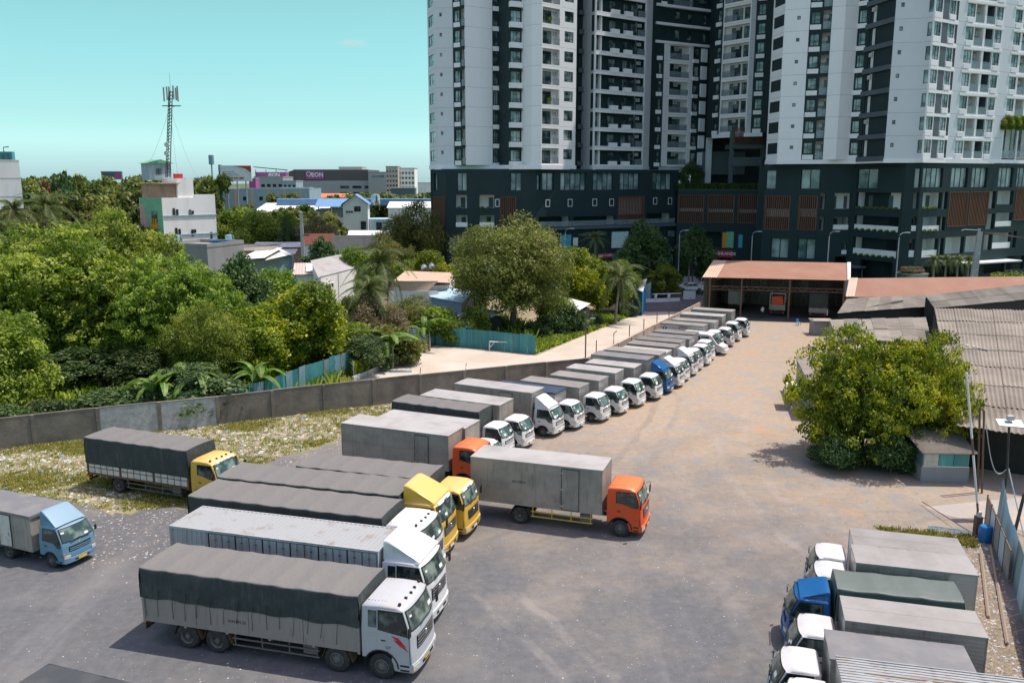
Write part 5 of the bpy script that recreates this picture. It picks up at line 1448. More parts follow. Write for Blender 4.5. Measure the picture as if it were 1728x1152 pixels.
def mk_ground():
    b = MB(); b.face([(-2500, -60, -.02), (2500, -60, -.02), (2500, 4000, -.02), (-2500, 4000, -.02)])
    tag(b.build('terrain', M['forest_floor'], fix=False), None, None, None, 'structure')
    w_ = [(p.x, p.y) for p in wall_top]
    yard = [(-75, -30), (60, -30), (60, 112), (farw.x + 26, farw.y - 6), (farw.x, farw.y)] + list(reversed(w_)) + [(-75, 58)]
    sheet('yard', yard, 0, 'ground')
    # overgrown plots behind the wall
    plots = w_ + [(farw.x, farw.y), (30, 150), (-20, 175), (-140, 175), (-140, 55)]
    sheet('overgrown_ground', plots, -.008, 'soil')
    # concrete pad and drive beyond the wall
    c0 = wall_top[-1]
    pad = [G(596, 640), G(690, 607), G(735, 582), G(905, 600), G(1030, 547), G(1125, 512), (farw.x + .4, farw.y + 4), (farw.x - .3, farw.y), (c0.x - .15, c0.y + .2), (wall_top[-2].x, wall_top[-2].y + .2), (wall_top[-3].x, wall_top[-3].y + .2)]
    sheet('concrete_yard', [(p[0], p[1]) for p in pad], .004, 'concrete_pad')
    # road by the towers
    sheet('street', [(-20, 141), (110, 141), (110, 151.5), (-20, 151.5)], .0, 'asphalt')
    sheet('side_road', [(19, 121), (31, 121), (33, 141), (22, 141)], .012, 'asphalt')
    k = MB(); k.box(-20, 151.5, -.1, 110, 151.8, .13); tag(k.build('kerb', M['concrete_pale']), None, None, None, 'structure')
    sheet('pavement', [(-20, 151.8), (110, 151.8), (110, 172), (-20, 172)], .11, 'concrete_pale')
    sheet('asphalt_apron', [(-80, 120), (-20, 120), (-20, 141), (-80, 141)], -.004, 'soil')
    # branch road crossing in front of the tree to the right
    sheet('side_lane', [tuple(G(1560, 855))[:2], tuple(G(1728, 838))[:2], tuple(G(1900, 838))[:2], tuple(G(1900, 880))[:2], tuple(G(1728, 895))[:2], tuple(G(1600, 870))[:2]], .006, 'lane')

    # littered weedy strip along the wall
    strip = [(p.x, p.y - .2) for p in wall_top[1:-1]] + [tuple(G(640, 700))[:2], tuple(G(560, 745))[:2], tuple(G(420, 790))[:2], tuple(G(340, 850))[:2], tuple(G(190, 865))[:2], tuple(G(60, 835))[:2], tuple(G(-60, 830))[:2]]
    strip = [(p[0], p[1]) for p in strip]
    rnd = random.Random(3)
    def dens(x, y): return .25 + 1.1 * max(0, noise.noise(Vector((x * .25, y * .3, 1))) + .35)
    # irregular soil sheet
    sub = []
    for i in range(len(strip)):
        a, c = strip[i], strip[(i + 1) % len(strip)]
        nseg = 1 if i < len(wall_top) - 3 else 9
        for k2 in range(nseg):
            t = k2 / nseg; q = (a[0] + (c[0] - a[0]) * t, a[1] + (c[1] - a[1]) * t)
            if nseg > 1: q = (q[0] + rnd.uniform(-.6, .6), q[1] + rnd.uniform(-.6, .6))
            sub.append(q)
    sheet('weedy_strip', sub, .004, 'litter_soil')
    bits('litter', 'pale litter and rubble strewn over the weedy strip by the wall', scatter(strip, 5200, 11, dens), .05, .19, ['litter_white', 'litter_tan', 'litter_white', 'stone_grey', 'litter_tan'], 4, 'litter')
    bits('plastic_scraps', 'larger white and blue plastic scraps lying on the weedy strip', scatter(strip, 150, 17), .14, .34, ['litter_white', 'litter_white', 'litter_blue'], 5, 'litter')
    tufts('weeds', 'yellow green weeds growing in patches along the concrete wall', scatter(strip, 8500, 12, lambda x, y: .07 + 1.6 * max(0, noise.noise(Vector((x * .22 + 9, y * .3, 1))) + .0)), .04, .17, 'grass_mat', 2, 8, .028)
    # edge rubble spilling over the yard
    edge = [tuple(G(*p))[:2] for p in ((0, 840), (200, 868), (345, 855), (420, 795), (560, 748), (650, 700), (700, 705), (600, 790), (470, 880), (300, 930), (150, 960), (0, 930))]
    bits('gravel_stones', 'loose stones scattered on the grey yard near the weedy strip', scatter(edge, 2600, 13), .03, .10, ['litter_white', 'stone_grey', 'litter_tan'], 6, 'stones')
    near = [(-22, 24), (26, 24), (40, 70), (-20, 60)]
    bits('gravel', 'small loose stones all over the open grey yard', scatter(near, 7000, 19), .015, .055, ['stone_grey', 'litter_tan', 'litter_white', 'stone_grey'], 8, 'stones')
    # weeds and litter along the sheet fence on the right
    rs_ = [tuple(G(*p))[:2] for p in ((1640, 905), (1500, 885), (1480, 900), (1530, 905), (1630, 925), (1650, 1160), (1745, 1180), (1700, 1000), (1662, 905))]
    sheet('littered_verge', rs_, .005, 'verge')
    bits('verge_litter', 'leaves, wood chips and litter between the small trucks and the metal fence', scatter(rs_, 2600, 23), .03, .12, ['litter_tan', 'litter_tan', 'stone_grey', 'litter_white'], 9, 'litter')
    tufts('verge_weeds', 'dry weeds at the edge of the lane before the metal fence', scatter([tuple(G(*p))[:2] for p in ((1480, 890), (1640, 905), (1650, 925), (1520, 905))], 260, 29), .08, .22, 'grass_mat', 3, 8, .03)
    # green verge beyond the pad
    gv = [tuple(G(*p))[:2] for p in ((900, 598), (1030, 548), (1060, 535), (1010, 528), (930, 545), (895, 570))]
    tufts('creeper_bank', 'bright green creepers and grass along the paved drive', scatter(gv, 2200, 31), .12, .5, 'leaf_broad', 4, 10, .07)
    gv2 = [tuple(G(*p))[:2] for p in ((590, 655), (600, 640), (700, 598), (735, 578), (722, 570), (640, 600), (560, 640))]
    tufts('grass_bank', 'grass growing over the low kerb wall left of the paved yard', scatter(gv2, 1500, 37), .15, .5, 'grass_mat', 5, 9, .05)
    und = [(-50, 62), (-20, 67), (6, 100), (-5, 118), (-60, 110), (-75, 70)]
    ex = [tuple(G(*p))[:2] for p in ((480, 720), (590, 642), (690, 600), (690, 580), (735, 570), (905, 590), (900, 560), (1060, 520), (1200, 540), (985, 640))]
    tufts('undergrowth', 'dense green undergrowth covering the plots beyond the wall', scatter(und, 4200, 41, lambda x, y: not inpoly(x, y, ex)), .4, 1.5, 'leaf_broad', 6, 9, .13)
    tufts('sidewalk_shrubbery', 'low green hedge strip beside the white car', scatter([(26, 139.5), (60, 139.5), (60, 141), (26, 141)], 500, 43), .3, .7, 'leaf_dark', 7, 9, .1)

def corr_sheet(name, A, B, z0, z1, mat, parent=None, pitch=.18, amp=.03, lean=0):
    """one corrugated upright sheet from A to B"""
    A, B = Vector((A[0], A[1], 0)), Vector((B[0], B[1], 0)); L = (B - A).length; t = (B - A) / L; n_ = Vector((-t.y, t.x, 0))
    k = max(2, int(L / pitch) * 2); b = MB(); pts = []
    for i in range(k + 1): pts.append(A + t * (L * i / k) + n_ * (amp if i % 2 else -amp))
    for i in range(k): b.face([pts[i] + Vector((0, 0, z0)), pts[i + 1] + Vector((0, 0, z0)), pts[i + 1] + Vector((0, 0, z1)) + n_ * lean, pts[i] + Vector((0, 0, z1)) + n_ * lean])
    return b.build(name, M[mat], parent, fix=False)

def mk_walls():
    # concrete boundary wall: posts and panels each their own piece
    H_ = 2.2
    def run(root, pts, step, pat, seed):
        rnd = random.Random(seed); k = 0
        for i in range(len(pts) - 1):
            a, b_ = pts[i], pts[i + 1]; L = (b_ - a).length; n = max(1, round(L / step)); t = (b_ - a) / L; rz = math.atan2(t.y, t.x)
            for j in range(n):
                p = a + t * (L * j / n); l = L / n; dz = rnd.uniform(-.02, .02)
                MB().box(-.13, -.15, -.1, .13, .15, H_ + .03).build('wall_post', M['concrete_wall'], root, (p.x, p.y, 0), rz, bevel=.015)
                m_ = M[pat] if k in (7, 8) and pat else M['concrete_wall']
                MB().box(.13, -.08, -.1, l - .13, .08, H_ + dz).build('wall_panel', m_, root, (p.x, p.y, 0), rz, bevel=.01)
                MB().box(.13, -.10, H_ + dz + .002, l - .13, .10, H_ + dz + .05).build('coping', M['concrete_wall'], root, (p.x, p.y, 0), rz)
                k += 1
            if True:
                pass
        MB().box(-.16, -.16, -.1, .16, .16, H_ + .05).build('wall_post', M['concrete_wall'], root, (pts[-1].x, pts[-1].y, 0))
    w1 = thing('boundary_wall', 'long stained concrete boundary wall with posts behind the left trucks', 'wall')
    run(w1, wall_top[:], 4.2, 'concrete_pale', 1)
    M['pale_wall'] = pm('paler tan concrete wall', (.40, .32, .245), .9, scale=.9, col2=(.29, .235, .185), amt=.6, bump=.2, bscale=6, objrand=.1, world=True)  # paler, warmer tone for the straight wall
    w2 = thing('boundary_wall', 'straight concrete wall running from the bend to the open shed', 'wall')
    sv = M['concrete_wall']; M['concrete_wall'] = M['pale_wall']; run(w2, [corner + Vector((.35, .35, 0)), farw], 4.0, None, 2); M['concrete_wall'] = sv
    # rusty stubs standing on the wall
    for i, (px, py, h) in enumerate(((54, 690, .9), (709, 622, .5), (786, 616, .6), (637, 641, .5))):
        q = G(px, py + 8, 2.2); MB().tube([(0, 0, 0), (.02, 0, h * .7), (.05, .02, h)], .035, 5).build('steel_stub', M['rust'], None, (q.x, q.y, 2.2))
        o = sc.collection.objects[-1]; tag(o, 'rusty steel stub on the wall top, %s' % ('near the left edge', 'third from the wall bend', 'second from the wall bend', 'above the pale tarp truck roofs')[i], 'steel stub')
    # posts on the straight wall
    nm = ('nearest the bend', 'second from the bend, with hooked top', 'third from the bend', 'wrapped in creeper', 'fifth from the bend', 'sixth from the bend', 'seventh from the bend', 'closest to the shed')
    for i in range(8):
        t = (i + .6) / 8.6; q = corner.lerp(farw, t)
        b = MB().tube([(0, 0, 0), (0, 0, 1.1), (.0 if i != 1 else .3, 0, 1.35 if i == 1 else 1.2)], .05, 5)
        tag(b.build('fence_post', M['rust'], None, (q.x, q.y, 2.25)), 'thin rusty post on the straight wall, ' + nm[i], 'post')
    # rusty lamp mast at the bend
    t = thing('lamp_mast', 'thin rusty mast with a small light at the bend of the wall', 'mast', (corner.x + .1, corner.y + .6, 0))
    MB().tube([(0, 0, 0), (0, 0, 5.6)], .07, 6).build('pole', M['rust'], t); MB().tube([(0, 0, 5.55), (.5, -.1, 5.9)], .03, 5).box(.4, -.2, 5.85, .85, 0, 5.95).build('lamp', M['pole_metal'], t)
    # teal sheet fences, sheet by sheet
    def fence(label, pts, z1, mats, w=.95, seed=1):
        rnd = random.Random(seed); t = thing('sheet_fence', label, 'fence')
        for i in range(len(pts) - 1):
            a, b_ = Vector(pts[i][:2]), Vector(pts[i + 1][:2]); L = (b_ - a).length; n = max(1, round(L / w))
            for j in range(n):
                p, q = a.lerp(b_, j / n), a.lerp(b_, (j + .985) / n)
                corr_sheet('metal_sheet', p, q, 0, z1 + rnd.uniform(-.06, .08), rnd.choice(mats), t, lean=rnd.uniform(-.04, .04))
                if j % 3 == 0: MB().box(-.04, -.04, 0, .04, .04, z1 + .05).build('fence_post', M['rust'], t, (p.x, p.y + .12, 0))
        return t
    def tl(px, py, z): q = G(px, py, z); return (q.x, q.y)
    fence('teal sheet fence with pale faded end running up from the left wall', [tl(389, 655, 2.5), tl(445, 643, 2.5), tl(514, 617, 2.5), tl(592, 591, 2.5)], 2.5, ['tin_teal', 'tin_teal_pale', 'tin_teal'], seed=4)
    fence('faded teal sheet fence, short left arm of the corner behind the paved yard', [tl(687, 557, 2.2), tl(733, 549, 2.2)], 2.2, ['tin_teal_pale', 'tin_teal'], w=.8, seed=5)
    fence('dark teal sheet fence behind the football goal', [tl(735, 549.5, 2.2), tl(800, 556, 2.1), tl(904, 566, 2.1)], 2.1, ['tin_teal', 'tin_teal', 'tin_teal'], seed=6)
    # low kerb wall of the yard
    lw = thing('low_wall', 'low crumbling kerb wall left of the paved yard', 'wall')
    a, c = G(596, 645), G(690, 603)
    for j in range(9):
        p, q = a.lerp(c, j / 9), a.lerp(c, (j + .94) / 9); d = q - p
        MB().box(0, -.1, 0, d.length, .1, .55).build('wall_block', M['concrete_pale'], lw, (p.x, p.y, 0), math.atan2(d.y, d.x), bevel=.02)
    # wire mesh fence above it
    wf = thing('wire_fence', 'creeper grown wire fence between the two teal fences', 'fence')
    a, c = G(596, 612, 1.7), G(687, 570, 1.7); a.z = c.z = 0
    for j in range(8): q = a.lerp(c, j / 7); MB().box(-.04, -.04, 0, .04, .04, 1.8).build('fence_post', M['concrete_pale'], wf, (q.x, q.y, 0))
    b = MB()
    for z in (.5, 1.0, 1.5, 1.75): b.tube([a + Vector((0, 0, z)), c + Vector((0, 0, z))], .012, 4)
    b.build('wire', M['pole_metal'], wf)
    tufts('fence_creeper', 'creepers hanging on the wire fence', [(a.lerp(c, k / 240).x, a.lerp(c, k / 240).y + .1, .3 + 1.2 * ((k * 7) % 11) / 11) for k in range(240)], .2, .5, 'leaf_bright', 9, 8, .07)
    # football goal
    g = thing('football_goal', 'small white football goal before the dark teal fence', 'football goal', tuple(G(826, 592)))
    p2 = G(879, 594) - G(826, 592)
    d = p2.normalized(); w_ = p2.length; nrm = Vector((-d.y, d.x, 0))
    b = MB(); z = Vector((0, 0, 1.05)); o = Vector((0, 0, 0))
    b.bar(o, z, .09).bar(p2, p2 + z, .09).bar(z, p2 + z, .09)
    b.build('front_frame', M['white_paint'], g)
    b = MB(); bk = nrm * .9
    b.bar(z, z + nrm * .5, .06).bar(p2 + z, p2 + z + nrm * .5, .06).bar(z + nrm * .5, bk, .06).bar(p2 + z + nrm * .5, p2 + bk, .06).bar(bk, p2 + bk, .06)
    b.build('rear_frame', M['white_paint'], g)
    b = MB(); b.bar(o + Vector((0, -.02, .35)), d * .55 + Vector((0, -.02, 1.0)), .07).bar(p2 + Vector((0, -.02, .35)), p2 - d * .55 + Vector((0, -.02, 1.0)), .07); b.build('brace', M['white_paint'], g)
    # flat teal panel lying on the pad
    q = G(676, 627); tag(MB().box(-1.1, -.4, .01, 1.1, .4, .06).build('metal_sheet', M['tin_teal_pale'], None, (q.x, q.y, 0), .1), 'flat teal sheet lying on the paved yard', 'metal sheet')

# ================================================================ the towers
M['tw_white'] = pm('tower white render', (.86, .83, .83), .8, scale=.12, col2=(.72, .70, .73), amt=.5, streak=True)
M['tw_grey'] = pm('tower pale grey render', (.66, .665, .69), .8, scale=.12, col2=(.58, .585, .61), amt=.5)
M['tw_dark'] = pm('tower dark green render', (.011, .028, .031), .75, scale=.15, col2=(.018, .037, .040), amt=.5)
M['tw_mid'] = pm('tower mid grey panels', (.10, .125, .14), .75, scale=.15)
M['tw_glass'] = glass_mat('tower window glass', (.02, .042, .045), (.36, .42, .42), .46, .55, .05)
M['tw_glass_dark'] = glass_mat('tower balcony door glass', (.02, .04, .042), (.20, .25, .25), .45, .5, .05)
M['pod_glass'] = glass_mat('podium glass', (.06, .12, .12), (.34, .42, .40), .55, .35, .05)
M['frame'] = pm('dark window frames', (.015, .022, .026), .5)
M['louvre'] = pm('brown timber louvres', (.17, .075, .042), .6, scale=1.0, objrand=.1, streak=True)
M['louvre_pale'] = pm('pale pink backing wall', (.50, .42, .42), .8)
M['rail_glass'] = pm('grey balcony glass', (.30, .36, .38), .12, spec=.8)
_n = M['rail_glass'].node_tree; _m = N(_n, 'ShaderNodeMixShader', i_0=.55); _t = N(_n, 'ShaderNodeBsdfTransparent')
_n.links.new(_n.nodes['Principled BSDF'].outputs[0], _m.inputs[1]); _n.links.new(_t.outputs[0], _m.inputs[2]); _n.links.new(_m.outputs[0], _n.nodes['Material Output'].inputs[0])
M['inner_white'] = pm('balcony inner wall', (.74, .72, .70), .8)
M['ac'] = pm('air conditioner casing', (.55, .55, .54), .5)
WMESH = {}
def holed_panel(w, h, holes, th, off=0):
    """box panel in local x-z with rectangular holes; front face at y=0, back at y=th"""
    xs = sorted({0, w} | {v for q in holes for v in (q[0], q[1])}); zs = sorted({0, h} | {v for q in holes for v in (q[2], q[3])})
    b = MB()
    for i in range(len(xs) - 1):
        j = 0
        while j < len(zs) - 1:
            cx = (xs[i] + xs[i + 1]) / 2
            def inh(jj): cz = (zs[jj] + zs[jj + 1]) / 2; return any(q[0] < cx < q[1] and q[2] < cz < q[3] for q in holes)
            if inh(j): j += 1; continue
            k = j
            while k + 1 < len(zs) - 1 and not inh(k + 1): k += 1
            b.box(xs[i], off, zs[j], xs[i + 1], off + th, zs[k + 1]); j = k + 1
    return b
def win_mesh(w, h, mull, key, gm):
    k = ('win', round(w, 2), round(h, 2), mull, gm)
    if k not in WMESH:
        b = MB(); t = .07
        b.box(0, 0, 0, w, .06, t).box(0, 0, h - t, w, .06, h).box(0, 0, t, t, .06, h - t).box(w - t, 0, t, w, .06, h - t)
        for m_ in mull: b.box(w * m_ - t / 2, -.005, t, w * m_ + t / 2, .055, h - t)
        if w > .9 and h > 1.2 and len(mull): b.box(w * mull[-1] + t / 2, -.004, h * .34, w - t, .05, h * .34 + t * .8)
        g = MB().box(t, .03, t, w - t, .05, h - t)
        WMESH[k] = (b.mesh('window', M['frame'], fix=False), g.mesh('pane', M[gm], fix=False))
    return WMESH[k]
def add_win(root, org, rz, x, y, z, w, h, mull=(.5,), gm='tw_glass', name='window'):
    fm, gmh = win_mesh(w, h, mull, None, gm)
    c, s_ = math.cos(rz), math.sin(rz)
    o = link(name, fm, root, (org[0] + x * c - y * s_, org[1] + x * s_ + y * c, z), rz)
    link('pane', gmh, o)
    return o
def put(root, name, me, org, rz, x, y, z):
    c, s_ = math.cos(rz), math.sin(rz)
    return link(name, me, root, (org[0] + x * c - y * s_, org[1] + x * s_ + y * c, z), rz)

def strip(root, A, B, z0, nf, h, items, base='tw_white', skip=(), back=1.3, rndseed=0):
    """One vertical strip of facade, floor by floor. items: (kind, u0, u1, zlow, zhigh, opts) with u as a fraction of the width."""
    A, B = Vector(A[:2]), Vector(B[:2]); w = (B - A).length; rz = math.atan2((B - A).y, (B - A).x); rnd = random.Random(rndseed)
    # meshes for one floor
    holes = [(i[1] * w, i[2] * w, i[3], i[4]) for i in items if i[0] in ('win', 'balc', 'hole')]
    pn = holed_panel(w, h - .03, holes, .25).mesh('wall_panel', M[base], fix=False) if base else None
    jn = MB().box(0, .04, 0, w, .25, .03).mesh('joint', M['tw_mid'], fix=False) if base else None
    for f in range(nf):
        if f in skip: continue
        z = z0 + f * h
        if pn:
            p = put(root, 'wall_panel', pn, A, rz, 0, 0, z)
            j = link('panel_joint', jn, p, (0, 0, h - .03))
        for it in items:
            k, u0, u1, a, b_ = it[:5]; o = it[5] if len(it) > 5 else {}
            x0, x1 = u0 * w, u1 * w
            if k == 'win': add_win(root, A, rz, x0, .12, z + a, x1 - x0, b_ - a, o.get('mull', (.5,)), o.get('gm', 'tw_glass'))
            elif k == 'box':         # proud or recessed plain box
                key = ('box', round(x1 - x0, 2), round(b_ - a, 2), o.get('d', .15), o.get('t', .2), o.get('m'))
                if key not in WMESH: WMESH[key] = MB().box(0, -o.get('d', .15), 0, x1 - x0, -o.get('d', .15) + o.get('t', .2), b_ - a).mesh(o.get('n', 'sill_panel'), M[o.get('m', 'tw_white')], fix=False)
                put(root, o.get('n', 'sill_panel'), WMESH[key], A, rz, x0, 0, z + a)
            elif k == 'balc':        # recessed balcony with doors, rail and air conditioner
                bk = o.get('back', back); bm_ = o.get('bm', 'inner_white')
                key = ('balc', round(x1 - x0, 2), round(b_ - a, 2), bk, bm_, o.get('sides', 1))
                if key not in WMESH:
                    q = MB(); ww = x1 - x0; hh = b_ - a
                    q.box(0, bk, 0, ww, bk + .1, hh)
                    if o.get('sides', 1): q.box(-.1, .25, 0, 0, bk, hh).box(ww, .25, 0, ww + .1, bk, hh)
                    q.box(0, .25, -.12, ww, bk, 0).box(0, .25, hh, ww, bk, hh + .1)
                    WMESH[key] = q.mesh('balcony', M[bm_], fix=False)
                bo = put(root, 'balcony', WMESH[key], A, rz, x0, 0, z + a)
                ww = x1 - x0
                for (d0, d1) in o.get('doors', ((.05, .6),)):
                    fm, gm = win_mesh((d1 - d0) * ww, (b_ - a) * .86, (.5,), None, 'tw_glass_dark')
                    dd = link('balcony_door', fm, bo, (d0 * ww, bk - .07, 0)); link_g = link('balcony_door_glass', gm, bo, (d0 * ww, bk - .07, 0))
                if o.get('rail', 1):
                    r0, r1 = o.get('rr', (0, 1)); key2 = ('rail', round(ww * (r1 - r0), 2), o.get('rm', 'rail_glass'))
                    if key2 not in WMESH: WMESH[key2] = MB().box(0, .02, 0, ww * (r1 - r0), .05, 1.05).box(0, .0, 1.05, ww * (r1 - r0), .07, 1.10).mesh('railing', M[o.get('rm', 'rail_glass')], fix=False)
                    link('railing', WMESH[key2], bo, (r0 * ww, 0, 0))
                if o.get('ac') is not None and rnd.random() < .85:
                    if 'ac' not in WMESH: WMESH['ac'] = MB().box(0, 0, 0, .8, .32, .58).lathe([(.22, -.01), (.22, .0), (.02, .0)], 10, 'y', c=(.3, 0, .29)).mesh('air_conditioner', M['ac'], fix=False)
                    link('air_conditioner', WMESH['ac'], bo, (o['ac'] * ww - .4, bk - .5, 1.65))
                if o.get('plants') and rnd.random() < o['plants']:
                    link('balcony_plant', KIND['shrub'][0], bo, (ww * .5, .5, .9)).scale = (.28, .2, .3)
            elif k == 'hole': pass

def polyline_prism(pts, z0, z1, back, mat, name, root, top=True, skew=0.0):
    """solid mass behind a facade polyline"""
    b = MB(); p = [(q[0], q[1]) for q in pts] + [(pts[-1][0] + skew * back, pts[-1][1] + back), (pts[0][0] + skew * back, pts[0][1] + back)]
    b.prism([(x, y, z0) for x, y in p], (0, 0, z1 - z0)); return b.build(name, M[mat], root)

def mk_towers():
    h = 3.3; NF = 11
    # ---------------- left tower
    def X(px, y, py=150): q = D(px, py, y); return (q.x, q.y)
    t = thing('apartment_tower', 'tall white and dark green apartment tower, left one rising out of the dark podium', 'apartment tower')
    z0 = 21.0
    P_ = {}
    def S(k, a, b_, items, base='tw_white', **kw): strip(t, a, b_, kw.pop('z0', z0), kw.pop('nf', NF), h, items, base, rndseed=len(P_), **kw); P_[len(P_)] = k
    a0, a1, a2, a3, a4, a5, a6, a7, a8, a9, a10 = X(723, 161), X(737, 155.5), X(765, 155), X(785, 153.5), X(831, 156), X(842, 156.5), X(860, 153), X(880, 154), X(914, 151.5), X(946, 154.5), X(972, 157)
    S('a', a0, a1, [('win', .12, .72, .75, 2.6, dict(mull=(.45,)))], 'tw_grey')
    S('b', a1, a2, [('win', .22, .36, 1.9, 2.5, dict(mull=()))], 'tw_grey')
    S('c', a2, a3, [('win', .12, .56, .85, 2.75, dict(mull=(.6,))), ('box', .10, .62, .0, .75, dict(d=.12, t=.3)), ('balc', .68, .98, .12, 2.9, dict(doors=((.3, .9),), ac=.4))], 'tw_dark')
    S('d', a3, a4, [])
    S('e', a4, a5, [('win', .15, .85, .5, 2.9, dict(gm='tw_glass_dark')), ('box', .05, 1.0, -.35, .42, dict(d=.03, t=.3))], 'tw_dark')
    S('f', a5, a6, [('box', .35, .5, 1.5, 1.8, dict(m='frame', d=.02, t=.05, n='vent_cover'))], 'tw_dark')
    S('g', a6, a7, [('win', .06, .94, .65, 2.55, dict(mull=(.3, .62))), ('box', -.02, 1.02, -.28, .62, dict(d=.5, t=.7)), ('box', .0, 1.0, 2.6, 2.72, dict(d=.45, t=.6, m='tw_dark'))], 'tw_dark')
    a7b = X(897, 152)
    S('h', a7, a7b, []); S('h2', a7b, a8, [])
    S('i', a8, a9, [('balc', .03, .93, .25, 2.85, dict(doors=((.02, .66),), ac=.85, plants=.2, back=.75, rr=(.66, 1.0)))])
    S('j', a9, a10, [('win', .22, .80, 1.0, 2.75, dict(mull=(.62,)))])
    b0, b1 = X(973.5, 162), X(982, 162.5)
    S('k', b0, b1, [('box', -.05, 1.05, .0, .8, dict(d=.6, t=.7, m='tw_mid', n='balcony_ledge'))], 'tw_dark')
    b2 = X(1003, 158.5)
    S('l', b1, b2, [], 'tw_grey', nf=NF)
    b3 = X(1088, 166)
    # long balconies with white screens
    S('m', b2, b3, [('balc', .01, .985, .18, 2.75, dict(bm='tw_dark', back=1.0, doors=((.02, .14), (.32, .46), (.60, .70), (.76, .88)), rr=(.84, 1.0), ac=.92)), ('box', .13, .155, .2, 2.75, dict(d=-.4, t=.6)),
                    ('box', .31, .46, -.05, .82, dict(d=.14, t=.5, n='ledge_screen')), ('box', .57, .72, -.05, .82, dict(d=.14, t=.5, n='ledge_screen')), ('box', .86, .885, .2, 2.75, dict(d=-1.0, t=.3))])
    b4 = X(1101, 170)
    S('n', b3, b4, [], 'tw_grey')
    c1, c2, c3, c4, c5 = X(1119, 170.5), X(1128, 171.5), X(1163, 174), X(1168, 174.5), X(1196, 177)
    S('o', b4, c1, [('win', .22, .80, .9, 2.75, dict(mull=(.6,))), ('box', .2, .84, .0, .72, dict(d=.15, t=.3))], 'tw_dark', nf=7)
    S('p', c1, c2, [], nf=7)
    S('q', c2, c3, [('balc', .03, .96, .35, 2.85, dict(doors=((.02, .25), (.30, .72)), ac=.4, back=.8))], nf=7)
    S('r', c3, c4, [], nf=7)
    S('s', c4, c5, [('box', .45, .78, .3, 2.8, dict(d=.3, t=.4)), ('win', .06, .34, .9, 2.7, dict(mull=())), ('box', .0, .3, .0, .7, dict(d=.2, t=.3))], 'tw_dark', nf=7)
    S('t', b4, c5, [('win', .10, .17, .8, 2.5, dict(mull=())), ('win', .36, .44, .8, 2.5, dict(mull=())), ('win', .58, .65, .8, 2.5, dict(mull=())), ('win', .86, .91, .8, 2.5, dict(mull=())), ('box', 0, 1.03, -.25, .22, dict(d=.7, t=.9, n='floor_ledge'))], 'tw_dark', nf=2, z0=z0 + 7 * h)
    S('u', b4, c5, [('balc', .32, .66, .35, 2.85, dict(doors=((.1, .8),), ac=.4)), ('win', .05, .18, .9, 2.7), ('box', .03, .2, .1, .75, dict(d=.2, t=.3)), ('win', .74, .9, .8, 2.6), ('box', 0, 1.03, -.25, .22, dict(d=.7, t=.9, n='floor_ledge'))], 'tw_dark', nf=2, z0=z0 + 9 * h)
    sh = lambda p, d: (p[0], p[1] + d)
    line = [a0, a2, a4, a5, a7, a8, a10]
    pts = [sh(a0, .2), sh(a1, 1.7), sh(a4, 1.7), sh(a7, 1.7), sh(a8, 1.7), sh(a10, 2.0), sh(b0, .2), sh(b1, .2), sh(b2, 1.8), sh(b3, 1.8), sh(c4, 1.8), sh(c5, .5)]
    polyline_prism(pts, z0 - .6, z0 + 25 * h, 22, 'tw_dark', 'core', t)
    band = [a0, a1, a2, a4, a6, a8, a10]
    def bandwall(pts, za, zb, mat, d, name, th=.5):
        for i in range(len(pts) - 1):
            A, B = Vector(pts[i]), Vector(pts[i + 1]); w_ = (B - A).length; rz = math.atan2((B - A).y, (B - A).x)
            MB().box(-.05, -d, za, w_ + .05, -d + th, zb).build(name, M[mat], t, (A.x, A.y, 0), rz)
    bandwall(band + [b0], 20.25, 21.0, 'tw_white', .12, 'base_band'); bandwall([b1, b2, b3, b4, c5], 20.25, 21.0, 'tw_grey', .1, 'base_band')
    # plain storeys above the picture
    up = z0 + NF * h
    for seg, mt in (([a0, a2], 'tw_grey'), ([a3, a4], 'tw_white'), ([a7, a8], 'tw_white'), ([a9, a10], 'tw_white'), ([b1, b2], 'tw_grey')): bandwall(seg, up, z0 + 25 * h, mt, 0, 'upper_wall', .4)
    # ---------------- right tower, inner wing and outer faces
    t = thing('apartment_tower', 'tall white and dark green apartment tower, right one with the corner windows', 'apartment tower')
    z0 = 21.6; P_ = {}
    i0, i1, i2, i3, i4, i5 = X(1206, 170), X(1216, 168.5), X(1262, 163.5), X(1270, 163.5), X(1290, 162.5), X(1299, 162)
    zi = 21.6 + 2 * h - 1.2
    def S2(a, b_, items, base='tw_white', **kw): strip(t, a, b_, kw.pop('z0', z0), kw.pop('nf', NF), h, items, base, rndseed=len(P_) + 50, **kw); P_[len(P_)] = 1
    S2(i0, i1, [('win', .1, .7, .9, 2.7, dict(mull=())), ('box', -.1, .75, -.1, .65, dict(d=.2, t=.3))], 'tw_dark', z0=zi, nf=10)
    S2(i1, i2, [('balc', .03, .96, .35, 2.9, dict(doors=((.22, .62), (.7, .92)), ac=.5, rr=(0, .5), back=.8))], z0=zi, nf=10)
    S2(i2, i3, [], 'tw_grey', z0=zi, nf=10)
    S2(i3, i4, [('win', .22, .80, .9, 2.7, dict(mull=(.4,))), ('box', .15, .86, -.05, .68, dict(d=.2, t=.3))], 'tw_dark', z0=zi, nf=10)
    S2(i4, i5, [], 'tw_dark', z0=zi, nf=10)
    r0, r1, r2, r3, r4, r5, r6, r7, r8, r9, r10 = X(1298.5, 147), X(1318, 142.5), X(1359, 141), X(1381, 140.5), X(1396, 140), X(1440, 139.5), X(1455, 138.5), X(1501, 131.5), X(1527, 131), X(1555, 130.5), X(1567, 129.5)
    S2(r0, r1, [('win', .10, .95, 1.0, 2.75, dict(mull=(.62,)))])
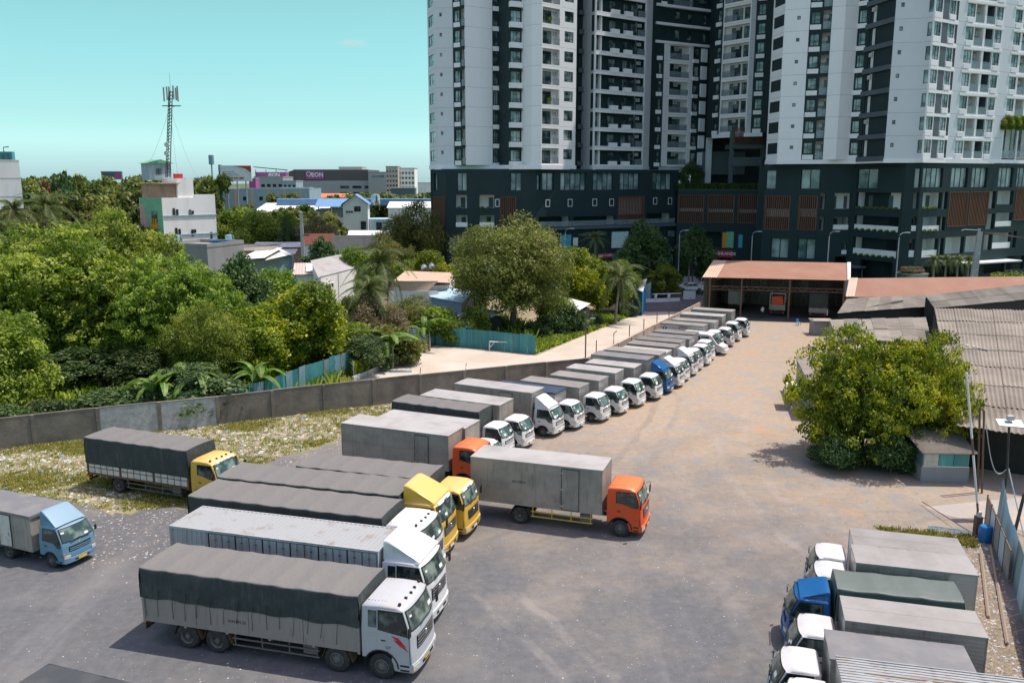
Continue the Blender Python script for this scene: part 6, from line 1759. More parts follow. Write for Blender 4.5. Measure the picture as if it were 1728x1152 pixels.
    S2(r1, r2, [('win', .50, .64, 1.7, 2.25, dict(mull=()))])
    S2(r2, r3, [('win', .15, .82, .95, 2.7, dict(mull=(.4,))), ('box', .06, .90, .05, .78, dict(d=.15, t=.3))], 'tw_dark')
    S2(r3, r4, [('balc', .06, .94, .1, 2.85, dict(doors=((.55, .95),), ac=.35))], 'tw_dark')
    rm = X(1418, 139)
    S2(r4, rm, []); S2(rm, r5, [])
    S2(r5, r6, [('win', .10, .92, .85, 2.65, dict(mull=(.35,))), ('box', -.02, 1.0, -.02, .68, dict(d=.12, t=.3))], 'tw_dark')
    S2(r6, r7, [('balc', .12, .94, .42, 2.9, dict(doors=((.30, .78),), ac=.12, rail=0, back=.45)), ('box', .20, .29, .42, 2.85, dict(d=-.2, t=.2, n='jamb', m='inner_white')), ('box', .79, .86, .42, 2.85, dict(d=-.2, t=.2, n='jamb', m='inner_white')), ('box', .0, 1.0, -.35, .35, dict(d=.25, t=.5, m='tw_mid', n='floor_ledge')), ('box', .86, .96, .4, 2.8, dict(d=-.3, t=.2, m='tw_glass_dark', n='side_pane'))], 'tw_dark')
    S2(r7, r8, [('win', .34, .56, 1.65, 2.25, dict(mull=()))], 'tw_grey')
    S2(r8, r9, [], 'tw_grey')
    S2(r9, r10, [('win', .1, 1.0, .75, 2.65, dict(mull=()))], 'tw_grey')
    # right face
    s0, s1, s2, s3, s4 = X(1607, 132.8), X(1620, 133.6), X(1683, 137.4), X(1700, 138.6), X(1765, 143)
    rmid = (.0)
    face = [('win', .02, .30, .75, 2.65, dict(mull=(.55,))), ('box', -.02, .30, -.05, .68, dict(d=.1, t=.25)), ('box', .33, .58, -.1, 3.2, dict(d=.03, t=.1, m='tw_mid', n='recess_panel')), ('win', .60, .86, .75, 2.65, dict(mull=(.55,))), ('box', .60, .86, .0, .68, dict(d=.14, t=.25)), ('box', -.02, 1.0, 2.72, 2.84 + .3, dict(d=.10, t=.25, n='floor_band')), ('box', .88, .98, .1, 2.7, dict(d=.02, t=.1, m='frame', n='side_pane'))]
    S2(r10, s0, face, 'tw_white')
    S2(s0, s1, [], 'tw_grey')
    S2(s1, s2, [('win', .01, .22, .8, 2.65, dict(mull=(.6,))), ('box', .02, .18, .0, .72, dict(d=.14, t=.25)), ('balc', .24, .475, .1, 2.7, dict(doors=((.05, .5),), ac=.7)), ('balc', .53, .76, .1, 2.7, dict(doors=((.5, .95),), bm='tw_mid')), ('win', .78, .97, .8, 2.65, dict(mull=(.45,))), ('box', .80, .96, .0, .72, dict(d=.14, t=.25)), ('box', -.01, 1.01, 2.75, 3.15, dict(d=.12, t=.25, n='floor_band'))])
    S2(s2, s3, [], 'tw_grey')
    S2(s3, s4, [('win', .02, .2, .8, 2.65, dict(mull=(.6,))), ('box', .03, .18, .0, .72, dict(d=.14, t=.25)), ('balc', .24, .46, .1, 2.7, dict(doors=((.05, .5),), ac=.7)), ('balc', .52, .76, .1, 2.7, dict(doors=((.5, .95),), bm='tw_mid')), ('win', .79, .97, .8, 2.65), ('box', -.01, 1.01, 2.75, 3.15, dict(d=.12, t=.25, n='floor_band'))], z0=z0 + 2 * h, nf=NF - 2)
    # open terrace with hanging plants at the right end
    S2(s3, s4, [('balc', .03, .97, .3, 6.3, dict(doors=((.1, .4), (.55, .85)), bm='inner_white', back=2.2, rm='rail_glass'))], nf=1, base=None)
    for u in (.0, .38, .72, 1.0):
        p = Vector(s3).lerp(Vector(s4), u); MB().box(-.12, -.1, 21.0, .12, .3, 21.6 + 2 * h).build('terrace_column', M['tw_white'], t, (p.x, p.y, 0))
    for u in (.03, .22, .42, .62):
        p = Vector(s3).lerp(Vector(s4), u); o = link('hanging_plant', KIND['shrub'][0], t, (p.x, p.y - .3, 27.2)); o.scale = (.55, .4, .9); 
    pts = [sh(i0, .5), sh(i1, 1.8), sh(i2, 1.8), sh(i4, .5), sh(i5, 22), sh(i0, 24)]
    b = MB(); b.prism([(x, y, zi - .3) for x, y in pts], (0, 0, 24 * h)); b.build('core', M['tw_dark'], t)
    pts = [sh(r0, .2), sh(r1, .3), sh(r2, .3), sh(r3, 1.7), sh(r4, 1.7), sh(r5, .4), sh(r6, 1.9), sh(r7, .6), sh(r9, .3), sh(r10, .9), sh(s0, 1.0), sh(s1, 1.9), sh(s2, 1.9), sh(s3, 3), sh(s4, 3)]
    polyline_prism(pts, z0 - .6, z0 + 25 * h, 24, 'tw_dark', 'core', t, skew=.33)
    def bw(pts, za, zb, mat, d, name, th=.5):
        for i in range(len(pts) - 1):
            A, B = Vector(pts[i]), Vector(pts[i + 1]); w_ = (B - A).length; rz = math.atan2((B - A).y, (B - A).x)
            MB().box(-.05, -d, za, w_ + .05, -d + th, zb).build(name, M[mat], t, (A.x, A.y, 0), rz)
    bw([r0, r1, r2, r4, r5, r6, r7, r9, r10, s0, s2, s4], 20.95, 21.6, 'tw_white', .12, 'base_band')
    bw([i0, i2, i4], zi - .7, zi - .02, 'tw_white', .2, 'base_band')
    for seg, mt in (([r0, r2], 'tw_white'), ([r4, r5], 'tw_white'), ([r7, r9], 'tw_grey'), ([r10, s0], 'tw_white'), ([s1, s2], 'tw_white'), ([s3, s4], 'tw_white')): bw(seg, z0 + NF * h, z0 + 25 * h, mt, 0, 'upper_wall', .4)
    # connecting dark block high between the wings
    c = thing('link_block', 'dark connecting block in shade between the two towers with white column', 'building')
    MB().prism([(x, y, 16.2) for x, y in (X(1194, 179, 250), X(1300, 178, 250), (X(1300, 178, 250)[0], 195), (X(1194, 179, 250)[0], 195))], (0, 0, 70)).build('wall', M['tw_dark'], c)
    p = X(1190, 176, 260); MB().box(0, 0, 16, 1.1, .8, 27.2).build('column', M['tw_grey'], c, (p[0], p[1] - 1, 0))
    for px in (1235, 1288):
        p = X(px, 164.5, 260); MB().box(-.35, 0, 16, .35, .7, 27.4).build('column', M['tw_mid'], c, (p[0], p[1], 0))
    p = X(1238, 164, 210); q = X(1292, 163, 210)
    sl = MB(); n = 26
    for i in range(n): x = p[0] + (q[0] - p[0]) * i / n; sl.box(x, p[1] - .4, 25.0, x + .1, p[1] - .25, 28.0)
    sl.build('louvre_slats', M['louvre'], c)
    MB().box(p[0], p[1] - .2, 21.0, q[0], p[1] + 3, 22.6).box(p[0], p[1] - .1, 24.2, q[0], p[1] + 6, 25.0).build('terrace_slab', M['tw_mid'], c)
    MB().box(p[0] - 6, 176, 19.5, q[0], 176.5, 24).build('back_wall', M['tw_mid'], c)

def mk_podium():
    """dark podium: left, middle and right blocks; openings measured on each face"""
    def X(px, y, py=290): q = D(px, py, y); return (q.x, q.y)
    def facade(root, A, B, z1, rects, mat='tw_dark', th=.6, zb=0):
        """rects: (px0, px1, py0, py1, kind)"""
        A, B = Vector(A), Vector(B); w = (B - A).length; rz = math.atan2((B - A).y, (B - A).x); hol = []; its = []
        for r_ in rects:
            px0, px1, py0, py1, kind = r_[:5]; pm_ = (px0 + px1) / 2, (py0 + py1) / 2
            u0, za = hit(A, B, px0, pm_[1]); u1, _ = hit(A, B, px1, pm_[1]); _, zt = hit(A, B, pm_[0], py0); _, zl = hit(A, B, pm_[0], py1)
            u0, u1 = max(.15, min(u0, u1)), min(w - .15, max(u0, u1)); zl = max(zl, zb + .2); zt = min(zt, z1 - .1)
            if u1 - u0 < .3 or zt - zl < .3: continue
            its.append((u0, u1, zl, zt, kind, r_[5] if len(r_) > 5 else {}))
            if kind in ('win', 'bay', 'shop', 'louvre', 'open'): hol.append((u0, u1, zl - zb, zt - zb))
        me = holed_panel(w, z1 - zb, hol, th).mesh('wall', M[mat], fix=False)
        put(root, 'wall', me, A, rz, 0, 0, zb)
        for (u0, u1, zl, zt, kind, o) in its:
            ww, hh = u1 - u0, zt - zl
            if kind in ('win', 'shop'):
                n = max(1, round(ww / o.get('pw', 1.5))); pw = ww / n
                for i in range(n): add_win(root, A, rz, u0 + i * pw + .01, .35, zl, pw - .02, hh, (), o.get('gm', 'pod_glass'))
            elif kind == 'bay':       # white recessed loggia with parapet and inner door
                m_ = o.get('m', 'wall_white'); b = MB(); bk = o.get('back', 2.0)
                b.box(0, bk, 0, ww, bk + .1, hh).box(-.08, th, 0, 0, bk, hh).box(ww, th, 0, ww + .08, bk, hh).box(0, th, -.1, ww, bk, 0).box(0, th, hh, ww, bk, hh + .1)
                bo = put(root, 'loggia', b.mesh('loggia', M[m_], fix=False), A, rz, u0, 0, zl)
                if o.get('par', 1): link('parapet', MB().box(0, .1, 0, ww, .3, min(1.1, hh * .38)).mesh('parapet', M['wall_white'], fix=False), bo)
                for f in o.get('doors', (.35,)): link('door', MB().box(f * ww, bk - .08, .02, f * ww + .8, bk - .01, min(2.0, hh * .8)).mesh('door', M['tw_mid'], fix=False), bo)
                if o.get('plants', 0):
                    for k in range(int(ww / 1.2)): link('planter_plant', KIND['shrub'][0], bo, (.5 + k * 1.2, .1, .1)).scale = (.25, .15, .16)
            elif kind == 'louvre':
                bm = M['louvre_pale'] if o.get('pale') else M['louvre']
                if o.get('pale'):
                    f0, f1 = o['pale']; put(root, 'backing_wall', MB().box(0, .5, hh * f0, ww, .55, hh * f1).mesh('backing_wall', bm, fix=False), A, rz, u0, 0, zl)
                put(root, 'recess', MB().box(0, .56, 0, ww, .6, hh).mesh('recess', M['tw_dark'], fix=False), A, rz, u0, 0, zl)
                n = int(ww / .34); fr = put(root, 'louvre_frame', MB().box(0, -.05, 0, ww, .1, .1).box(0, -.05, hh - .1, ww, .1, hh).box(0, -.05, .1, .1, .1, hh - .1).box(ww - .1, -.05, .1, ww, .1, hh - .1).mesh('louvre_frame', M['louvre'], fix=False), A, rz, u0, 0, zl)
                key = ('slat', round(hh, 2))
                if key not in WMESH: WMESH[key] = MB().box(0, 0, .1, .15, .12, hh - .1).mesh('slat', M['louvre'], fix=False)
                for i in range(n): link('slat', WMESH[key], fr, (.15 + (ww - .4) * i / max(1, n - 1), .02, 0))
            elif kind == 'sign':
                put(root, o.get('n', 'poster'), MB().box(0, -.06, 0, ww, 0, hh).mesh(o.get('n', 'poster'), M[o['m']], fix=False), A, rz, u0, 0, zl)
                if o.get('txt'):
                    c_, s_ = math.cos(rz), math.sin(rz); x = u0 + ww / 2
                    put_text(o['txt'], hh * .6, M['ink_white'], root, (A.x + x * c_ + .08 * s_, A.y + x * s_ - .08 * c_, zl + hh / 2), (R(90), 0, rz), bold=True)
            elif kind == 'small':
                put(root, 'small_window', MB().box(0, -.03, 0, ww, 0, hh).mesh('small_window', M['frame'], fix=False), A, rz, u0, 0, zl)
                put(root, 'window_frame', MB().box(-.12, -.05, -.12, 0, .0, hh + .12).box(0, -.05, -.12, ww, .0, 0).box(0, -.05, hh, ww, .0, hh + .12).box(ww, -.05, -.12, ww + .1, .0, hh + .12).mesh('window_frame', M['tw_grey'], fix=False), A, rz, u0, 0, zl)
        return rz
    # ---- left podium
    t = thing('podium_building', 'dark green podium block under the left tower with brown louvres', 'building')
    A0, A1, A2, A3 = X(729, 158), X(752, 154), X(905, 152.5), X(1146, 168.5)
    z1 = 20.25
    facade(t, A0, A1, z1, [(732, 737.5, 293, 322, 'win', dict(pw=3)), (731, 751, 332, 382, 'louvre')])
    facade(t, A1, A2, z1, [(771.5, 787.5, 292, 322, 'win', dict(pw=.9)), (769, 788, 329, 351.5, 'bay', dict(par=0, plants=1, doors=(.3,))), (769, 789, 363, 383, 'bay'), (808.5, 834, 329, 351.5, 'bay', dict(par=0, plants=1, doors=(.55,))), (809, 834, 363, 383, 'bay', dict(back=3)), (843.5, 871, 332, 400, 'louvre'), (861.5, 879, 292, 322, 'win', dict(pw=.95)), (837, 842, 337, 348, 'small'),
                           (757, 768, 400, 424, 'shop', dict(pw=.95)), (771, 780, 396, 422, 'shop'), (790, 840, 400, 424, 'shop')])
    MB().box(0, 0, 0, 2.2, .3, 3.2)
    facade(t, A2, A3, z1, [(905, 912, 295.5, 321, 'win'), (915, 934.5, 292, 321, 'win', dict(pw=1.0)), (946, 989, 292, 321, 'win', dict(pw=1.1)), (1001, 1034.5, 292, 321, 'win', dict(pw=1.1)), (1046, 1079, 292, 320, 'win', dict(pw=1.1)), (1101, 1133, 292, 320, 'win', dict(pw=1.1)),
                           (921.5, 927, 338, 348, 'small'), (959, 965, 337, 347.5, 'small'), (1000.5, 1006.5, 336.5, 346.5, 'small'), (1029, 1035, 336.5, 346.5, 'small'), (1103, 1108, 334.5, 344, 'small'), (1128, 1133, 334.5, 344, 'small'),
                           (909, 962, 365.5, 382, 'bay', dict(m='tw_grey', back=3, par=0, doors=(.2, .7))), (968, 1038, 365, 380, 'bay', dict(m='tw_grey', back=3, par=0, doors=(.1, .5, .8))), (1043, 1087, 331, 379.5, 'louvre', dict(pale=(.37, 1.0))), (1092, 1132, 360, 375, 'bay', dict(m='tw_grey', back=3, par=0)),
                           (930, 943, 397, 424, 'shop'), (967, 975, 401, 415, 'sign', dict(m='poster_white')), (945, 963.5, 396, 424, 'sign', dict(m='poster_blue')), (1032, 1060, 391, 418, 'sign', dict(m='poster_teal')), (976, 1028, 393, 398, 'shop', dict(pw=2)), (1010, 1032, 427, 435, 'sign', dict(m='shop_red', n='shop_sign', txt='NHA THUOC')), (1033, 1060, 426, 440, 'shop'),
                           (1127, 1145, 388, 400, 'shop')])
    # thin glass rail on the terrace
    A, B = Vector(A2), Vector(A3); u0, zr = hit(A, B, 912, 381)
    put(t, 'terrace_rail', MB().box(.5, -.35, 0, (B - A).length - 1, -.3, .9).mesh('terrace_rail', M['rail_glass'], fix=False), A, math.atan2((B - A).y, (B - A).x), 0, 0, zr - .2)
    put(t, 'canopy_slab', MB().box(0, -.6, 0, (B - A).length, 0, .5).mesh('canopy_slab', M['tw_mid'], fix=False), A, math.atan2((B - A).y, (B - A).x), 0, 0, zr - .8)
    sh = lambda p, d: (p[0], p[1] + d)
    polyline_prism([sh(A0, 3.2), sh(A1, 3.2), sh(A2, 3.2), sh(A3, 3.2)], 0, z1 - .1, 20, 'tw_dark', 'inner_block', t)
    put(t, 'side_wall', MB().box(-.3, 0, 0, 0, 22, z1).mesh('side_wall', M['tw_dark'], fix=False), Vector(A0), 0, 0, 0, 0)
    # roof slab shutting the top
    b = MB(); b.prism([(x, y, z1) for x, y in (A0, A1, A2, A3, sh(A3, 22), sh(A0, 22))], (0, 0, .08)); b.build('roof_slab', M['tw_mid'], t)
    # ---- middle podium
    t = thing('podium_building', 'low shaded podium block with terrace garden between the towers', 'building')
    B0, B1 = X(1144, 167, 320), X(1292, 160, 320)
    zt = 16.6
    facade(t, B0, B1, zt, [(1143, 1188, 328.5, 376, 'louvre', dict(pale=(.40, .52))), (1194, 1239, 328.5, 376, 'louvre', dict(pale=(.37, .49))), (1245, 1290, 329, 377, 'louvre', dict(pale=(.37, .49))),
                           (1170, 1216, 391, 420, 'open'), (1219, 1226, 392, 418, 'sign', dict(m='mural_orange', n='orange_panel')), (1226, 1238, 391, 418, 'sign', dict(m='poster_green')), (1246, 1253, 396, 418, 'sign', dict(m='poster_blue')), (1206, 1237, 422, 434, 'sign', dict(m='shop_red', n='shop_sign', txt='HIGHLANDS')), (1213, 1234, 436, 450, 'open'), (1156, 1200, 425, 450, 'shop')])
    polyline_prism([sh(B0, 2.5), sh(B1, 2.5)], 0, zt - .1, 20, 'tw_dark', 'inner_block', t)
    b = MB(); b.prism([(x, y, zt) for x, y in (B0, B1, sh(B1, 20), sh(B0, 20))], (0, 0, .08)); b.build('roof_slab', M['tw_mid'], t)
    dv = Vector(B1) - Vector(B0)
    tufts('terrace_hedge', 'dark green hedge along the terrace edge between the towers', [(B0[0] + dv.x * k / 300, B0[1] + dv.y * k / 300 + .5, zt) for k in range(300)], .5, 1.3, 'leaf_dark', 12, 12, .10)
    q = Vector(B0).lerp(Vector(B1), .1); tree('dark', 'small leafy tree growing on the terrace between the towers', q.x + 1.5, q.y + 2.5, 5.0, 5.5, z=zt)
    q = Vector(B0).lerp(Vector(B1), .0)
    # ---- right podium
    t = thing('podium_building', 'dark green car park podium under the right tower with white parapets', 'building')
    C0, C1, C2, C3, C4, C5 = X(1291, 146), X(1385, 140.5), X(1440, 140), X(1528, 131), X(1556, 130.5), X(1800, 146)
    z1 = 20.95
    dv = Vector(C1) - Vector(C0)
    facade(t, C0, C1, z1, [(1292, 1309, 287.5, 319, 'win', dict(pw=1.6)), (1351, 1384, 286, 319, 'win', dict(pw=1.6)), (1290, 1333, 330.5, 388, 'louvre', dict(pale=(.38, .62))), (1347, 1381, 330.5, 388, 'louvre', dict(pale=(.38, .62))), (1300, 1330, 402, 435, 'shop', dict(pw=1.5)), (1345, 1384, 403, 437, 'shop', dict(pw=1.2))])
    facade(t, C1, C2, z1, [(1384.5, 1393, 326, 353, 'bay', dict(par=0)), (1383, 1391, 366, 389, 'bay', dict(par=0)), (1408, 1439, 326, 352.5, 'bay', dict(par=0, plants=0, doors=(.0, .8))), (1406, 1436, 366, 387.5, 'bay', dict(m='tw_grey', back=4)), (1420, 1436, 411, 429, 'bay', dict(back=3)), (1408, 1440, 433, 470, 'open')])
    facade(t, C2, C3, z1, [(1446, 1481, 285, 318.5, 'win', dict(pw=1.7)), (1444, 1520, 325, 352, 'bay', dict(par=0, plants=1, doors=(.1, .55))), (1441, 1516, 365, 390, 'bay', dict(m='tw_grey', back=4, plants=1)), (1439, 1513, 402, 433, 'bay', dict(back=4, plants=1)), (1450, 1505, 440, 472, 'open')])
    facade(t, C3, C4, z1, [(1543.5, 1553, 284, 317.5, 'win', dict(pw=1.4)), (1541, 1555, 325, 352, 'bay', dict(par=0)), (1538, 1555, 366, 390, 'bay', dict(m='tw_grey')), (1534, 1553, 404, 434, 'bay')])
    facade(t, C4, C5, z1, [(1557, 1591, 283.5, 317, 'win', dict(pw=1.1)), (1605, 1633, 283, 316.5, 'win', dict(pw=1.1)), (1640, 1666, 283, 316.5, 'win', dict(pw=1.1)), (1685, 1709, 283, 316, 'win', dict(pw=1.1)), (1716, 1750, 283, 316, 'win', dict(pw=1.1)),
                           (1557, 1589, 325, 352, 'bay', dict(par=0, plants=1, doors=(.0, .75))), (1591, 1599, 324, 353, 'bay', dict(par=0)), (1600.5, 1632, 324, 382, 'louvre'), (1635, 1667, 323.5, 380, 'louvre'), (1669, 1680, 323, 352, 'bay', dict(par=0)), (1683, 1710, 322, 345, 'bay', dict(par=0)), (1713, 1760, 318, 371, 'louvre'),
                           (1557, 1586, 366, 390, 'bay', dict(m='tw_grey', plants=1)), (1587, 1595, 366, 389, 'bay', dict(par=0)), (1664, 1678, 361, 387, 'bay', dict(par=0)), (1680, 1708, 359, 382, 'bay', dict()), (1556, 1582, 403, 434, 'bay'), (1584, 1592, 402, 430, 'bay', dict(par=0)), (1595, 1626, 400, 428, 'bay', dict(par=0)), (1629, 1656, 398, 425, 'bay', dict(par=0)), (1660, 1673, 396, 422, 'bay', dict(par=0)), (1675, 1706, 393, 419, 'bay'), (1709, 1715, 390, 418, 'bay', dict(par=0)),
                           (1556, 1625, 448, 472, 'open'), (1660, 1695, 437, 460, 'open'), (1698, 1728, 432, 455, 'open')])
    def cut(p, d=3.5): return (p[0], p[1] + d)
    polyline_prism([cut(C0), cut(C1), cut(C2, 4.5), cut(C3, 4.5), cut(C4, 4.5), cut(C5, 4.5)], 0, z1 - .1, 20, 'tw_dark', 'inner_block', t, skew=.33)
    b = MB(); b.prism([(x, y, z1) for x, y in (C0, C1, C2, C3, C4, C5, cut(C5, 20), (C0[0] + 6.6, C0[1] + 20))], (0, 0, .08)); b.build('roof_slab', M['tw_mid'], t)
    A, B = Vector(C2), Vector(C3)
    put(t, 'entrance_canopy', MB().box(-9, -2.2, 4.7, 4, 0, 4.95).mesh('entrance_canopy', M['tw_mid'], fix=False), A, math.atan2((B - A).y, (B - A).x), 0, 0, 0)
    A, B = Vector(C4), Vector(C5)
    put(t, 'ramp_canopy', MB().box(9.5, -2.5, 5.6, 22, 0, 5.8).mesh('ramp_canopy', M['tw_grey'], fix=False), A, math.atan2((B - A).y, (B - A).x), 0, 0, 0)
    put(t, 'ramp_wall', MB().box(-10, -.6, 0, -1, -.3, 4.2).mesh('ramp_wall', M['tw_grey'], fix=False), Vector(C2), .0, 9.5, 0, 0)

# ================================================================ sheds, houses, city behind
def roof_corr(name, p00, p10, p11, p01, mat, parent, pitch=.35, amp=.05, across=True, thick=.03):
    """corrugated roof plane on four corners: ribs run from the p00-p10 edge to the p01-p11 edge"""
    p00, p10, p11, p01 = map(Vector, (p00, p10, p11, p01)); n_ = (p10 - p00).cross(p01 - p00).normalized()
    if n_.z < 0: n_ = -n_
    k = max(2, int((p10 - p00).length / pitch) * 4); b = MB(); A = []; B = []
    for i in range(k + 1):
        t = i / k; o = n_ * (amp * .5 * math.sin(math.pi * .5 * i)) if pitch > .2 else n_ * (amp * (i % 2 - .5))
        A.append(p00.lerp(p10, t) + o); B.append(p01.lerp(p11, t) + o)
    for i in range(k): b.face([A[i], A[i + 1], B[i + 1], B[i]])
    for E in (A, B):
        for i in range(k): b.face([E[i], E[i + 1], E[i + 1] - n_ * thick, E[i] - n_ * thick])
    o = b.build(name, M[mat], parent, fix=False); 
    return o
def V3(p, z): return (p[0], p[1], z)

def house(label, corner_, rz, w, d, h, wall='wall_white', roof='tin_white', rtype='gable', ridge='x', rise=1.0, oh=.4, wins=(), cat='house', name='house', par=.5, **k):
    """body from a near left corner; x runs along the front. wins: (face, u, z, w, h)"""
    t = thing(name, label, cat, (corner_[0], corner_[1], 0), rz)
    MB().box(0, 0, 0, w, d, h).build('wall', M[wall], t)
    if rtype == 'gable':
        if ridge == 'x':
            a = [(-oh, -oh, h - .1), (w + oh, -oh, h - .1), (w + oh, d / 2, h + rise), (-oh, d / 2, h + rise), (-oh, d + oh, h - .1), (w + oh, d + oh, h - .1)]
            roof_corr('roof', a[0], a[1], a[2], a[3], roof, t); roof_corr('roof', a[4], a[5], a[2], a[3], roof, t)
            MB().prism([(0.02, 0, h), (.02, d, h), (.02, d / 2, h + rise - .1)], (w - .04, 0, 0)).build('gable_wall', M[wall], t)
        else:
            a = [(-oh, -oh, h - .1), (-oh, d + oh, h - .1), (w / 2, d + oh, h + rise), (w / 2, -oh, h + rise), (w + oh, -oh, h - .1), (w + oh, d + oh, h - .1)]
            roof_corr('roof', a[0], a[1], a[2], a[3], roof, t); roof_corr('roof', a[4], a[5], a[2], a[3], roof, t)
            MB().prism([(0, 0.02, h), (w, .02, h), (w / 2, .02, h + rise - .1)], (0, d - .04, 0)).build('gable_wall', M[wall], t)
    elif rtype == 'shed':
        roof_corr('roof', (-oh, -oh, h), (w + oh, -oh, h), (w + oh, d + oh, h + rise), (-oh, d + oh, h + rise), roof, t)
    else:
        MB().box(-.05, -.05, h, w + .05, .15, h + par).box(-.05, d - .15, h, w + .05, d + .05, h + par).box(-.05, .15, h, .15, d - .15, h + par).box(w - .15, .15, h, w + .05, d - .15, h + par).build('parapet', M[wall], t)
        MB().box(.15, .15, h, w - .15, d - .15, h + .05).build('roof', M[roof], t)
    for (f, u, z, ww, hh) in wins:
        if f == 'f': loc, r2 = (u, -.06, z), 0
        elif f == 'r': loc, r2 = (w + .06, u, z), R(90)
        else: loc, r2 = (-.06, d - u, z), R(-90)
        fm, gm = win_mesh(ww, hh, (.5,) if ww > .8 else (), None, 'window_dark')
        o = link('window', fm, t, loc, r2); link('pane', gm, o)
        s_ = link('sill', MB().box(-.08, -.08, -.1, ww + .08, .06, 0).mesh('sill', M[wall], fix=False), o)
    return t

def mk_sheds():
    # big open shed at the end of the yard
    t = thing('open_shed', 'open fronted truck shed with red brown sheet roof at the end of the yard', 'shed')
    A = G(1190, 469, 6.1); B = G(1428, 473, 6.1); A.z = B.z = 0
    A = Vector((25.6, 110.5, 0)); 
    el, er = G(1185, 467.5, 5.6), G(1429, 473, 5.6)
    rl, rr = G(1204, 439, 7.2), G(1429, 443.5, 7.2)
    e1 = el.lerp(er, .105); r1 = rl.lerp(rr, .102)
    roof_corr('roof', el, e1, r1, rl, 'tin_brown_pale', t, .3, .04); roof_corr('roof', e1, er, rr, r1, 'tin_rust_roof', t, .19, .02)
    back = (rr - er); back.z = 0
    bl, br_ = rl + back, rr + back; bl.z = br_.z = 5.6
    roof_corr('roof', bl, br_, rr, rl, 'tin_rust_roof', t, .19, .02)
    for i, (f, px) in enumerate(((.06, 1200), (.285, 1257), (.62, 1338), (.99, 1425))):
        q = el.lerp(er, f); MB().box(-.09, -.09, 0, .09, .09, 5.5).build('column', M['rust'], t, (q.x, q.y + .25, 0))
        MB().box(-.09, -.09, 0, .09, .09, 5.5).build('column', M['rust'], t, (q.x + back.x * 1.7, q.y + back.y * 1.7, 0))
    b = MB(); n = 26
    p, q = el.lerp(er, .06), er; p = p + Vector((0, .25, -1.2)); q = q + Vector((0, .25, -1.2))
    for dz in (0, -.45): b.bar(p + Vector((0, 0, dz)), q + Vector((0, 0, dz)), .08)
    for i in range(n): a_, c_ = p.lerp(q, i / n), p.lerp(q, (i + 1) / n); (b.bar(a_, c_ + Vector((0, 0, -.45)), .05) if i % 2 else b.bar(a_ + Vector((0, 0, -.45)), c_, .05))
    b.build('truss', M['rust'], t)
    # sheet walls: back and both ends, sheet by sheet
    for (s_, e_, nn) in ((bl, br_, 18), (el + Vector((.3, .3, 0)), bl + Vector((.3, 0, 0)), 13), (br_ + Vector((-.1, 0, 0)), er + Vector((-.1, .3, 0)), 13)):
        for j in range(nn):
            a_, c_ = s_.lerp(e_, j / nn), s_.lerp(e_, (j + .99) / nn); corr_sheet('wall_sheet', a_, c_, 0, 5.5, 'fibro' if s_ is bl else 'concrete_wall', t, .3, .03)
    sheet('shed_floor', [(el.x, el.y), (er.x, er.y), (br_.x, br_.y), (bl.x, bl.y)], .008, 'asphalt')
    MB().tube([G(1335, 440, 8.5), G(1355, 440, 8.5)], .05, 5)
    # white sheet along the roof's right edge
    tag(MB().prism([er + Vector((.05, -.1, .05)), er + Vector((.45, -.1, .05)), rr + Vector((.55, 0, .05)), rr + Vector((.05, 0, .05))], (0, 0, .05)).build('flashing', M['tin_white'], t))
    # trucks standing inside
    q = G(1310, 536); fw = back.normalized(); th = math.degrees(math.atan2(fw.y, fw.x))
    tr = truck('truck inside the shed seen from behind with open bed and orange red load', q + fw * 6.2, th, 'small', 'white_paint', 0, 'box', L=4.6, W=2.1, z0=.95, z1=1.5, roof='chassis', gapx=-1.0)
    for x in (-1.1, -5.5):
        for s_ in (-1, 1): MB().box(x, s_ * 1.02, 1.5, x + .08, s_ * .94, 3.3).build('bed_post', M['pole_metal'], tr)
    MB().box(-5.6, -1.02, 1.3, -5.5, 1.02, 1.65).box(-5.55, -1.0, 3.2, -1.1, -.92, 3.3).box(-5.55, .92, 3.2, -1.1, 1.0, 3.3).box(-5.55, -1, 3.2, -5.47, 1, 3.3).build('bed_rail', M['pole_metal'], tr)
    MB().grid(lambda u, v: (-5.3 + 3.8 * u, -.85 + 1.7 * v, 1.7 + 1.15 * (1 - (2 * v - 1) ** 4) * (1 - .25 * u) + .1 * math.sin(9 * v + 5 * u)), 8, 10).prism([(-5.3, -.85, 1.5), (-5.3, .85, 1.5), (-5.3, .7, 2.75), (-5.3, -.6, 2.85)], (.05, 0, 0)).build('load', M['orange_paint'], tr)
    q = G(1379, 541)
    truck('truck inside the shed seen from behind with brown grey tarpaulin body', q + fw * 6.5, th, 'small', 'grey_white', 0, 'stake', L=4.9, W=2.3, z0=1.0, z1=3.5, seed=61, drape=1.6, tarp='tarp', ropes=False)
    q = G(1240, 524)
    truck('truck with raised grey body standing in the dark left bay of the shed', q + fw * 5, th, 'small', 'grey_white', 0, 'box', L=4.4, W=2.0, z0=.95, z1=2.9, roof='roof_dark', side='container')
    person()
    # plastic chair
    q = G(1347, 549); c = thing('plastic_chair', 'small blue plastic chair at the shed front', 'chair', (q.x, q.y, 0), .5)
    MB().box(-.22, -.22, .40, .22, .22, .44).build('seat', M['tarp_blue'], c); MB().box(-.22, .19, .44, .22, .23, .85).build('backrest', M['tarp_blue'], c)
    for x in (-.19, .16):
        for y in (-.19, .18): MB().box(x, y, 0, x + .04, y + .04, .40).build('leg', M['tarp_blue'], c)
    # second shed roof behind the old sheds
    t = thing('long_shed', 'long shed with red brown sheet roof right of the open shed', 'shed')
    p = [G(1427, 501, 5.2), G(1760, 500, 5.2), G(1760, 466, 7.0), G(1433, 469.5, 7.0)]
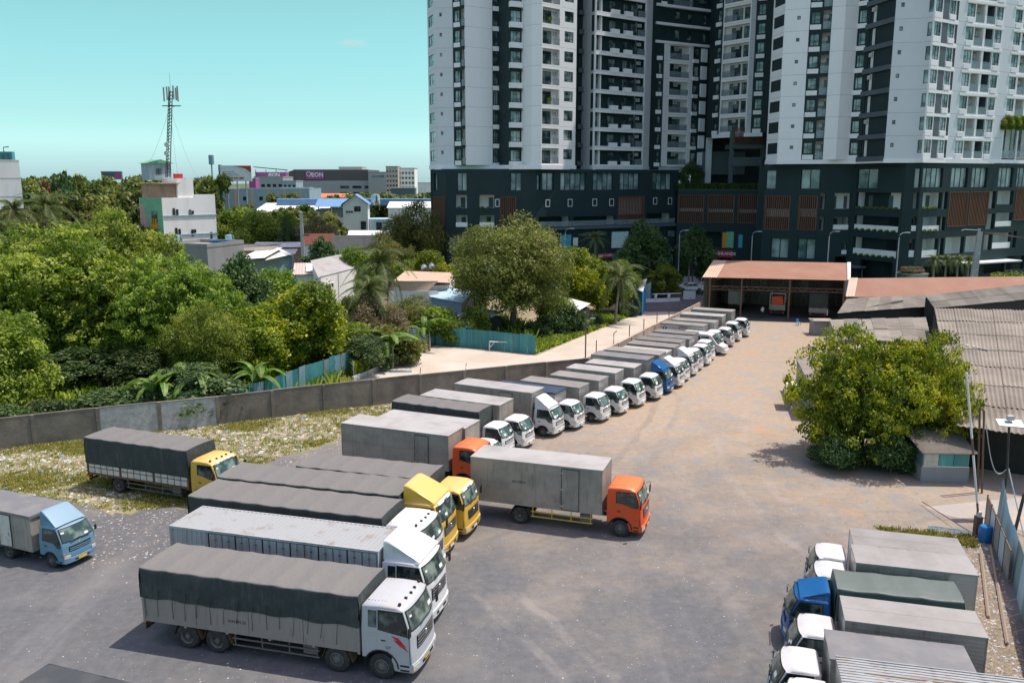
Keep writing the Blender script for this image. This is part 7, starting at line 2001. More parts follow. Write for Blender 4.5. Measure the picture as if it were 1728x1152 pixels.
    roof_corr('roof', p[0], p[1], p[2], p[3], 'tin_rust_roof', t, .19, .02)
    a = G(1427, 501, 5.2); d1 = p[0].lerp(p[1], .045); r2 = p[3].lerp(p[2], .045)
    roof_corr('roof_patch', p[0] + Vector((0, 0, .06)), d1 + Vector((0, 0, .06)), r2 + Vector((0, 0, .06)), p[3] + Vector((0, 0, .06)), 'tin_brown_pale', t, .3, .04)
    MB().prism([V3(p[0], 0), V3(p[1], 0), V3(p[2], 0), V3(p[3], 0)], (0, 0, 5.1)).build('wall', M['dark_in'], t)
    # old sheds with grey fibre cement roofs, sheet by sheet
    def sheetroof(label, c00, c10, c11, c01, nx, ny, wallz=None, mat='fibro', wmat='dark_in', seed=0, zlow=None):
        t = thing('old_shed', label, 'shed'); rnd = random.Random(seed)
        for i in range(nx):
            for j in range(ny):
                def P(u, v): return c00.lerp(c10, u).lerp(c01.lerp(c11, u), v)
                u0, u1, v0, v1 = i / nx, (i + 1.03) / nx, j / ny, (j + 1.06) / ny
                o = Vector((0, 0, .03 * (i % 2) + .04 * (j % 2) + rnd.uniform(-.015, .015)))
                roof_corr('roof_sheet', P(u0, v0) + o, P(u1, v0) + o, P(u1, v1) + o * 1.2, P(u0, v1) + o * 1.2, mat, t, .18, .03)
        lo = min(c00.z, c10.z) - .35
        b = MB(); fo = [V3(c00 + (c01 - c00) * .06, 0), V3(c10 + (c11 - c10) * .06, 0), V3(c11, 0), V3(c01, 0)]
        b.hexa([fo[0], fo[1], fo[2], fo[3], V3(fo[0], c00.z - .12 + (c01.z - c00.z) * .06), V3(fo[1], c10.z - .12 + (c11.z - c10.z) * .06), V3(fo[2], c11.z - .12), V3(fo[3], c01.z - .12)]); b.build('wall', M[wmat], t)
        return t
    sheetroof('old shed with grey sheet roof nearest the open shed, above the dark gap', G(1413, 528, 5.4), G(1568, 517, 5.6), G(1562, 498, 6.4), G(1428, 505, 6.0), 7, 1, seed=1)
    sheetroof('old shed with broad patched grey sheet roof at the right edge', G(1577, 520, 5.8), G(1790, 500, 6.2), G(1760, 478, 7.4), G(1562, 500, 6.8), 8, 2, seed=2)
    sheetroof('old shed with flat seamed grey roof behind the tree top', G(1412, 573, 4.3), G(1572, 577, 4.3), G(1562, 537, 4.9), G(1400, 541, 4.9), 7, 2, wmat='wall_grey', seed=3)
    sheetroof('small lean-to with pinkish roof strip behind the tree', G(1420, 620, 3.2), G(1580, 628, 3.2), G(1572, 580, 4.0), G(1412, 574, 4.0), 5, 1, mat='pinkish', wmat='wall_grey', seed=4)
    # big corrugated roof
    t = thing('old_shed', 'largest old shed with wide corrugated grey brown roof at the right edge', 'shed')
    c00, c10 = G(1614, 719, 3.4), G(1800, 745, 3.4); c01, c11 = G(1577, 522, 6.6), G(1775, 526, 6.6)
    rnd = random.Random(8)
    for i in range(6):
        for j in range(7):
            def P_(u, v): return c00.lerp(c10, u).lerp(c01.lerp(c11, u), v)
            o = Vector((0, 0, .035 * (i % 2) + rnd.uniform(0, .02))); o2 = Vector((0, 0, .05)); u0, u1, v0, v1 = i / 6, (i + 1.02) / 6, j / 7, (j + 1.08) / 7
            roof_corr('roof_sheet', P_(u0, v0) + o + o2, P_(u1, v0) + o + o2, P_(u1, v1) + o, P_(u0, v1) + o, 'fibro_warm', t, .25, .075)
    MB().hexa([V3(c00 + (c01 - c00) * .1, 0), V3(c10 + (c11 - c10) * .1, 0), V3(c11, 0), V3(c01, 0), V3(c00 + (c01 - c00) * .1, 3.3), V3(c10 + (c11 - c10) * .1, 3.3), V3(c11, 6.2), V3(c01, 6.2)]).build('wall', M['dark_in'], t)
    rnd = random.Random(5)
    for i in range(6):
        u, v = .12 + .05 * i + rnd.uniform(-.02, .02), .62 - .01 * i; q = c00.lerp(c10, u).lerp(c01.lerp(c11, u), v)
        tag(MB().box(-.25, -.06, .0, .25, .08, .08).build('roof_scrap', M['litter_white'], t, (q.x, q.y, q.z + .08), .4 * i))
    # small kiosk with teal windows under the tree
    q = G(1553, 812); t = thing('kiosk', 'small kiosk with teal panels and corrugated awning beside the tree', 'kiosk', (q.x, q.y, 0), -.06)
    MB().box(0, 0, 0, 2.9, 2.6, .95).build('base_wall', M['wall_grey'], t, bevel=.02); MB().box(.05, .05, .95, 2.85, 2.55, 2.1).build('wall', M['tin_teal_pale'], t)
    for i in range(3): MB().box(.12 + i * .9, -.01, 1.05, .98 + i * .9, .05, 1.8).build('teal_panel', M['tin_teal'] if i else M['board_white'], t, bevel=.01)
    MB().box(.05, -.02, .96, 2.85, .04, 1.03).box(.05, -.02, 1.82, 2.85, .04, 1.9).build('window_rail', M['white_paint'], t)
    roof_corr('roof', (-.3, -.6, 2.05), (3.1, -.6, 2.05), (3.1, 2.8, 2.7), (-.3, 2.8, 2.7), 'fibro', t, .2, .05)
    # low plinth walls beside it
    q = G(1450, 812); p = G(1620, 832)
    # garage hut with white cloth by the shed corner
    q = G(1372, 566); t = thing('hut', 'small grey flat roofed hut before the open shed', 'hut', (q.x, q.y, 0), -.08)
    MB().box(0, 0, 0, 2.3, 2.0, 1.7).build('wall', M['wall_grey'], t, bevel=.02); MB().box(-.15, -.15, 1.7, 2.4, 2.1, 1.8).build('roof', M['fibro'], t)
    MB().box(-.02, .3, .2, .0, 1.2, 1.9).build('door', M['side_board'], t)
    # white awning sheet and lean-to wall left of the tree
    q = G(1340, 706, 0); t = thing('lean_to', 'low lean-to with white awning sheet left of the tree', 'shed', (q.x + .6, q.y, 0), R(78))
    MB().box(0, -2.2, 0, 9.5, -.5, 3.0).build('wall', M['wall_grey'], t); MB().box(-.2, -2.4, 3.0, 9.8, -.3, 3.08).build('roof', M['fibro'], t)
    MB().box(2.4, -.1, 2.0, 4.6, 1.0, 2.06).build('awning', M['tin_white'], t); MB().tube([(2.5, .9, 0), (2.5, .9, 2.0)], .04, 5).tube([(4.5, .9, 0), (4.5, .9, 2.0)], .04, 5).build('post', M['pole_metal'], t)
    sign_poles()

def person():
    q = G(1286, 537); t = thing('person', 'man in white shirt and dark trousers working behind the truck with the orange load', 'person', (q.x, q.y - .1, 0), R(20))
    me = bpy.data.meshes.new('body')
    v = [(0, 0, .95), (0, .02, 1.2), (0, .03, 1.42), (0, .05, 1.52), (.03, .06, 1.66), (.10, 0, .90), (.12, .02, .50), (.12, -.02, .08), (.14, .12, .04), (-.10, 0, .90), (-.13, .1, .50), (-.14, .0, .08), (-.14, .14, .04),
         (.19, .03, 1.40), (.36, .16, 1.20), (.50, .34, 1.28), (.56, .42, 1.30), (-.19, .03, 1.40), (-.26, .06, 1.14), (-.18, .26, 1.05), (-.14, .32, 1.05)]
    e = [(0, 1), (1, 2), (2, 3), (3, 4), (0, 5), (5, 6), (6, 7), (7, 8), (0, 9), (9, 10), (10, 11), (11, 12), (2, 13), (13, 14), (14, 15), (15, 16), (2, 17), (17, 18), (18, 19), (19, 20)]
    r = [.15, .14, .16, .06, .105, .09, .07, .045, .04, .09, .07, .045, .04, .07, .045, .035, .03, .07, .045, .035, .03]
    me.from_pydata(v, e, []); o = link('body', me, t); 
    m = o.modifiers.new('s', 'SKIN'); bpy.context.view_layer.update()
    for i, rr in enumerate(r): me.skin_vertices[0].data[i].radius = (rr, rr * .85)
    me.skin_vertices[0].data[0].use_root = True
    s = o.modifiers.new('u', 'SUBSURF'); s.levels = 1; s.render_levels = 1
    bpy.context.view_layer.update()
    nm = bpy.data.meshes.new_from_object(o.evaluated_get(bpy.context.evaluated_depsgraph_get()))
    o.modifiers.clear(); o.data = nm
    skin = pm('skin', (.32, .19, .13), .6); M['shirt'] = pm('white shirt', (.68, .66, .64), .8); M['trouser'] = pm('dark trousers', (.03, .035, .05), .8); M['hair'] = pm('black hair', (.01, .01, .01), .6)
    nm.materials.clear()
    for k in (skin, M['shirt'], M['trouser'], M['hair']): nm.materials.append(k)
    for p in nm.polygons:
        c = p.center; z = c.z
        p.material_index = 2 if z < .96 and abs(c.x) < .3 and not (c.y > .22 and z > .6) else (0 if z > 1.52 or math.hypot(c.x, c.y) > .42 or (c.y > .24 and z > .9) else 1)
        if z > 1.66 and c.y < .12: p.material_index = 3
        if z < .07: p.material_index = 3
        p.use_smooth = True

def sign_poles():
    # striped barrier boom raised by the gate
    q = G(1648, 905); tip = D(1632, 628, 36.5)
    t = thing('barrier_boom', 'red and white striped barrier boom raised upright at the gate', 'barrier', (q.x, q.y, 0))
    tp = Vector((D(1631, 628, q.y).x, q.y, D(1631, 628, q.y).z)) - q; n = 9
    for i in range(n):
        a, c = Vector((0, 0, 1.0)).lerp(tp, i / n), Vector((0, 0, 1.0)).lerp(tp, (i + .985) / n)
        MB().tube([a, c], .055, 6).build('boom_stripe', M['rust'] if i % 4 == 0 and i < 5 else M['white_paint'], t)
    MB().box(-.16, -.16, 0, .16, .16, 1.15).build('post', M['rust'], t, bevel=.01)
    MB().box(-.1, -.1, 1.1, .1, .1, 1.4).build('pivot', M['white_paint'], t)
    MB().lathe([(.02, 0), (.30, 0), (.34, .15), (.34, .75), (.28, .85), (.02, .85)], 16, 'z', c=(.1, -.6, 0)).build('counterweight_barrel', M['blue_barrel'], t, smooth='auto')
    # tall solar lamp at the right
    q = G(1690, 870); t = thing('solar_lamp', 'solar street lamp with flat panel before the dark shed at right', 'street lamp', (q.x, q.y, 0))
    hp = D(1703, 716, q.y); MB().tube([(0, 0, 0), (.05, 0, 2.4), (hp.x - q.x, 0, hp.z)], .06, 6).build('pole', M['chassis'], t)
    hx = hp.x - q.x
    MB().hexa([(hx - .75, -.35, hp.z), (hx + .65, -.4, hp.z - .1), (hx + .75, .2, hp.z + .15), (hx - .65, .25, hp.z + .22), (hx - .75, -.35, hp.z + .05), (hx + .65, -.4, hp.z - .05), (hx + .75, .2, hp.z + .2), (hx - .65, .25, hp.z + .27)]).build('solar_panel', M['pole_metal'], t)
    MB().box(hx - .15, -.1, hp.z + .25, hx + .2, .1, hp.z + .5).build('lamp_head', M['ac'], t)
    # cable loops
    b = MB(); p0 = D(1664, 716, q.y); pts = []
    for i in range(13):
        u = i / 12; pts.append(p0.lerp(D(1700, 790, q.y), u) + Vector((0, 0, -2.2 * math.sin(math.pi * u) * .6)))
    b.tube(pts, .025, 4); pts = [D(1702, 790, q.y).lerp(G(1728, 905), i / 6) for i in range(7)]; b.tube(pts, .035, 4)
    tag(b.build('hanging_cable', M['pole_metal'], None), 'grey cable looping from the rusty post to the solar lamp', 'cable')
    # rusty posts by the boom
    for i, (px, py, pt) in enumerate(((1650, 830, 684), (1657, 832, 690))):
        g_ = G(px, py); tp = D(px + 4, pt, g_.y); tag(MB().tube([(0, 0, 0), (tp.x - g_.x, 0, tp.z - .1), (tp.x - g_.x + .15 * (1 - 2 * i), 0, tp.z)], .06, 5).build('rusty_post', M['rust'], None, tuple(g_)), 'tall rusty post behind the barrier boom, %s of two' % ('left', 'right')[i], 'post')
    # slack stay wires on the ground side
    b = MB(); b.tube([G(1556, 846, .2), G(1610, 880, .3), G(1650, 905, .6)], .025, 4)
    tag(b.build('stay_wire', M['chassis'], None), 'dark wire slanting down to the gate post', 'wire')
    # metal sheet fence along the right: sheets
    t = thing('gate_fence', 'pale rust edged metal sheet gate leaning along the right verge', 'fence')
    A, B = G(1662, 885), G(1700, 985); n = 5; rnd = random.Random(2)
    for i in range(n):
        a, c = A.lerp(B, i / n), A.lerp(B, (i + .97) / n); d = c - a
        MB().box(0, -.015, .1, d.length, .015, 1.6).build('metal_sheet', M['tin_bluepale'] if i % 2 else M['roof_grey'], t, (a.x, a.y, 0), math.atan2(d.y, d.x))
        MB().box(-.03, -.04, 0, .03, .04, 1.72).box(0, -.03, 1.6, d.length, .03, 1.66).build('gate_frame', M['rust'], t, (a.x, a.y, 0), math.atan2(d.y, d.x))
    t = thing('sheet_fence', 'curving pale teal sheet fence along the right edge', 'fence')
    P_ = [G(1683, 868), G(1692, 925), G(1716, 1010), G(1738, 1090), G(1765, 1180)]
    for i in range(len(P_) - 1):
        n = 3
        for j in range(n): corr_sheet('metal_sheet', P_[i].lerp(P_[i + 1], j / n), P_[i].lerp(P_[i + 1], (j + .99) / n), 0, 2.0 + rnd.uniform(-.05, .1), 'tin_bluepale' if (i + j) % 3 else 'tin_teal_pale', t, .16, .02, lean=.1)
    # leftover planks and rusty channel
    for i, (px, py, qx, qy) in enumerate(((1672, 920, 1700, 1085), (1655, 930, 1668, 1040))):
        a, c = G(px, py, .1), G(qx, qy, .1); tag(MB().bar(a, c, .10).build('plank', M['litter_tan'], None), 'long timber lying at the foot of the sheet fence, %s one' % ('outer', 'inner')[i], 'plank')
    q = G(1712, 900); tag(MB().tube([(0, 0, 0), (.35, .1, 2.2)], .09, 5).build('dark_post', M['chassis'], None, tuple(q)), 'leaning black post behind the sheet fence', 'post')
    q = G(1600, 897); b = MB(); rr = random.Random(4)
    for k in range(5): b.tube([(.9 * math.cos(a * .5 + k), .45 * math.sin(a * .5 + k * .7) + rr.uniform(-.03, .03), .05 + .03 * k) for a in range(14)], .02, 4)
    tag(b.build('cable_coil', M['steel_blue'], None, tuple(q)), 'coil of bluish cable lying on the verge by the barrel', 'cable coil')
    # street lamps before the podium
    for lb, px, pt, y in (('street lamp with bent arm before the blue posters, leftmost', 954, 386, 146), ('street lamp with bent arm beside the dark street tree', 1147, 389, 144), ('street lamp with bent arm above the open shed roof', 1270, 391, 141), ('street lamp left of the car park loggias', 1400, 391, 128), ('street lamp at the corner pillar of the car park', 1518, 393, 122)):
        q = D(px, pt, y); t = thing('street_lamp', lb, 'street lamp', (q.x, y, 0))
        MB().tube([(0, 0, 0), (0, 0, q.z - .8), (.1, 0, q.z - .25), (.45, 0, q.z), (1.0, 0, q.z + .05)], [.10, .08, .06, .05, .04], 6).build('pole', M['pole_metal'], t)
        MB().box(.8, -.12, q.z - .02, 1.5, .12, q.z + .1).build('lamp_head', M['ac'], t, bevel=.02)
    # concrete utility pole at right
    y = 118; q = D(1646, 386, y); t = thing('utility_pole', 'tall concrete utility pole with crossarm and street lamps at the right', 'utility pole', (D(1638, 470, y).x, y, 0))
    hz = q.z
    MB().hexa([(-.3, -.2, 0), (.3, -.2, 0), (.3, .2, 0), (-.3, .2, 0), (-.18 + .5, -.14, hz), (.18 + .5, -.14, hz), (.18 + .5, .14, hz), (-.18 + .5, .14, hz)]).build('pole', M['concrete_pale'], t)
    MB().hexa([(.3, -.15, 0), (.8, -.15, 0), (.8, .15, 0), (.3, .15, 0), (.7, -.1, hz - .4), (1.0, -.1, hz - .4), (1.0, .1, hz - .4), (.7, .1, hz - .4)]).build('second_pole', M['concrete_pale'], t)
    MB().box(-1.2, -.1, hz - .5, 2.6, .05, hz - .38).build('crossarm', M['chassis'], t); MB().tube([(.3, 0, hz - .2), (-1.4, 0, hz - .1), (-1.9, 0, hz - .25)], .05, 5).build('lamp_arm', M['pole_metal'], t)
    b = MB()
    for k in range(5):
        s_, e_ = Vector((2.3 - k * .5, 0, hz - .4)), Vector((40, 6 + k, hz - 2.5 + k * .3))
        b.tube([s_.lerp(e_, i / 8) + Vector((0, 0, -1.6 * math.sin(math.pi * i / 8))) for i in range(9)], .025, 4)
    b.build('wires', M['chassis'], t)
    # bus shelter like planter box and car on the road
    q = D(1165, 481, 144.5); car('white saloon car driving on the road beyond the open shed', (q.x, 144.5), R(180))
    q = G(1163, 507); t = thing('gate_sign', 'white square board at the end of the side road', 'sign board', (q.x, q.y, 0)); MB().box(-.95, -.04, .2, .95, .04, 1.5).build('board', M['tin_white'], t); MB().box(-.9, 0, 0, -.8, .08, .3).box(.8, 0, 0, .9, .08, .3).build('leg', M['rust'], t)
    # gate frame of white pipes by the shed
    t = thing('pipe_gate', 'white pipe gate arm raised beside the open shed', 'gate', tuple(G(1182, 520)))
    MB().tube([(0, 0, 0), (0, 0, 4.4), (.6, 0, 4.9)], .06, 5).build('post', M['pole_metal'], t); MB().tube([(-.3, 0, 3.6), (3.0, -.3, 5.0)], .06, 5).tube([(-.3, 0, 3.2), (3.0, -.3, 4.6)], .05, 5).build('arm', M['white_paint'], t)
    q = G(1119, 497); t = thing('cargo_tricycle', 'small red cargo tricycle parked on the side road', 'tricycle', (q.x, q.y, 0), .4)
    MB().box(-1.2, -.5, .45, .5, .5, 1.1).build('cargo_bed', M['shop_red'], t, bevel=.03); MB().tube([(.5, 0, .8), (1.1, 0, .9), (1.3, 0, 1.2)], .05, 5).build('frame', M['chassis'], t)
    for (x, y) in ((-.8, -.5), (-.8, .5), (1.3, 0)): MB().lathe([(.05, -.05), (.28, -.06), (.32, 0), (.28, .06), (.05, .05)], 14, 'y', c=(x, y, .32)).build('wheel', M['tyre'], t)
    q = G(1105, 510); t = thing('low_wall', 'pale low wall with two stub posts on the side road', 'wall', (q.x, q.y, 0), .25)
    MB().box(-1.5, 0, 0, 4.2, .25, .55).build('wall', M['wall_white'], t); MB().box(0, -.1, .55, .3, .3, 1.2).box(2.2, -.1, .55, 2.5, .3, 1.2).build('post', M['wall_white'], t); MB().box(-.4, 0, 1.2, 4.4, .12, 1.32).build('rail', M['wall_white'], t)

def car(label, xy, rz, paint='white_paint'):
    t = thing('car', label, 'car', (xy[0], xy[1], 0), rz)
    prof = [(-2.25, .45), (-2.2, .30), (-1.75, .28), (-1.65, .5), (-1.4, .66), (-1.15, .5), (-1.05, .28), (1.05, .28), (1.15, .5), (1.4, .66), (1.65, .5), (1.75, .28), (2.15, .30), (2.25, .55), (2.1, .78), (1.1, .92), (.45, 1.36), (-.7, 1.42), (-1.5, 1.02), (-2.2, .98)]
    bm = bmesh.new(); rows = []
    for yf in (-1, -.85, 0, .85, 1): rows.append([bm.verts.new((x * (1 - .06 * abs(yf) ** 3), yf * .88 * (1 - .22 * max(0, z - .9)), z)) for x, z in prof])
    for i in range(4):
        for j in range(len(prof)):
            k = (j + 1) % len(prof); bm.faces.new((rows[i][j], rows[i][k], rows[i + 1][k], rows[i + 1][j]))
    bm.faces.new(rows[0]); bm.faces.new(rows[-1]); bmesh.ops.triangulate(bm, faces=[f for f in bm.faces if len(f.verts) > 4]); bmesh.ops.recalc_face_normals(bm, faces=bm.faces)
    me = bpy.data.meshes.new('body'); bm.to_mesh(me); bm.free(); me.materials.append(M[paint]); me.polygons.foreach_set('use_smooth', [True] * len(me.polygons)); me.set_sharp_from_angle(angle=R(38)); bd = link('body', me, t)
    for s_ in (-1, 1):
        MB().prism([(.95, s_ * .86, .95), (.42, s_ * .81, 1.28), (-.1, s_ * .81, 1.30), (-.1, s_ * .86, .95)], (0, s_ * .02, 0)).build('side_window', M['cab_glass'], bd)
        MB().prism([(-.18, s_ * .86, .95), (-.18, s_ * .81, 1.30), (-.7, s_ * .81, 1.32), (-1.25, s_ * .86, 1.0)], (0, s_ * .02, 0)).build('side_window', M['cab_glass'], bd)
        MB().box(2.05, s_ * .45, .6, 2.2, s_ * .8, .74).build('headlight', M['lamp_clear'], bd)
        for x in (-1.4, 1.4): add_wheel(t, x, s_, .31, .2, False, 1.8)
    MB().grid(lambda u, v: (1.08 - .60 * u, (v * 2 - 1) * (.74 - .08 * u), .96 + .40 * u), 1, 4).build('windscreen', M['ws_glass'], bd); MB().grid(lambda u, v: (-1.46 + .68 * u, (v * 2 - 1) * (.72 - .06 * u), 1.06 + .36 * u), 1, 4).build('rear_window', M['ws_glass'], bd)
    return t

def mk_city():
    # painted house with mast
    y = 150.0
    c = D(278, 404, y); l = D(240, 404, y + 4); wr = D(367, 404, y + 7)
    t = thing('painted_house', 'tall white house with green and pink painted front and mast on its roof', 'house', (c.x, y, 0))
    dx, dy = wr.x - c.x, 7.0; Lr = math.hypot(dx, dy); a = math.atan2(dy, dx); lx, ly = l.x - c.x, 4.0; Ll = math.hypot(lx, ly)
    zt = D(278, 334, y).z
    o3 = Vector((0, 0, 0)); e1 = Vector((dx, dy, 0)); e2 = Vector((lx, ly, 0))
    def blk(name, mat, u0, u1, v0, v1, z0, z1, par=t):
        q = [e1 * u + e2 * v for u, v in ((u0, v0), (u1, v0), (u1, v1), (u0, v1))]
        return MB().hexa([V3(p, z0) for p in q] + [V3(p, z1) for p in q]).build(name, M[mat], par)
    blk('wall', 'wall_white', 0, 1, 0, 1, 0, zt); blk('rear_wing', 'wall_white', .62, 1.0, .02, 1.4, 0, zt - .4)
    for z in (zt - 3.3, zt - 6.6, zt - 9.9): blk('floor_band', 'steel_blue', -.004, 1.004, -.02, 0, z, z + .25)
    blk('stair_tower', 'wall_white', .32, .62, .05, .7, zt, zt + 3.3)
    blk('parapet', 'wall_white', .62, 1, .0, .06, zt, zt + .5)
    blk('terrace_roof', 'tin_brown_pale', -.05, .34, -.05, 1.05, zt + 2.4, zt + 2.55); blk('terrace_room', 'brick_wall', .02, .3, .1, .9, zt, zt + 2.3)
    # rooftop hut
    hb = zt + 3.0
    q0 = e1 * .10 + e2 * .7; 
    MB().box(0, 0, 0, 4.0, 3.2, 2.9).build('roof_hut', M['steel_blue'], t, (q0.x, q0.y, hb), a)
    MB().prism([(-.5, -.4, 0), (4.5, -.4, 0), (2, -.4, .7)], (0, 4, 0)).build('hut_roof', M['mural_green'], t, (q0.x, q0.y, hb + 2.9), a)
    MB().box(1.2, -.05, 1.0, 2.2, 0, 2.0).build('window', M['window_dark'], t, (q0.x, q0.y, hb), a)
    MB().box(0, 0, 0, 1.5, .5, 1.5).box(.3, -.04, .4, .9, 0, 1.1).build('red_cabinet', M['shop_red'], t, (q0.x + 4.4, q0.y, hb - .4), a)
    # mural on the left face
    def face_l(name, mat, pts, d=.03):
        n_ = e2.normalized().cross(Vector((0, 0, 1))); n_ = -n_ if n_.y > 0 else n_
        MB().prism([e2 * v + Vector((0, 0, z)) + n_ * .01 for v, z in pts], n_ * d).build(name, M[mat], t)
    face_l('green_mural', 'mural_green', [(0.02, zt - 9.5), (.98, zt - 9.5), (.98, zt), (0.02, zt)])
    face_l('pink_mural', 'mural_pink', [(.45, zt - 9.4), (.97, zt - 9.4), (.97, zt - 1.2), (.84, zt - 1.2)], .06); face_l('dark_mural', 'mural_dark', [(.03, zt - 9.45), (.35, zt - 9.45), (.03, zt - 6.5)], .06)
    for (v, z) in ((.36, zt - 4.3), (.62, zt - 8.6)): face_l('balcony_window', 'window_dark', [(v - .12, z), (v + .12, z), (v + .12, z + 2.0), (v - .12, z + 2.0)], .09)
    face_l('orange_stair', 'mural_orange', [(.22, zt - 4.6), (.50, zt - 4.6), (.52, zt - 5.0), (.78, zt - 9.4), (.60, zt - 9.4), (.32, zt - 5.3), (.22, zt - 5.3)], .30)
    for v in (.27, .36, .45): face_l('orange_rail', 'mural_orange', [(v, zt - 4.6), (v + .02, zt - 4.6), (v + .02, zt - 3.6), (v, zt - 3.6)], .3)
    # windows of the right face
    n1 = Vector((e1.y, -e1.x, 0)).normalized()
    for u, z in ((.18, zt - 3.0), (.24, zt - 3.2), (.48, zt - 3.3), (.53, zt - 2.9), (.2, zt - 6.4), (.26, zt - 6.6), (.5, zt - 6.8), (.55, zt - 6.2), (.86, zt - 7.4)):
        p = e1 * u + n1 * .05; wn = MB().box(0, -.05, 0, .42, .02, 1.2 if (u * 100) % 2 < 1 else .6).build('window', M['window_dark'], t, (p.x, p.y, z), a)
    # laundry
    for i, m_ in enumerate(('tarp_green', 'shop_red', 'blue_paint', 'magenta')):
        p = e1 * (.76 + .05 * i) + n1 * 1.2; MB().box(0, 0, 0, .5, .05, 1.1).build('laundry', M[m_], t, (p.x, p.y, zt - 9.2), a)
    # mast: lattice of three legs with antennas
    mt = thing('telecom_mast', 'tall thin lattice mast with antenna panels leaning over the painted house', 'mast', (c.x + q0.x + 2.8, y + q0.y + 1, hb + .5))
    top = D(287, 152, y + 3).z - hb - .5; lx_ = D(282, 152, y + 3).x - (c.x + q0.x + 2.8)
    b = MB(); b2 = MB(); seg = 26; r0 = .42
    for k in range(3):
        an = k * 2.09; b.tube([(r0 * math.cos(an), r0 * math.sin(an), 0), (lx_ + r0 * .8 * math.cos(an), r0 * .8 * math.sin(an), top)], .075, 5)
    for i in range(seg):
        for k in range(3):
            a0, a1 = k * 2.09, (k + 1) * 2.09; f0, f1 = i / seg, (i + 1) / seg
            b2.bar((lx_ * f0 + r0 * math.cos(a0), r0 * math.sin(a0), top * f0), (lx_ * f1 + r0 * math.cos(a1), r0 * math.sin(a1), top * f1), .06)
    b.build('mast_leg', M['chassis'], mt); b2.build('lattice', M['chassis'], mt)
    MB().box(lx_ - 1.6, -.1, top - 2.6, lx_ + 1.6, .1, top - 2.45).box(lx_ - .1, -1.2, top - 2.6, lx_ + .1, 1.2, top - 2.4).build('crossarm', M['chassis'], mt)
    for i, (ox, oy) in enumerate(((-1.2, 0), (-.6, .9), (.6, .8), (1.2, 0), (-.3, -.9), (.7, -.6))): MB().box(lx_ + ox - .12, oy - .08, top - 1.8 + .15 * (i % 3), lx_ + ox + .12, oy + .08, top + .6 + .2 * (i % 2)).build('antenna_panel', M['pole_metal'], mt)
    MB().tube([(lx_, 0, top), (lx_, 0, top + 3)], .03, 4).build('rod', M['pole_metal'], mt)
    for zf in (.28, .38): MB().lathe([(.01, -.1), (.4, -.08), (.4, .08), (.01, .1)], 12, 'y', c=(lx_ * zf - .2, -.5, top * zf)).build('dish', M['ac'], mt)
    b = MB()
    for ox, oy in ((-5.5, -1), (5.5, 1), (0, 5)):
        p0, p1 = Vector((lx_ * .8, 0, top * .82)), Vector((ox, oy, -1)); b.tube([p0.lerp(p1, i / 10) + Vector((0, 0, -1.8 * math.sin(math.pi * i / 10))) for i in range(11)], .018, 4)
    b.build('guy_wire', M['pole_metal'], mt)
    # houses
    house('grey rendered house block in front of the painted house', (D(283, 412, 118).x, 116), R(-18), 7.2, 8, D(283, 414, 118).z, 'wall_grey', 'fibro', 'flat', wins=())
    t = thing('steel_tank_stand', 'bright blue steel frame with sheets right of the grey house block', 'frame', (D(357, 450, 122).x, 122, 0))
    zt2 = D(370, 406, 122).z
    MB().box(0, 1.6, zt2 - 2.6, 3.0, 1.7, zt2).build('blue_sheet', M['tarp_blue'], t); MB().box(-.1, 0, zt2 - .1, 3.1, 1.7, zt2 + .05).build('top_sheet', M['tarp_blue'], t)
    b = MB()
    for x in (0, .75, 1.5, 2.25, 3.0): b.bar((x, 0, 0), (x, 0, zt2), .12)
    for z in (zt2 - 2.5, zt2 - 1.2): b.bar((0, 0, z), (3, 0, z), .1)
    b.build('frame', M['blue_paint'], t)
    t = thing('workshop', 'low workshop with pale sheet roof in two slopes', 'workshop')
    p = [G(398, 438, 6.6), G(447, 436, 6.6), G(492, 418, 7.4), G(448, 416, 7.4)]
    roof_corr('roof', p[0], p[1] + Vector((0, 0, .1)), p[2] + Vector((-1.5, 0, 0)), p[3], 'tin_white', t, .3, .04)
    roof_corr('roof', p[1] - Vector((0, 0, .3)), G(498, 428, 6.2), G(503, 420, 6.6), p[2] + Vector((-2.5, 0, -.25)), 'tin_white', t, .3, .04)
    MB().prism([V3(p[0] + Vector((.4, .6, 0)), 0), V3(G(496, 431, 6), 0), V3(p[2], 0), V3(p[3], 0)], (0, 0, 6.1)).build('wall', M['tin_teal_pale'], t)
    t = house('low shed with brown walls behind the workshop', (D(425, 420, 153).x, 153), .05, 10, 5, D(450, 413, 153).z - .4, 'brick_wall', 'tin_white', 'shed', rise=.5)
    t = house('small shed with rust red roof left of the workshop', (D(370, 420, 142).x, 140), .05, 9, 6, D(420, 415, 142).z - .6, 'brick_wall', 'fibro', 'shed', rise=.6)
    # white two storey house with grey roof
    t = thing('house', 'white two storey house with long grey sheet roof behind the bright tree', 'house')
    p0, p1, p2_, p3 = G(545, 467, 6.9), G(614, 440, 7.3), G(600, 432.5, 8.2), G(527, 447, 7.8)
    y0 = 101
    A = D(541, 466, y0); B = D(612, 445, y0 + 13)
    zA, zB = A.z, B.z
    A0, B0 = Vector((A.x, y0, 0)), Vector((B.x, y0 + 13, 0)); dv = (B0 - A0); nv = Vector((-2.2, 5.5, 0))
    MB().hexa([A0, B0, B0 + nv, A0 + nv, V3(A0, 7.2), V3(B0, 7.2), V3(B0 + nv, 8.6), V3(A0 + nv, 8.6)]).build('wall', M['wall_white'], t)
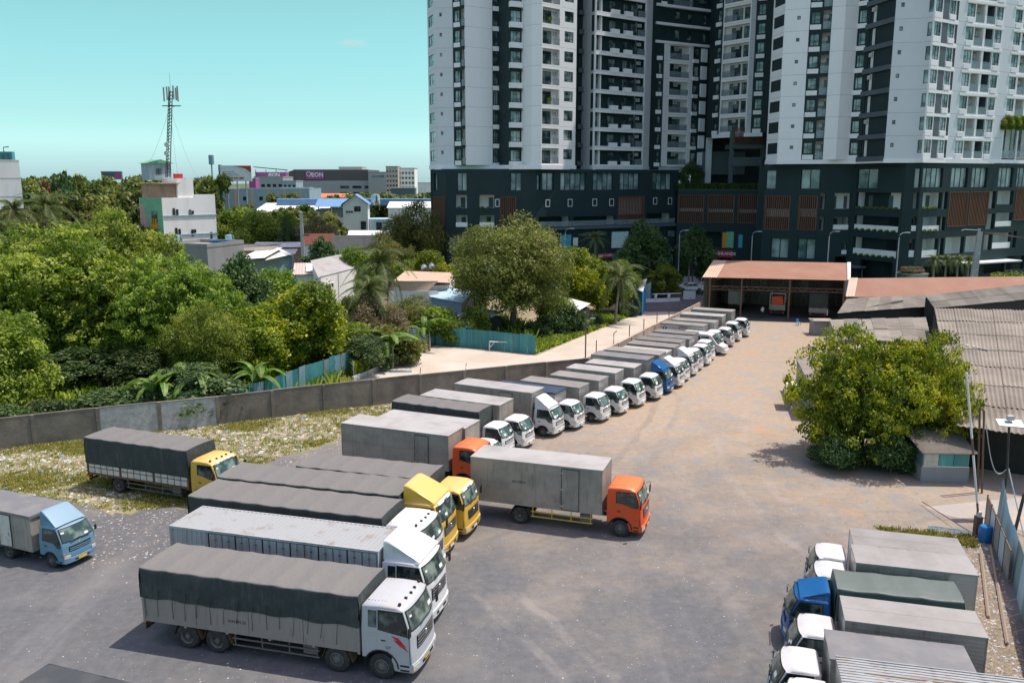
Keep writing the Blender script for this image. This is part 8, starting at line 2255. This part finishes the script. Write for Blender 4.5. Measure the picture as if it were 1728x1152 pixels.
    u = dv.normalized(); roof_corr('roof', A0 + Vector((0, -.3, 7.25)) - u * .5, B0 + Vector((0, -.3, 7.25)) + u * .5, B0 + nv + Vector((0, 0, 8.7)) + u * .5, A0 + nv + Vector((0, 0, 8.7)) - u * .5, 'fibro_warm' if False else 'roof_light', t, .3, .05)
    rz = math.atan2(dv.y, dv.x)
    fm, gm = win_mesh(1.0, 1.9, (.5,), None, 'window_dark'); q = A0 + u * 1.6 + Vector((u.y, -u.x, 0)) * .06
    o = link('window', fm, t, (q.x, q.y, 4.2), rz); link('pane', gm, o)
    q = A0 + u * 1.3 + Vector((u.y, -u.x, 0)) * .1; MB().box(0, -.5, 0, 1.7, 0, .06).build('window_hood', M['white_paint'], t, (q.x, q.y, 6.25), rz)
    q = A0 + u * 5 + Vector((u.y, -u.x, 0)) * .03; MB().box(0, -.02, 0, .1, .02, 7.1).build('downpipe', M['wall_grey'], t, (q.x, q.y, 0), rz)
    t = house('lower white house with bright skylight roof at the left of the white house', (D(503, 465, 107).x, 106), R(12), 4.6, 6, 7.0, 'wall_white', 'pinkish', 'shed', rise=.8)
    MB().hexa([(1.2, .4, 7.2), (3.6, .4, 7.2), (3.6, 4.2, 7.75), (1.2, 4.2, 7.75), (1.2, .4, 7.3), (3.6, .4, 7.3), (3.6, 4.2, 7.85), (1.2, 4.2, 7.85)]).build('skylight', M['ink_white'], t)
    # brown roofed house
    t = thing('house', 'single storey house with pinkish brown sheet roof left of the large tamarind', 'house')
    e0, e1_, r1_, r0_ = G(655, 489, 4.6), G(722, 490.5, 4.6), G(740, 474, 5.8), G(664, 474, 5.8)
    roof_corr('roof', e0, e1_, r1_, r0_, 'tin_brown_pale', t, .3, .04); k0, k1 = G(684, 457, 5.9), G(768, 460, 5.9)
    roof_corr('roof', r0_ + Vector((0, 0, .05)), G(760, 477, 5.4), k1, k0, 'tin_brown_pale', t, .3, .04)
    MB().prism([V3(e0.lerp(r0_, .1), 0), V3(e1_.lerp(r1_, .1), 0), V3(r1_, 0), V3(r0_, 0)], (0, 0, 4.5)).build('wall', M['wall_white'], t)
    MB().prism([V3(r0_, 0), V3(G(758, 477, 5.3), 0), V3(k1, 0), V3(k0, 0)], (0, 0, 5.0)).build('rear_wall', M['wall_white'], t)
    for i, (px, py) in enumerate(((716, 455), (729, 453))):
        q = G(px, py, 6.0); MB().lathe([(.01, 0), (.45, .1), (.5, .5), (.3, .8), (.01, .9)], 12, 'z').build('roof_vent', M['chrome'], t, (q.x, q.y, 5.9))
    def low(label, c4, z, mat, wz, wm, pitch=.3, nm='tin_shed', cat='shed', rise=None):
        t = thing(nm, label, cat); p = [G(px, py, zz) for (px, py, zz) in c4]
        roof_corr('roof', p[0], p[1], p[2], p[3], mat, t, pitch, .04); mn = min(q.z for q in p) - .12
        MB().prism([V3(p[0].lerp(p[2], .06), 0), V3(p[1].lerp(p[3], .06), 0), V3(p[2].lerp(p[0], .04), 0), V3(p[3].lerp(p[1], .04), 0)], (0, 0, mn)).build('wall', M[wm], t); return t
    low('blue shed with pale blue sheet roof before the brown roofed house', ((724, 500, 3.9), (780, 511, 3.9), (802, 492, 4.3), (755, 485, 4.6)), 4, 'tin_bluepale', 3, 'tin_blue')
    low('low shed with whitish sheet roof under the large tamarind', ((765, 534, 2.6), (830, 535, 2.6), (850, 526, 3.0), (800, 518, 3.0)), 3, 'tin_white', 2, 'dark_in')
    low('low shed with faded green roof against the dark teal fence', ((745, 550, 2.0), (795, 553, 2.0), (800, 541, 2.6), (765, 541, 2.6)), 3, 'tin_teal_pale', 2, 'dark_in')
    low('shed with white sheet roof right of the large tamarind', ((946, 520, 2.8), (972, 527, 2.8), (997, 512, 3.2), (962, 503, 3.4)), 3, 'tin_white', 2, 'dark_in')
    low('blue walled shed with white sloping roof beside the side road', ((1068, 486, 3.4), (1085, 492, 3.4), (1092, 470, 4.6), (1075, 474, 4.6)), 4, 'tin_white', 3, 'tarp_blue')
    tf = thing('sheet_fence', 'grey blue sheet fence beside the side road below the blue shed', 'fence')
    a, c = G(1064, 522), G(1110, 497)
    for j in range(8): corr_sheet('metal_sheet', a.lerp(c, j / 8), a.lerp(c, (j + .98) / 8), 0, 2.6, 'tin_bluepale' if j % 2 else 'steel_blue', tf)
    # blue roofed white house
    yb = 228
    q = D(580, 389, yb); zb = D(600, 345, yb).z; w_ = D(621, 389, yb).x - q.x
    t = house('white three storey house with blue gable roof', (q.x, yb), .12, w_, 12, zb, 'wall_white', 'tin_blue', 'gable', ridge='y', rise=2.6, oh=.6, wins=(('f', w_ * .45, zb - 1.9, 1.7, 1.4), ('f', w_ * .7, zb - 6.6, 1.4, 2.2), ('f', w_ * .12, zb - 2.2, .5, .5), ('f', w_ * .22, zb - 2.2, .5, .5), ('f', w_ * .32, zb - 2.2, .5, .5)))
    MB().box(-6.6, 2, 0, 0, 11, zb - 3.4).build('side_wing', M['wall_white'], t); roof_corr('roof', (-7.4, .6, zb - .6), (.5, .6, zb - .6), (.5, 11, zb + 1.2), (-7.4, 11, zb + 1.2), 'tin_blue', t, .5, .06)
    for x in (-6.6, -3.2): MB().box(x, 1.6, zb - 3.4, x + .3, 1.9, zb - .5).build('column', M['wall_white'], t)
    MB().box(-6.4, 1.9, zb - 3.3, -.2, 8, zb - 1.2).build('terrace_room', M['wall_grey'], t); MB().box(w_, 3, 0, w_ + 6.5, 12, zb - 4.0).build('side_block', M['tin_bluepale'], t)
    fm, gm = win_mesh(1.5, 2.2, (.5,), None, 'window_dark'); o = link('window', fm, t, (w_ + 2, 2.94, zb - 7)); link('pane', gm, o)
    # long factory
    y = 262; a = D(430, 365, y); b_ = D(548, 365, y); ze = D(480, 357, y).z
    t = house('long low factory with white roof and blue clerestory', (a.x, y), 0, b_.x - a.x, 14, ze, 'brick_wall', 'tin_white', 'shed', rise=2.2, wins=[('f', 3 + i * 4.2, ze - 3.2, 2.2, 1.6) for i in range(4)])
    MB().box(4, 10, ze + 1.5, b_.x - a.x + 40, 13, ze + 3.6).build('clerestory', M['tin_blue'], t, bevel=.3)
    house('white shed roof right of the blue roofed house', (D(655, 350, 245).x, 245), 0, 14, 12, D(655, 347, 245).z - .5, 'wall_white', 'tin_white', 'gable', rise=1.5)
    house('grey white factory with pale green gable roof left of the dark podium', (D(672, 350, 275).x, 275), .0, 16.5, 16, D(690, 349, 275).z, 'wall_white', 'tin_white', 'gable', rise=2.4, wins=(('f', 8.5, 3.6, 2.4, 2.2), ('f', 12, 3.6, 2.4, 2.2)))
    house('low white roof between the trees below the blue roofed house', (D(583, 400, 196).x, 196), .0, 12, 7, D(600, 392, 196).z - .6, 'wall_grey', 'tin_white', 'shed', rise=.6)
    house('orange tiled roof house peeping out beside the power pole', (D(515, 408, 150).x, 150), .3, 5, 6, D(520, 402, 150).z - 1, 'wall_white', 'orange_tile', 'gable', rise=1.6)
    house('orange tiled roof house before the mall', (D(528, 333, 420).x, 420), 0, 18, 10, D(545, 331, 420).z - .8, 'wall_white', 'orange_tile', 'gable', rise=2)
    house('wall with pink tinge behind the dark bush left of the brown tree', (D(560, 412, 150).x, 150), .05, 9, 1.0, D(590, 400, 150).z, 'pinkish', 'pinkish', 'flat', par=.2)
    # power pole with twin legs
    yy = 133; q = D(508, 358, yy); t = thing('utility_pole', 'grey concrete power pole standing among trees left of the dark bush', 'utility pole', (q.x, yy, 0))
    MB().hexa([(-.3, -.2, 0), (.3, -.2, 0), (.3, .2, 0), (-.3, .2, 0), (-.2, -.15, q.z), (.2, -.15, q.z), (.2, .15, q.z), (-.2, .15, q.z)]).build('pole', M['concrete_pale'], t); MB().box(-1.1, -.1, q.z - 3.6, 1.1, .1, q.z - 3.4).build('crossarm', M['chassis'], t); MB().box(-.9, -.1, q.z - .4, .9, .1, q.z - .2).build('crossarm', M['chassis'], t)
    # pale blue warehouse
    y = 355; a, b_ = D(378, 345, y), D(523, 345, y); zt = D(430, 320, y).z
    t = house('pale blue warehouse with brown pilasters and flat roof', (a.x, y), 0, b_.x - a.x, 22, zt, 'steel_blue', 'mall_grey', 'flat', par=.4, name='warehouse', cat='warehouse')
    for i in range(5): MB().box(4.5 + i * 6.6, -.15, 0, 5.6 + i * 6.6, 0, zt).build('pilaster', M['tin_brown_pale'], t)
    for i in range(4): MB().box(8 + i * 6.6, -.1, zt - 4.4, 9.4 + i * 6.6, -.0, zt - 2.8).build('window', M['window_dark'], t)
    MB().box(-3.2, 1, 0, 0, 20, zt - .5).build('blue_end', M['tarp_blue'], t)
    # white billboard with red corner
    y = 300; a, b_ = D(372, 306, y), D(425, 306, y); z0, z1 = D(400, 306, y).z, D(400, 279.5, y).z
    t = thing('billboard', 'white billboard with red corner and phone number above the warehouse', 'billboard', (a.x, y, 0)); w_ = b_.x - a.x
    MB().box(0, 0, z0, w_, .5, z1).build('board', M['poster_teal'], t); MB().box(-.5, .1, z0 - .3, -.1, 2.5, z1 + .3).build('side_board', M['tw_mid'], t)
    MB().prism([(w_ * .42, -.03, z1 - .05), (w_ - .05, -.03, z1 - .05), (w_ - .05, -.03, z0 + (z1 - z0) * .52), (w_ * .8, -.03, z0 + (z1 - z0) * .82)], (0, .03, 0)).build('red_corner', M['poster_red'], t)
    MB().prism([(0.05, -.02, z0 + .05), (w_ * .98, -.02, z0 + .05), (w_ * .93, -.02, z0 + 2.2), (w_ * .6, -.02, z0 + 4.2), (w_ * .05, -.02, z0 + 4.9)], (0, .02, 0)).build('white_field', M['poster_white'], t)
    put_text('+84 975 993 885', 1.05, M['ink_red'], t, (w_ * .42, -.08, z0 + 1.0), (R(90), 0, 0), bold=True)
    for i in range(3): MB().box(.9, -.05, z0 + 2.0 + i * .55, w_ * (.62 - .08 * i), -.03, z0 + 2.18 + i * .55).build('text_line', M['mall_grey'], t)
    for x in (2, 5.5, 8.5): MB().tube([(x, .8, 0), (x, .8, z0)], .25, 6).build('post', M['pole_metal'], t)
    # mall
    y = 700
    def blk2(label, px0, px1, pt, y, mat, d=30, name='building', cat='building', wins=0, txt=None, z0=0):
        a, b_ = D(px0, 320, y), D(px1, 320, y); zt = D((px0 + px1) / 2, pt, y).z; t = thing(name, label, cat, (a.x, y, 0)); w_ = b_.x - a.x
        MB().box(0, 0, z0, w_, d, zt).build('wall', M[mat], t); MB().box(-.2, -.2, zt, w_ + .2, d, zt + .5).build('roof', M['mall_grey'], t)
        if wins:
            for r_ in range(wins[1]):
                for c_ in range(wins[0]):
                    if 'wb' not in WMESH: WMESH['wb'] = MB().box(0, 0, 0, 1, .1, 1).mesh('window', M['window_dark'], fix=False)
                    o = link('window', WMESH['wb'], t, (w_ * (c_ + .2) / wins[0], -.08, zt - wins[2] - r_ * wins[3])); o.scale = (w_ / wins[0] * .6, 1, wins[3] * .42)
        return t, w_, zt
    t, w_, zt = blk2('shopping mall with dark brown upper storeys and magenta sign panel', 497, 622, 287, y, 'brown_panel', 60, 'mall', 'shopping mall')
    z2 = D(560, 305, y).z
    MB().box(-.4, -.4, 0, w_ * 1.3, -.0, z2).build('lower_wall', M['mall_grey'], t)
    MB().prism([(-12, -.5, 0), (0, -.5, 0), (0, -.5, zt), (-12, -.5, zt - 4)], (0, 40, 0)).build('angled_wing', M['brown_panel'], t)
    s0, s1 = w_ * .16, w_ * .40
    MB().box(s0, -.8, z2 + 1, s1, -.2, zt - .8).build('sign_panel', M['magenta'], t); put_text('ÆON', 4.6, M['ink_white'], t, ((s0 + s1) / 2 + 1.5, -.95, (z2 + zt) / 2 + .3), (R(90), 0, 0), bold=True)
    MB().lathe([(1.4, 0), (1.9, 0), (1.9, .1), (1.4, .1)], 16, 'y', c=(s0 + 2.6, -1.0, (z2 + zt) / 2 + 1)).build('round_emblem', M['ink_white'], t)
    for r_ in range(3):
        for c_ in range(4):
            o = link('window', WMESH.setdefault('wb', MB().box(0, 0, 0, 1, .1, 1).mesh('window', M['window_dark'], fix=False)), t, (w_ * (.62 + c_ * .165), -.6, z2 - 6 - r_ * 5)); o.scale = (w_ * .12, 1, 2.0)
    blk2('beige penthouse block on the shopping mall roof', 573, 612, 282.5, 706, 'pinkish', 20)
    blk2('pale grey wing at the right of the shopping mall', 622, 655, 291, 690, 'mall_grey', 40, wins=(1, 1, 4, 4))
    blk2('beige apartment block behind the mall, taller left part', 652, 672, 281.5, 640, 'pinkish', 20, wins=(4, 5, 4, 3.4))
    blk2('white apartment block behind the mall at its right end', 672, 700, 284.5, 650, 'wall_white', 20, wins=(5, 5, 4, 3.6))
    blk2('dark low building below the apartment blocks', 660, 700, 318, 560, 'tw_mid', 10)
    blk2('low white buildings on the horizon left of the tower', 700, 728, 309, 800, 'wall_white', 10)
    t, w_, zt = blk2('magenta sign building with canopy frame left of the mall', 432, 484, 291.5, 640, 'magenta', 8, 'sign_building', 'building', z0=D(450, 299, 640).z)
    put_text('ÆON', 3.6, M['ink_white'], t, (w_ * .6, -.2, (D(450, 295.5, 640).z)), (R(90), 0, 0), bold=True)
    MB().hexa([(-1, 0, zt + 3.8), (w_, 0, zt + 1.6), (w_, 6, zt + 1.6), (-1, 6, zt + 3.8), (-1, 0, zt + 4.4), (w_, 0, zt + 2.2), (w_, 6, zt + 2.2), (-1, 6, zt + 4.4)]).build('canopy', M['tw_mid'], t)
    for x in (0, w_ * .33, w_ * .66, w_ - .4): MB().box(x, 1, zt, x + .4, 1.4, zt + 2.2).build('canopy_post', M['tw_mid'], t)
    blk2('grey building under the magenta sign', 430, 478, 299, 630, 'mall_grey', 30, wins=(5, 2, 7, 5)); blk2('low pale buildings right of the grey building', 478, 500, 306, 600, 'steel_blue', 20, wins=(3, 2, 4, 4)); blk2('small maroon block behind the white billboard', 421, 432, 302, 560, 'magenta', 8)
    blk2('white building row before the mall', 470, 522, 318, 520, 'steel_blue', 12, wins=(8, 1, 3, 3)); blk2('cream low hall before the mall', 640, 660, 330, 480, 'wall_white', 14)
    # billboards, tower, water tower
    t, w_, zt = blk2('distant blue grey billboard above the forest', 173, 207, 290.5, 520, 'tw_mid', 1.5, 'billboard', 'billboard', z0=D(190, 303, 520).z); MB().box(w_ * .66, -.1, zt - 4.2, w_, 0, zt - .5).build('magenta_print', M['magenta'], t); MB().tube([(w_ / 2, 1, 0), (w_ / 2, 1, zt - 4)], .5, 6).build('post', M['pole_metal'], t)
    y = 420; q = D(356, 262, y); t = thing('cell_tower', 'slender cell tower standing alone against the sky', 'cell tower', (q.x, y, 0))
    MB().tube([(0, 0, 0), (0, 0, q.z - 4)], [.7, .35], 8).build('pole', M['pole_metal'], t); MB().lathe([(.01, -2.5), (1.3, -2.3), (1.3, 2.0), (.01, 2.2)], 8, 'z', c=(0, 0, q.z - 2)).build('antenna_cluster', M['tin_teal_pale'], t)
    y = 500; q = D(342, 300, y); t = thing('water_tower', 'mushroom shaped concrete water tower on the skyline', 'water tower', (q.x, y, 0)); zt = q.z
    MB().lathe([(2.0, 0), (1.6, zt - 6), (4.6, zt - 1.2), (4.8, zt), (.1, zt + .5)], 14, 'z').build('shaft', M['mall_grey'], t, smooth='auto')
    # left edge white building and green building behind
    y = 165; b_ = D(38, 330, y); zt = D(20, 270, y).z; zt2 = D(38, 273, y + 6).z
    t = thing('building', 'blank white building wall at the left edge of the forest', 'building', (b_.x, y, 0))
    MB().hexa([(-30, -17, 0), (0, 0, 0), (-15, 26, 0), (-47, 26, 0), (-30, -17, zt), (0, 0, zt), (-15, 26, zt), (-47, 26, zt)]).build('wall', M['wall_white'], t)
    for z in [zt - 3.4 * k for k in range(1, 5)] + [zt - .2]: MB().box(-34.4, -.03, z, 0, .05, z + .08).build('groove', M['mall_grey'], t, (0, 0, 0), math.atan2(17, 30))
    t = thing('building', 'green glass building top showing above the white wall at left', 'building', (D(0, 262, 330).x - 8, 330, 0)); z1 = D(0, 256, 330).z
    MB().box(0, 0, 0, D(20, 262, 330).x - D(0, 262, 330).x + 8, 2, z1).build('wall', M['tin_teal'], t); MB().tube([(9, 1, z1), (9, 1, z1 + 1.6), (11, 1, z1 + 1.8)], .2, 5).build('roof_crane', M['chassis'], t)
    for i in range(6): MB().box(.5 + i * 2.0, -.1, z1 - 3, .6 + i * 2.0 + 1.0, 0, z1 - .8).build('window', M['window_dark'], t)
    for lb, px, py, y in (('steel water tank on the grey house block', 300, 411, 119), ('steel water tank on the low shed roof left of the workshop', 388, 411, 143), ('steel water tank beside the blue roofed house', 634, 346, 236)):
        q = D(px, py, y); t = thing('water_tank', lb, 'water tank', (q.x, q.y, q.z - .6)); k_ = y / 119
        MB().lathe([(.05, .3), (.55, .35), (.6, .5), (.6, 1.5), (.5, 1.7), (.05, 1.8)], 14, 'z').build('tank', M['chrome'], t, smooth='auto'); t.scale = (k_, k_, k_)
        b = MB()
        for x in (-.5, .5): b.bar((x, -.4, -.4), (x, .4, .35), .07).bar((x, .4, -.4), (x, -.4, .35), .07)
        b.build('stand', M['chassis'], t)
    cm = bpy.data.materials.new('cloud'); cm.use_nodes = True; n_ = cm.node_tree; n_.nodes.clear()
    pv = n_.nodes.new('ShaderNodeVolumePrincipled'); ou = n_.nodes.new('ShaderNodeOutputMaterial'); pv.inputs['Color'].default_value = (1, 1, 1, 1)
    tc_ = n_.nodes.new('ShaderNodeTexCoord'); ln = n_.nodes.new('ShaderNodeVectorMath'); ln.operation = 'LENGTH'; nz = n_.nodes.new('ShaderNodeTexNoise'); nz.inputs['Scale'].default_value = 2.2; nz.inputs['Detail'].default_value = 5
    a1 = n_.nodes.new('ShaderNodeMath'); a1.operation = 'ADD'; mr_ = n_.nodes.new('ShaderNodeMapRange'); mr_.inputs[1].default_value = 1.42; mr_.inputs[2].default_value = .95; mr_.inputs[3].default_value = 0; mr_.inputs[4].default_value = .02
    n_.links.new(tc_.outputs['Object'], ln.inputs[0]); n_.links.new(tc_.outputs['Object'], nz.inputs[0]); n_.links.new(ln.outputs['Value'], a1.inputs[0]); n_.links.new(nz.outputs[0], a1.inputs[1]); n_.links.new(a1.outputs[0], mr_.inputs[0]); n_.links.new(mr_.outputs[0], pv.inputs['Density']); n_.links.new(pv.outputs[0], ou.inputs['Volume'])
    q = D(595, 74, 1400); bm = bmesh.new(); bmesh.ops.create_icosphere(bm, subdivisions=3, radius=1); me = bpy.data.meshes.new('cloud'); bm.to_mesh(me); bm.free(); me.materials.append(cm)
    o = link('cloud', me, None, tuple(q)); o.scale = (26, 16, 8); tag(o, 'tiny pale cloud alone in the sky left of the tower', 'cloud', None, 'stuff')
    # warehouse bits between trees on the right edge
    for lb, px, py, y, h in (('low green bushes along the wall at the right edge', 1690, 462, 108, 3.4), ('yellow green bush at the far right edge', 1725, 468, 106, 3.2)):
        q = D(px, py, y); tree('bright', lb, q.x, y, q.z, 7.5, cat='shrub', name='shrub', mat='leaf_broad')
    q = D(1540, 452, 128); tree('shrub', 'flowering planter bush on the octagonal kiosk', q.x, 128, 1.2, 3.5, cat='shrub', z=q.z - 1.0, mat='leaf_dry')
    t = thing('kiosk', 'dark glass kiosk with planted roof before the car park', 'kiosk', (q.x, 128, 0)); MB().lathe([(2.3, 0), (2.3, q.z - .8), (2.45, q.z - .75), (.01, q.z - .7)], 8, 'z').build('wall', M['pod_glass'], t)

# ================================================================ build it all
mk_kinds()
mk_ground()
mk_walls()
mk_towers()
mk_podium()
mk_sheds()
mk_city()
mk_trucks()
mk_plants()
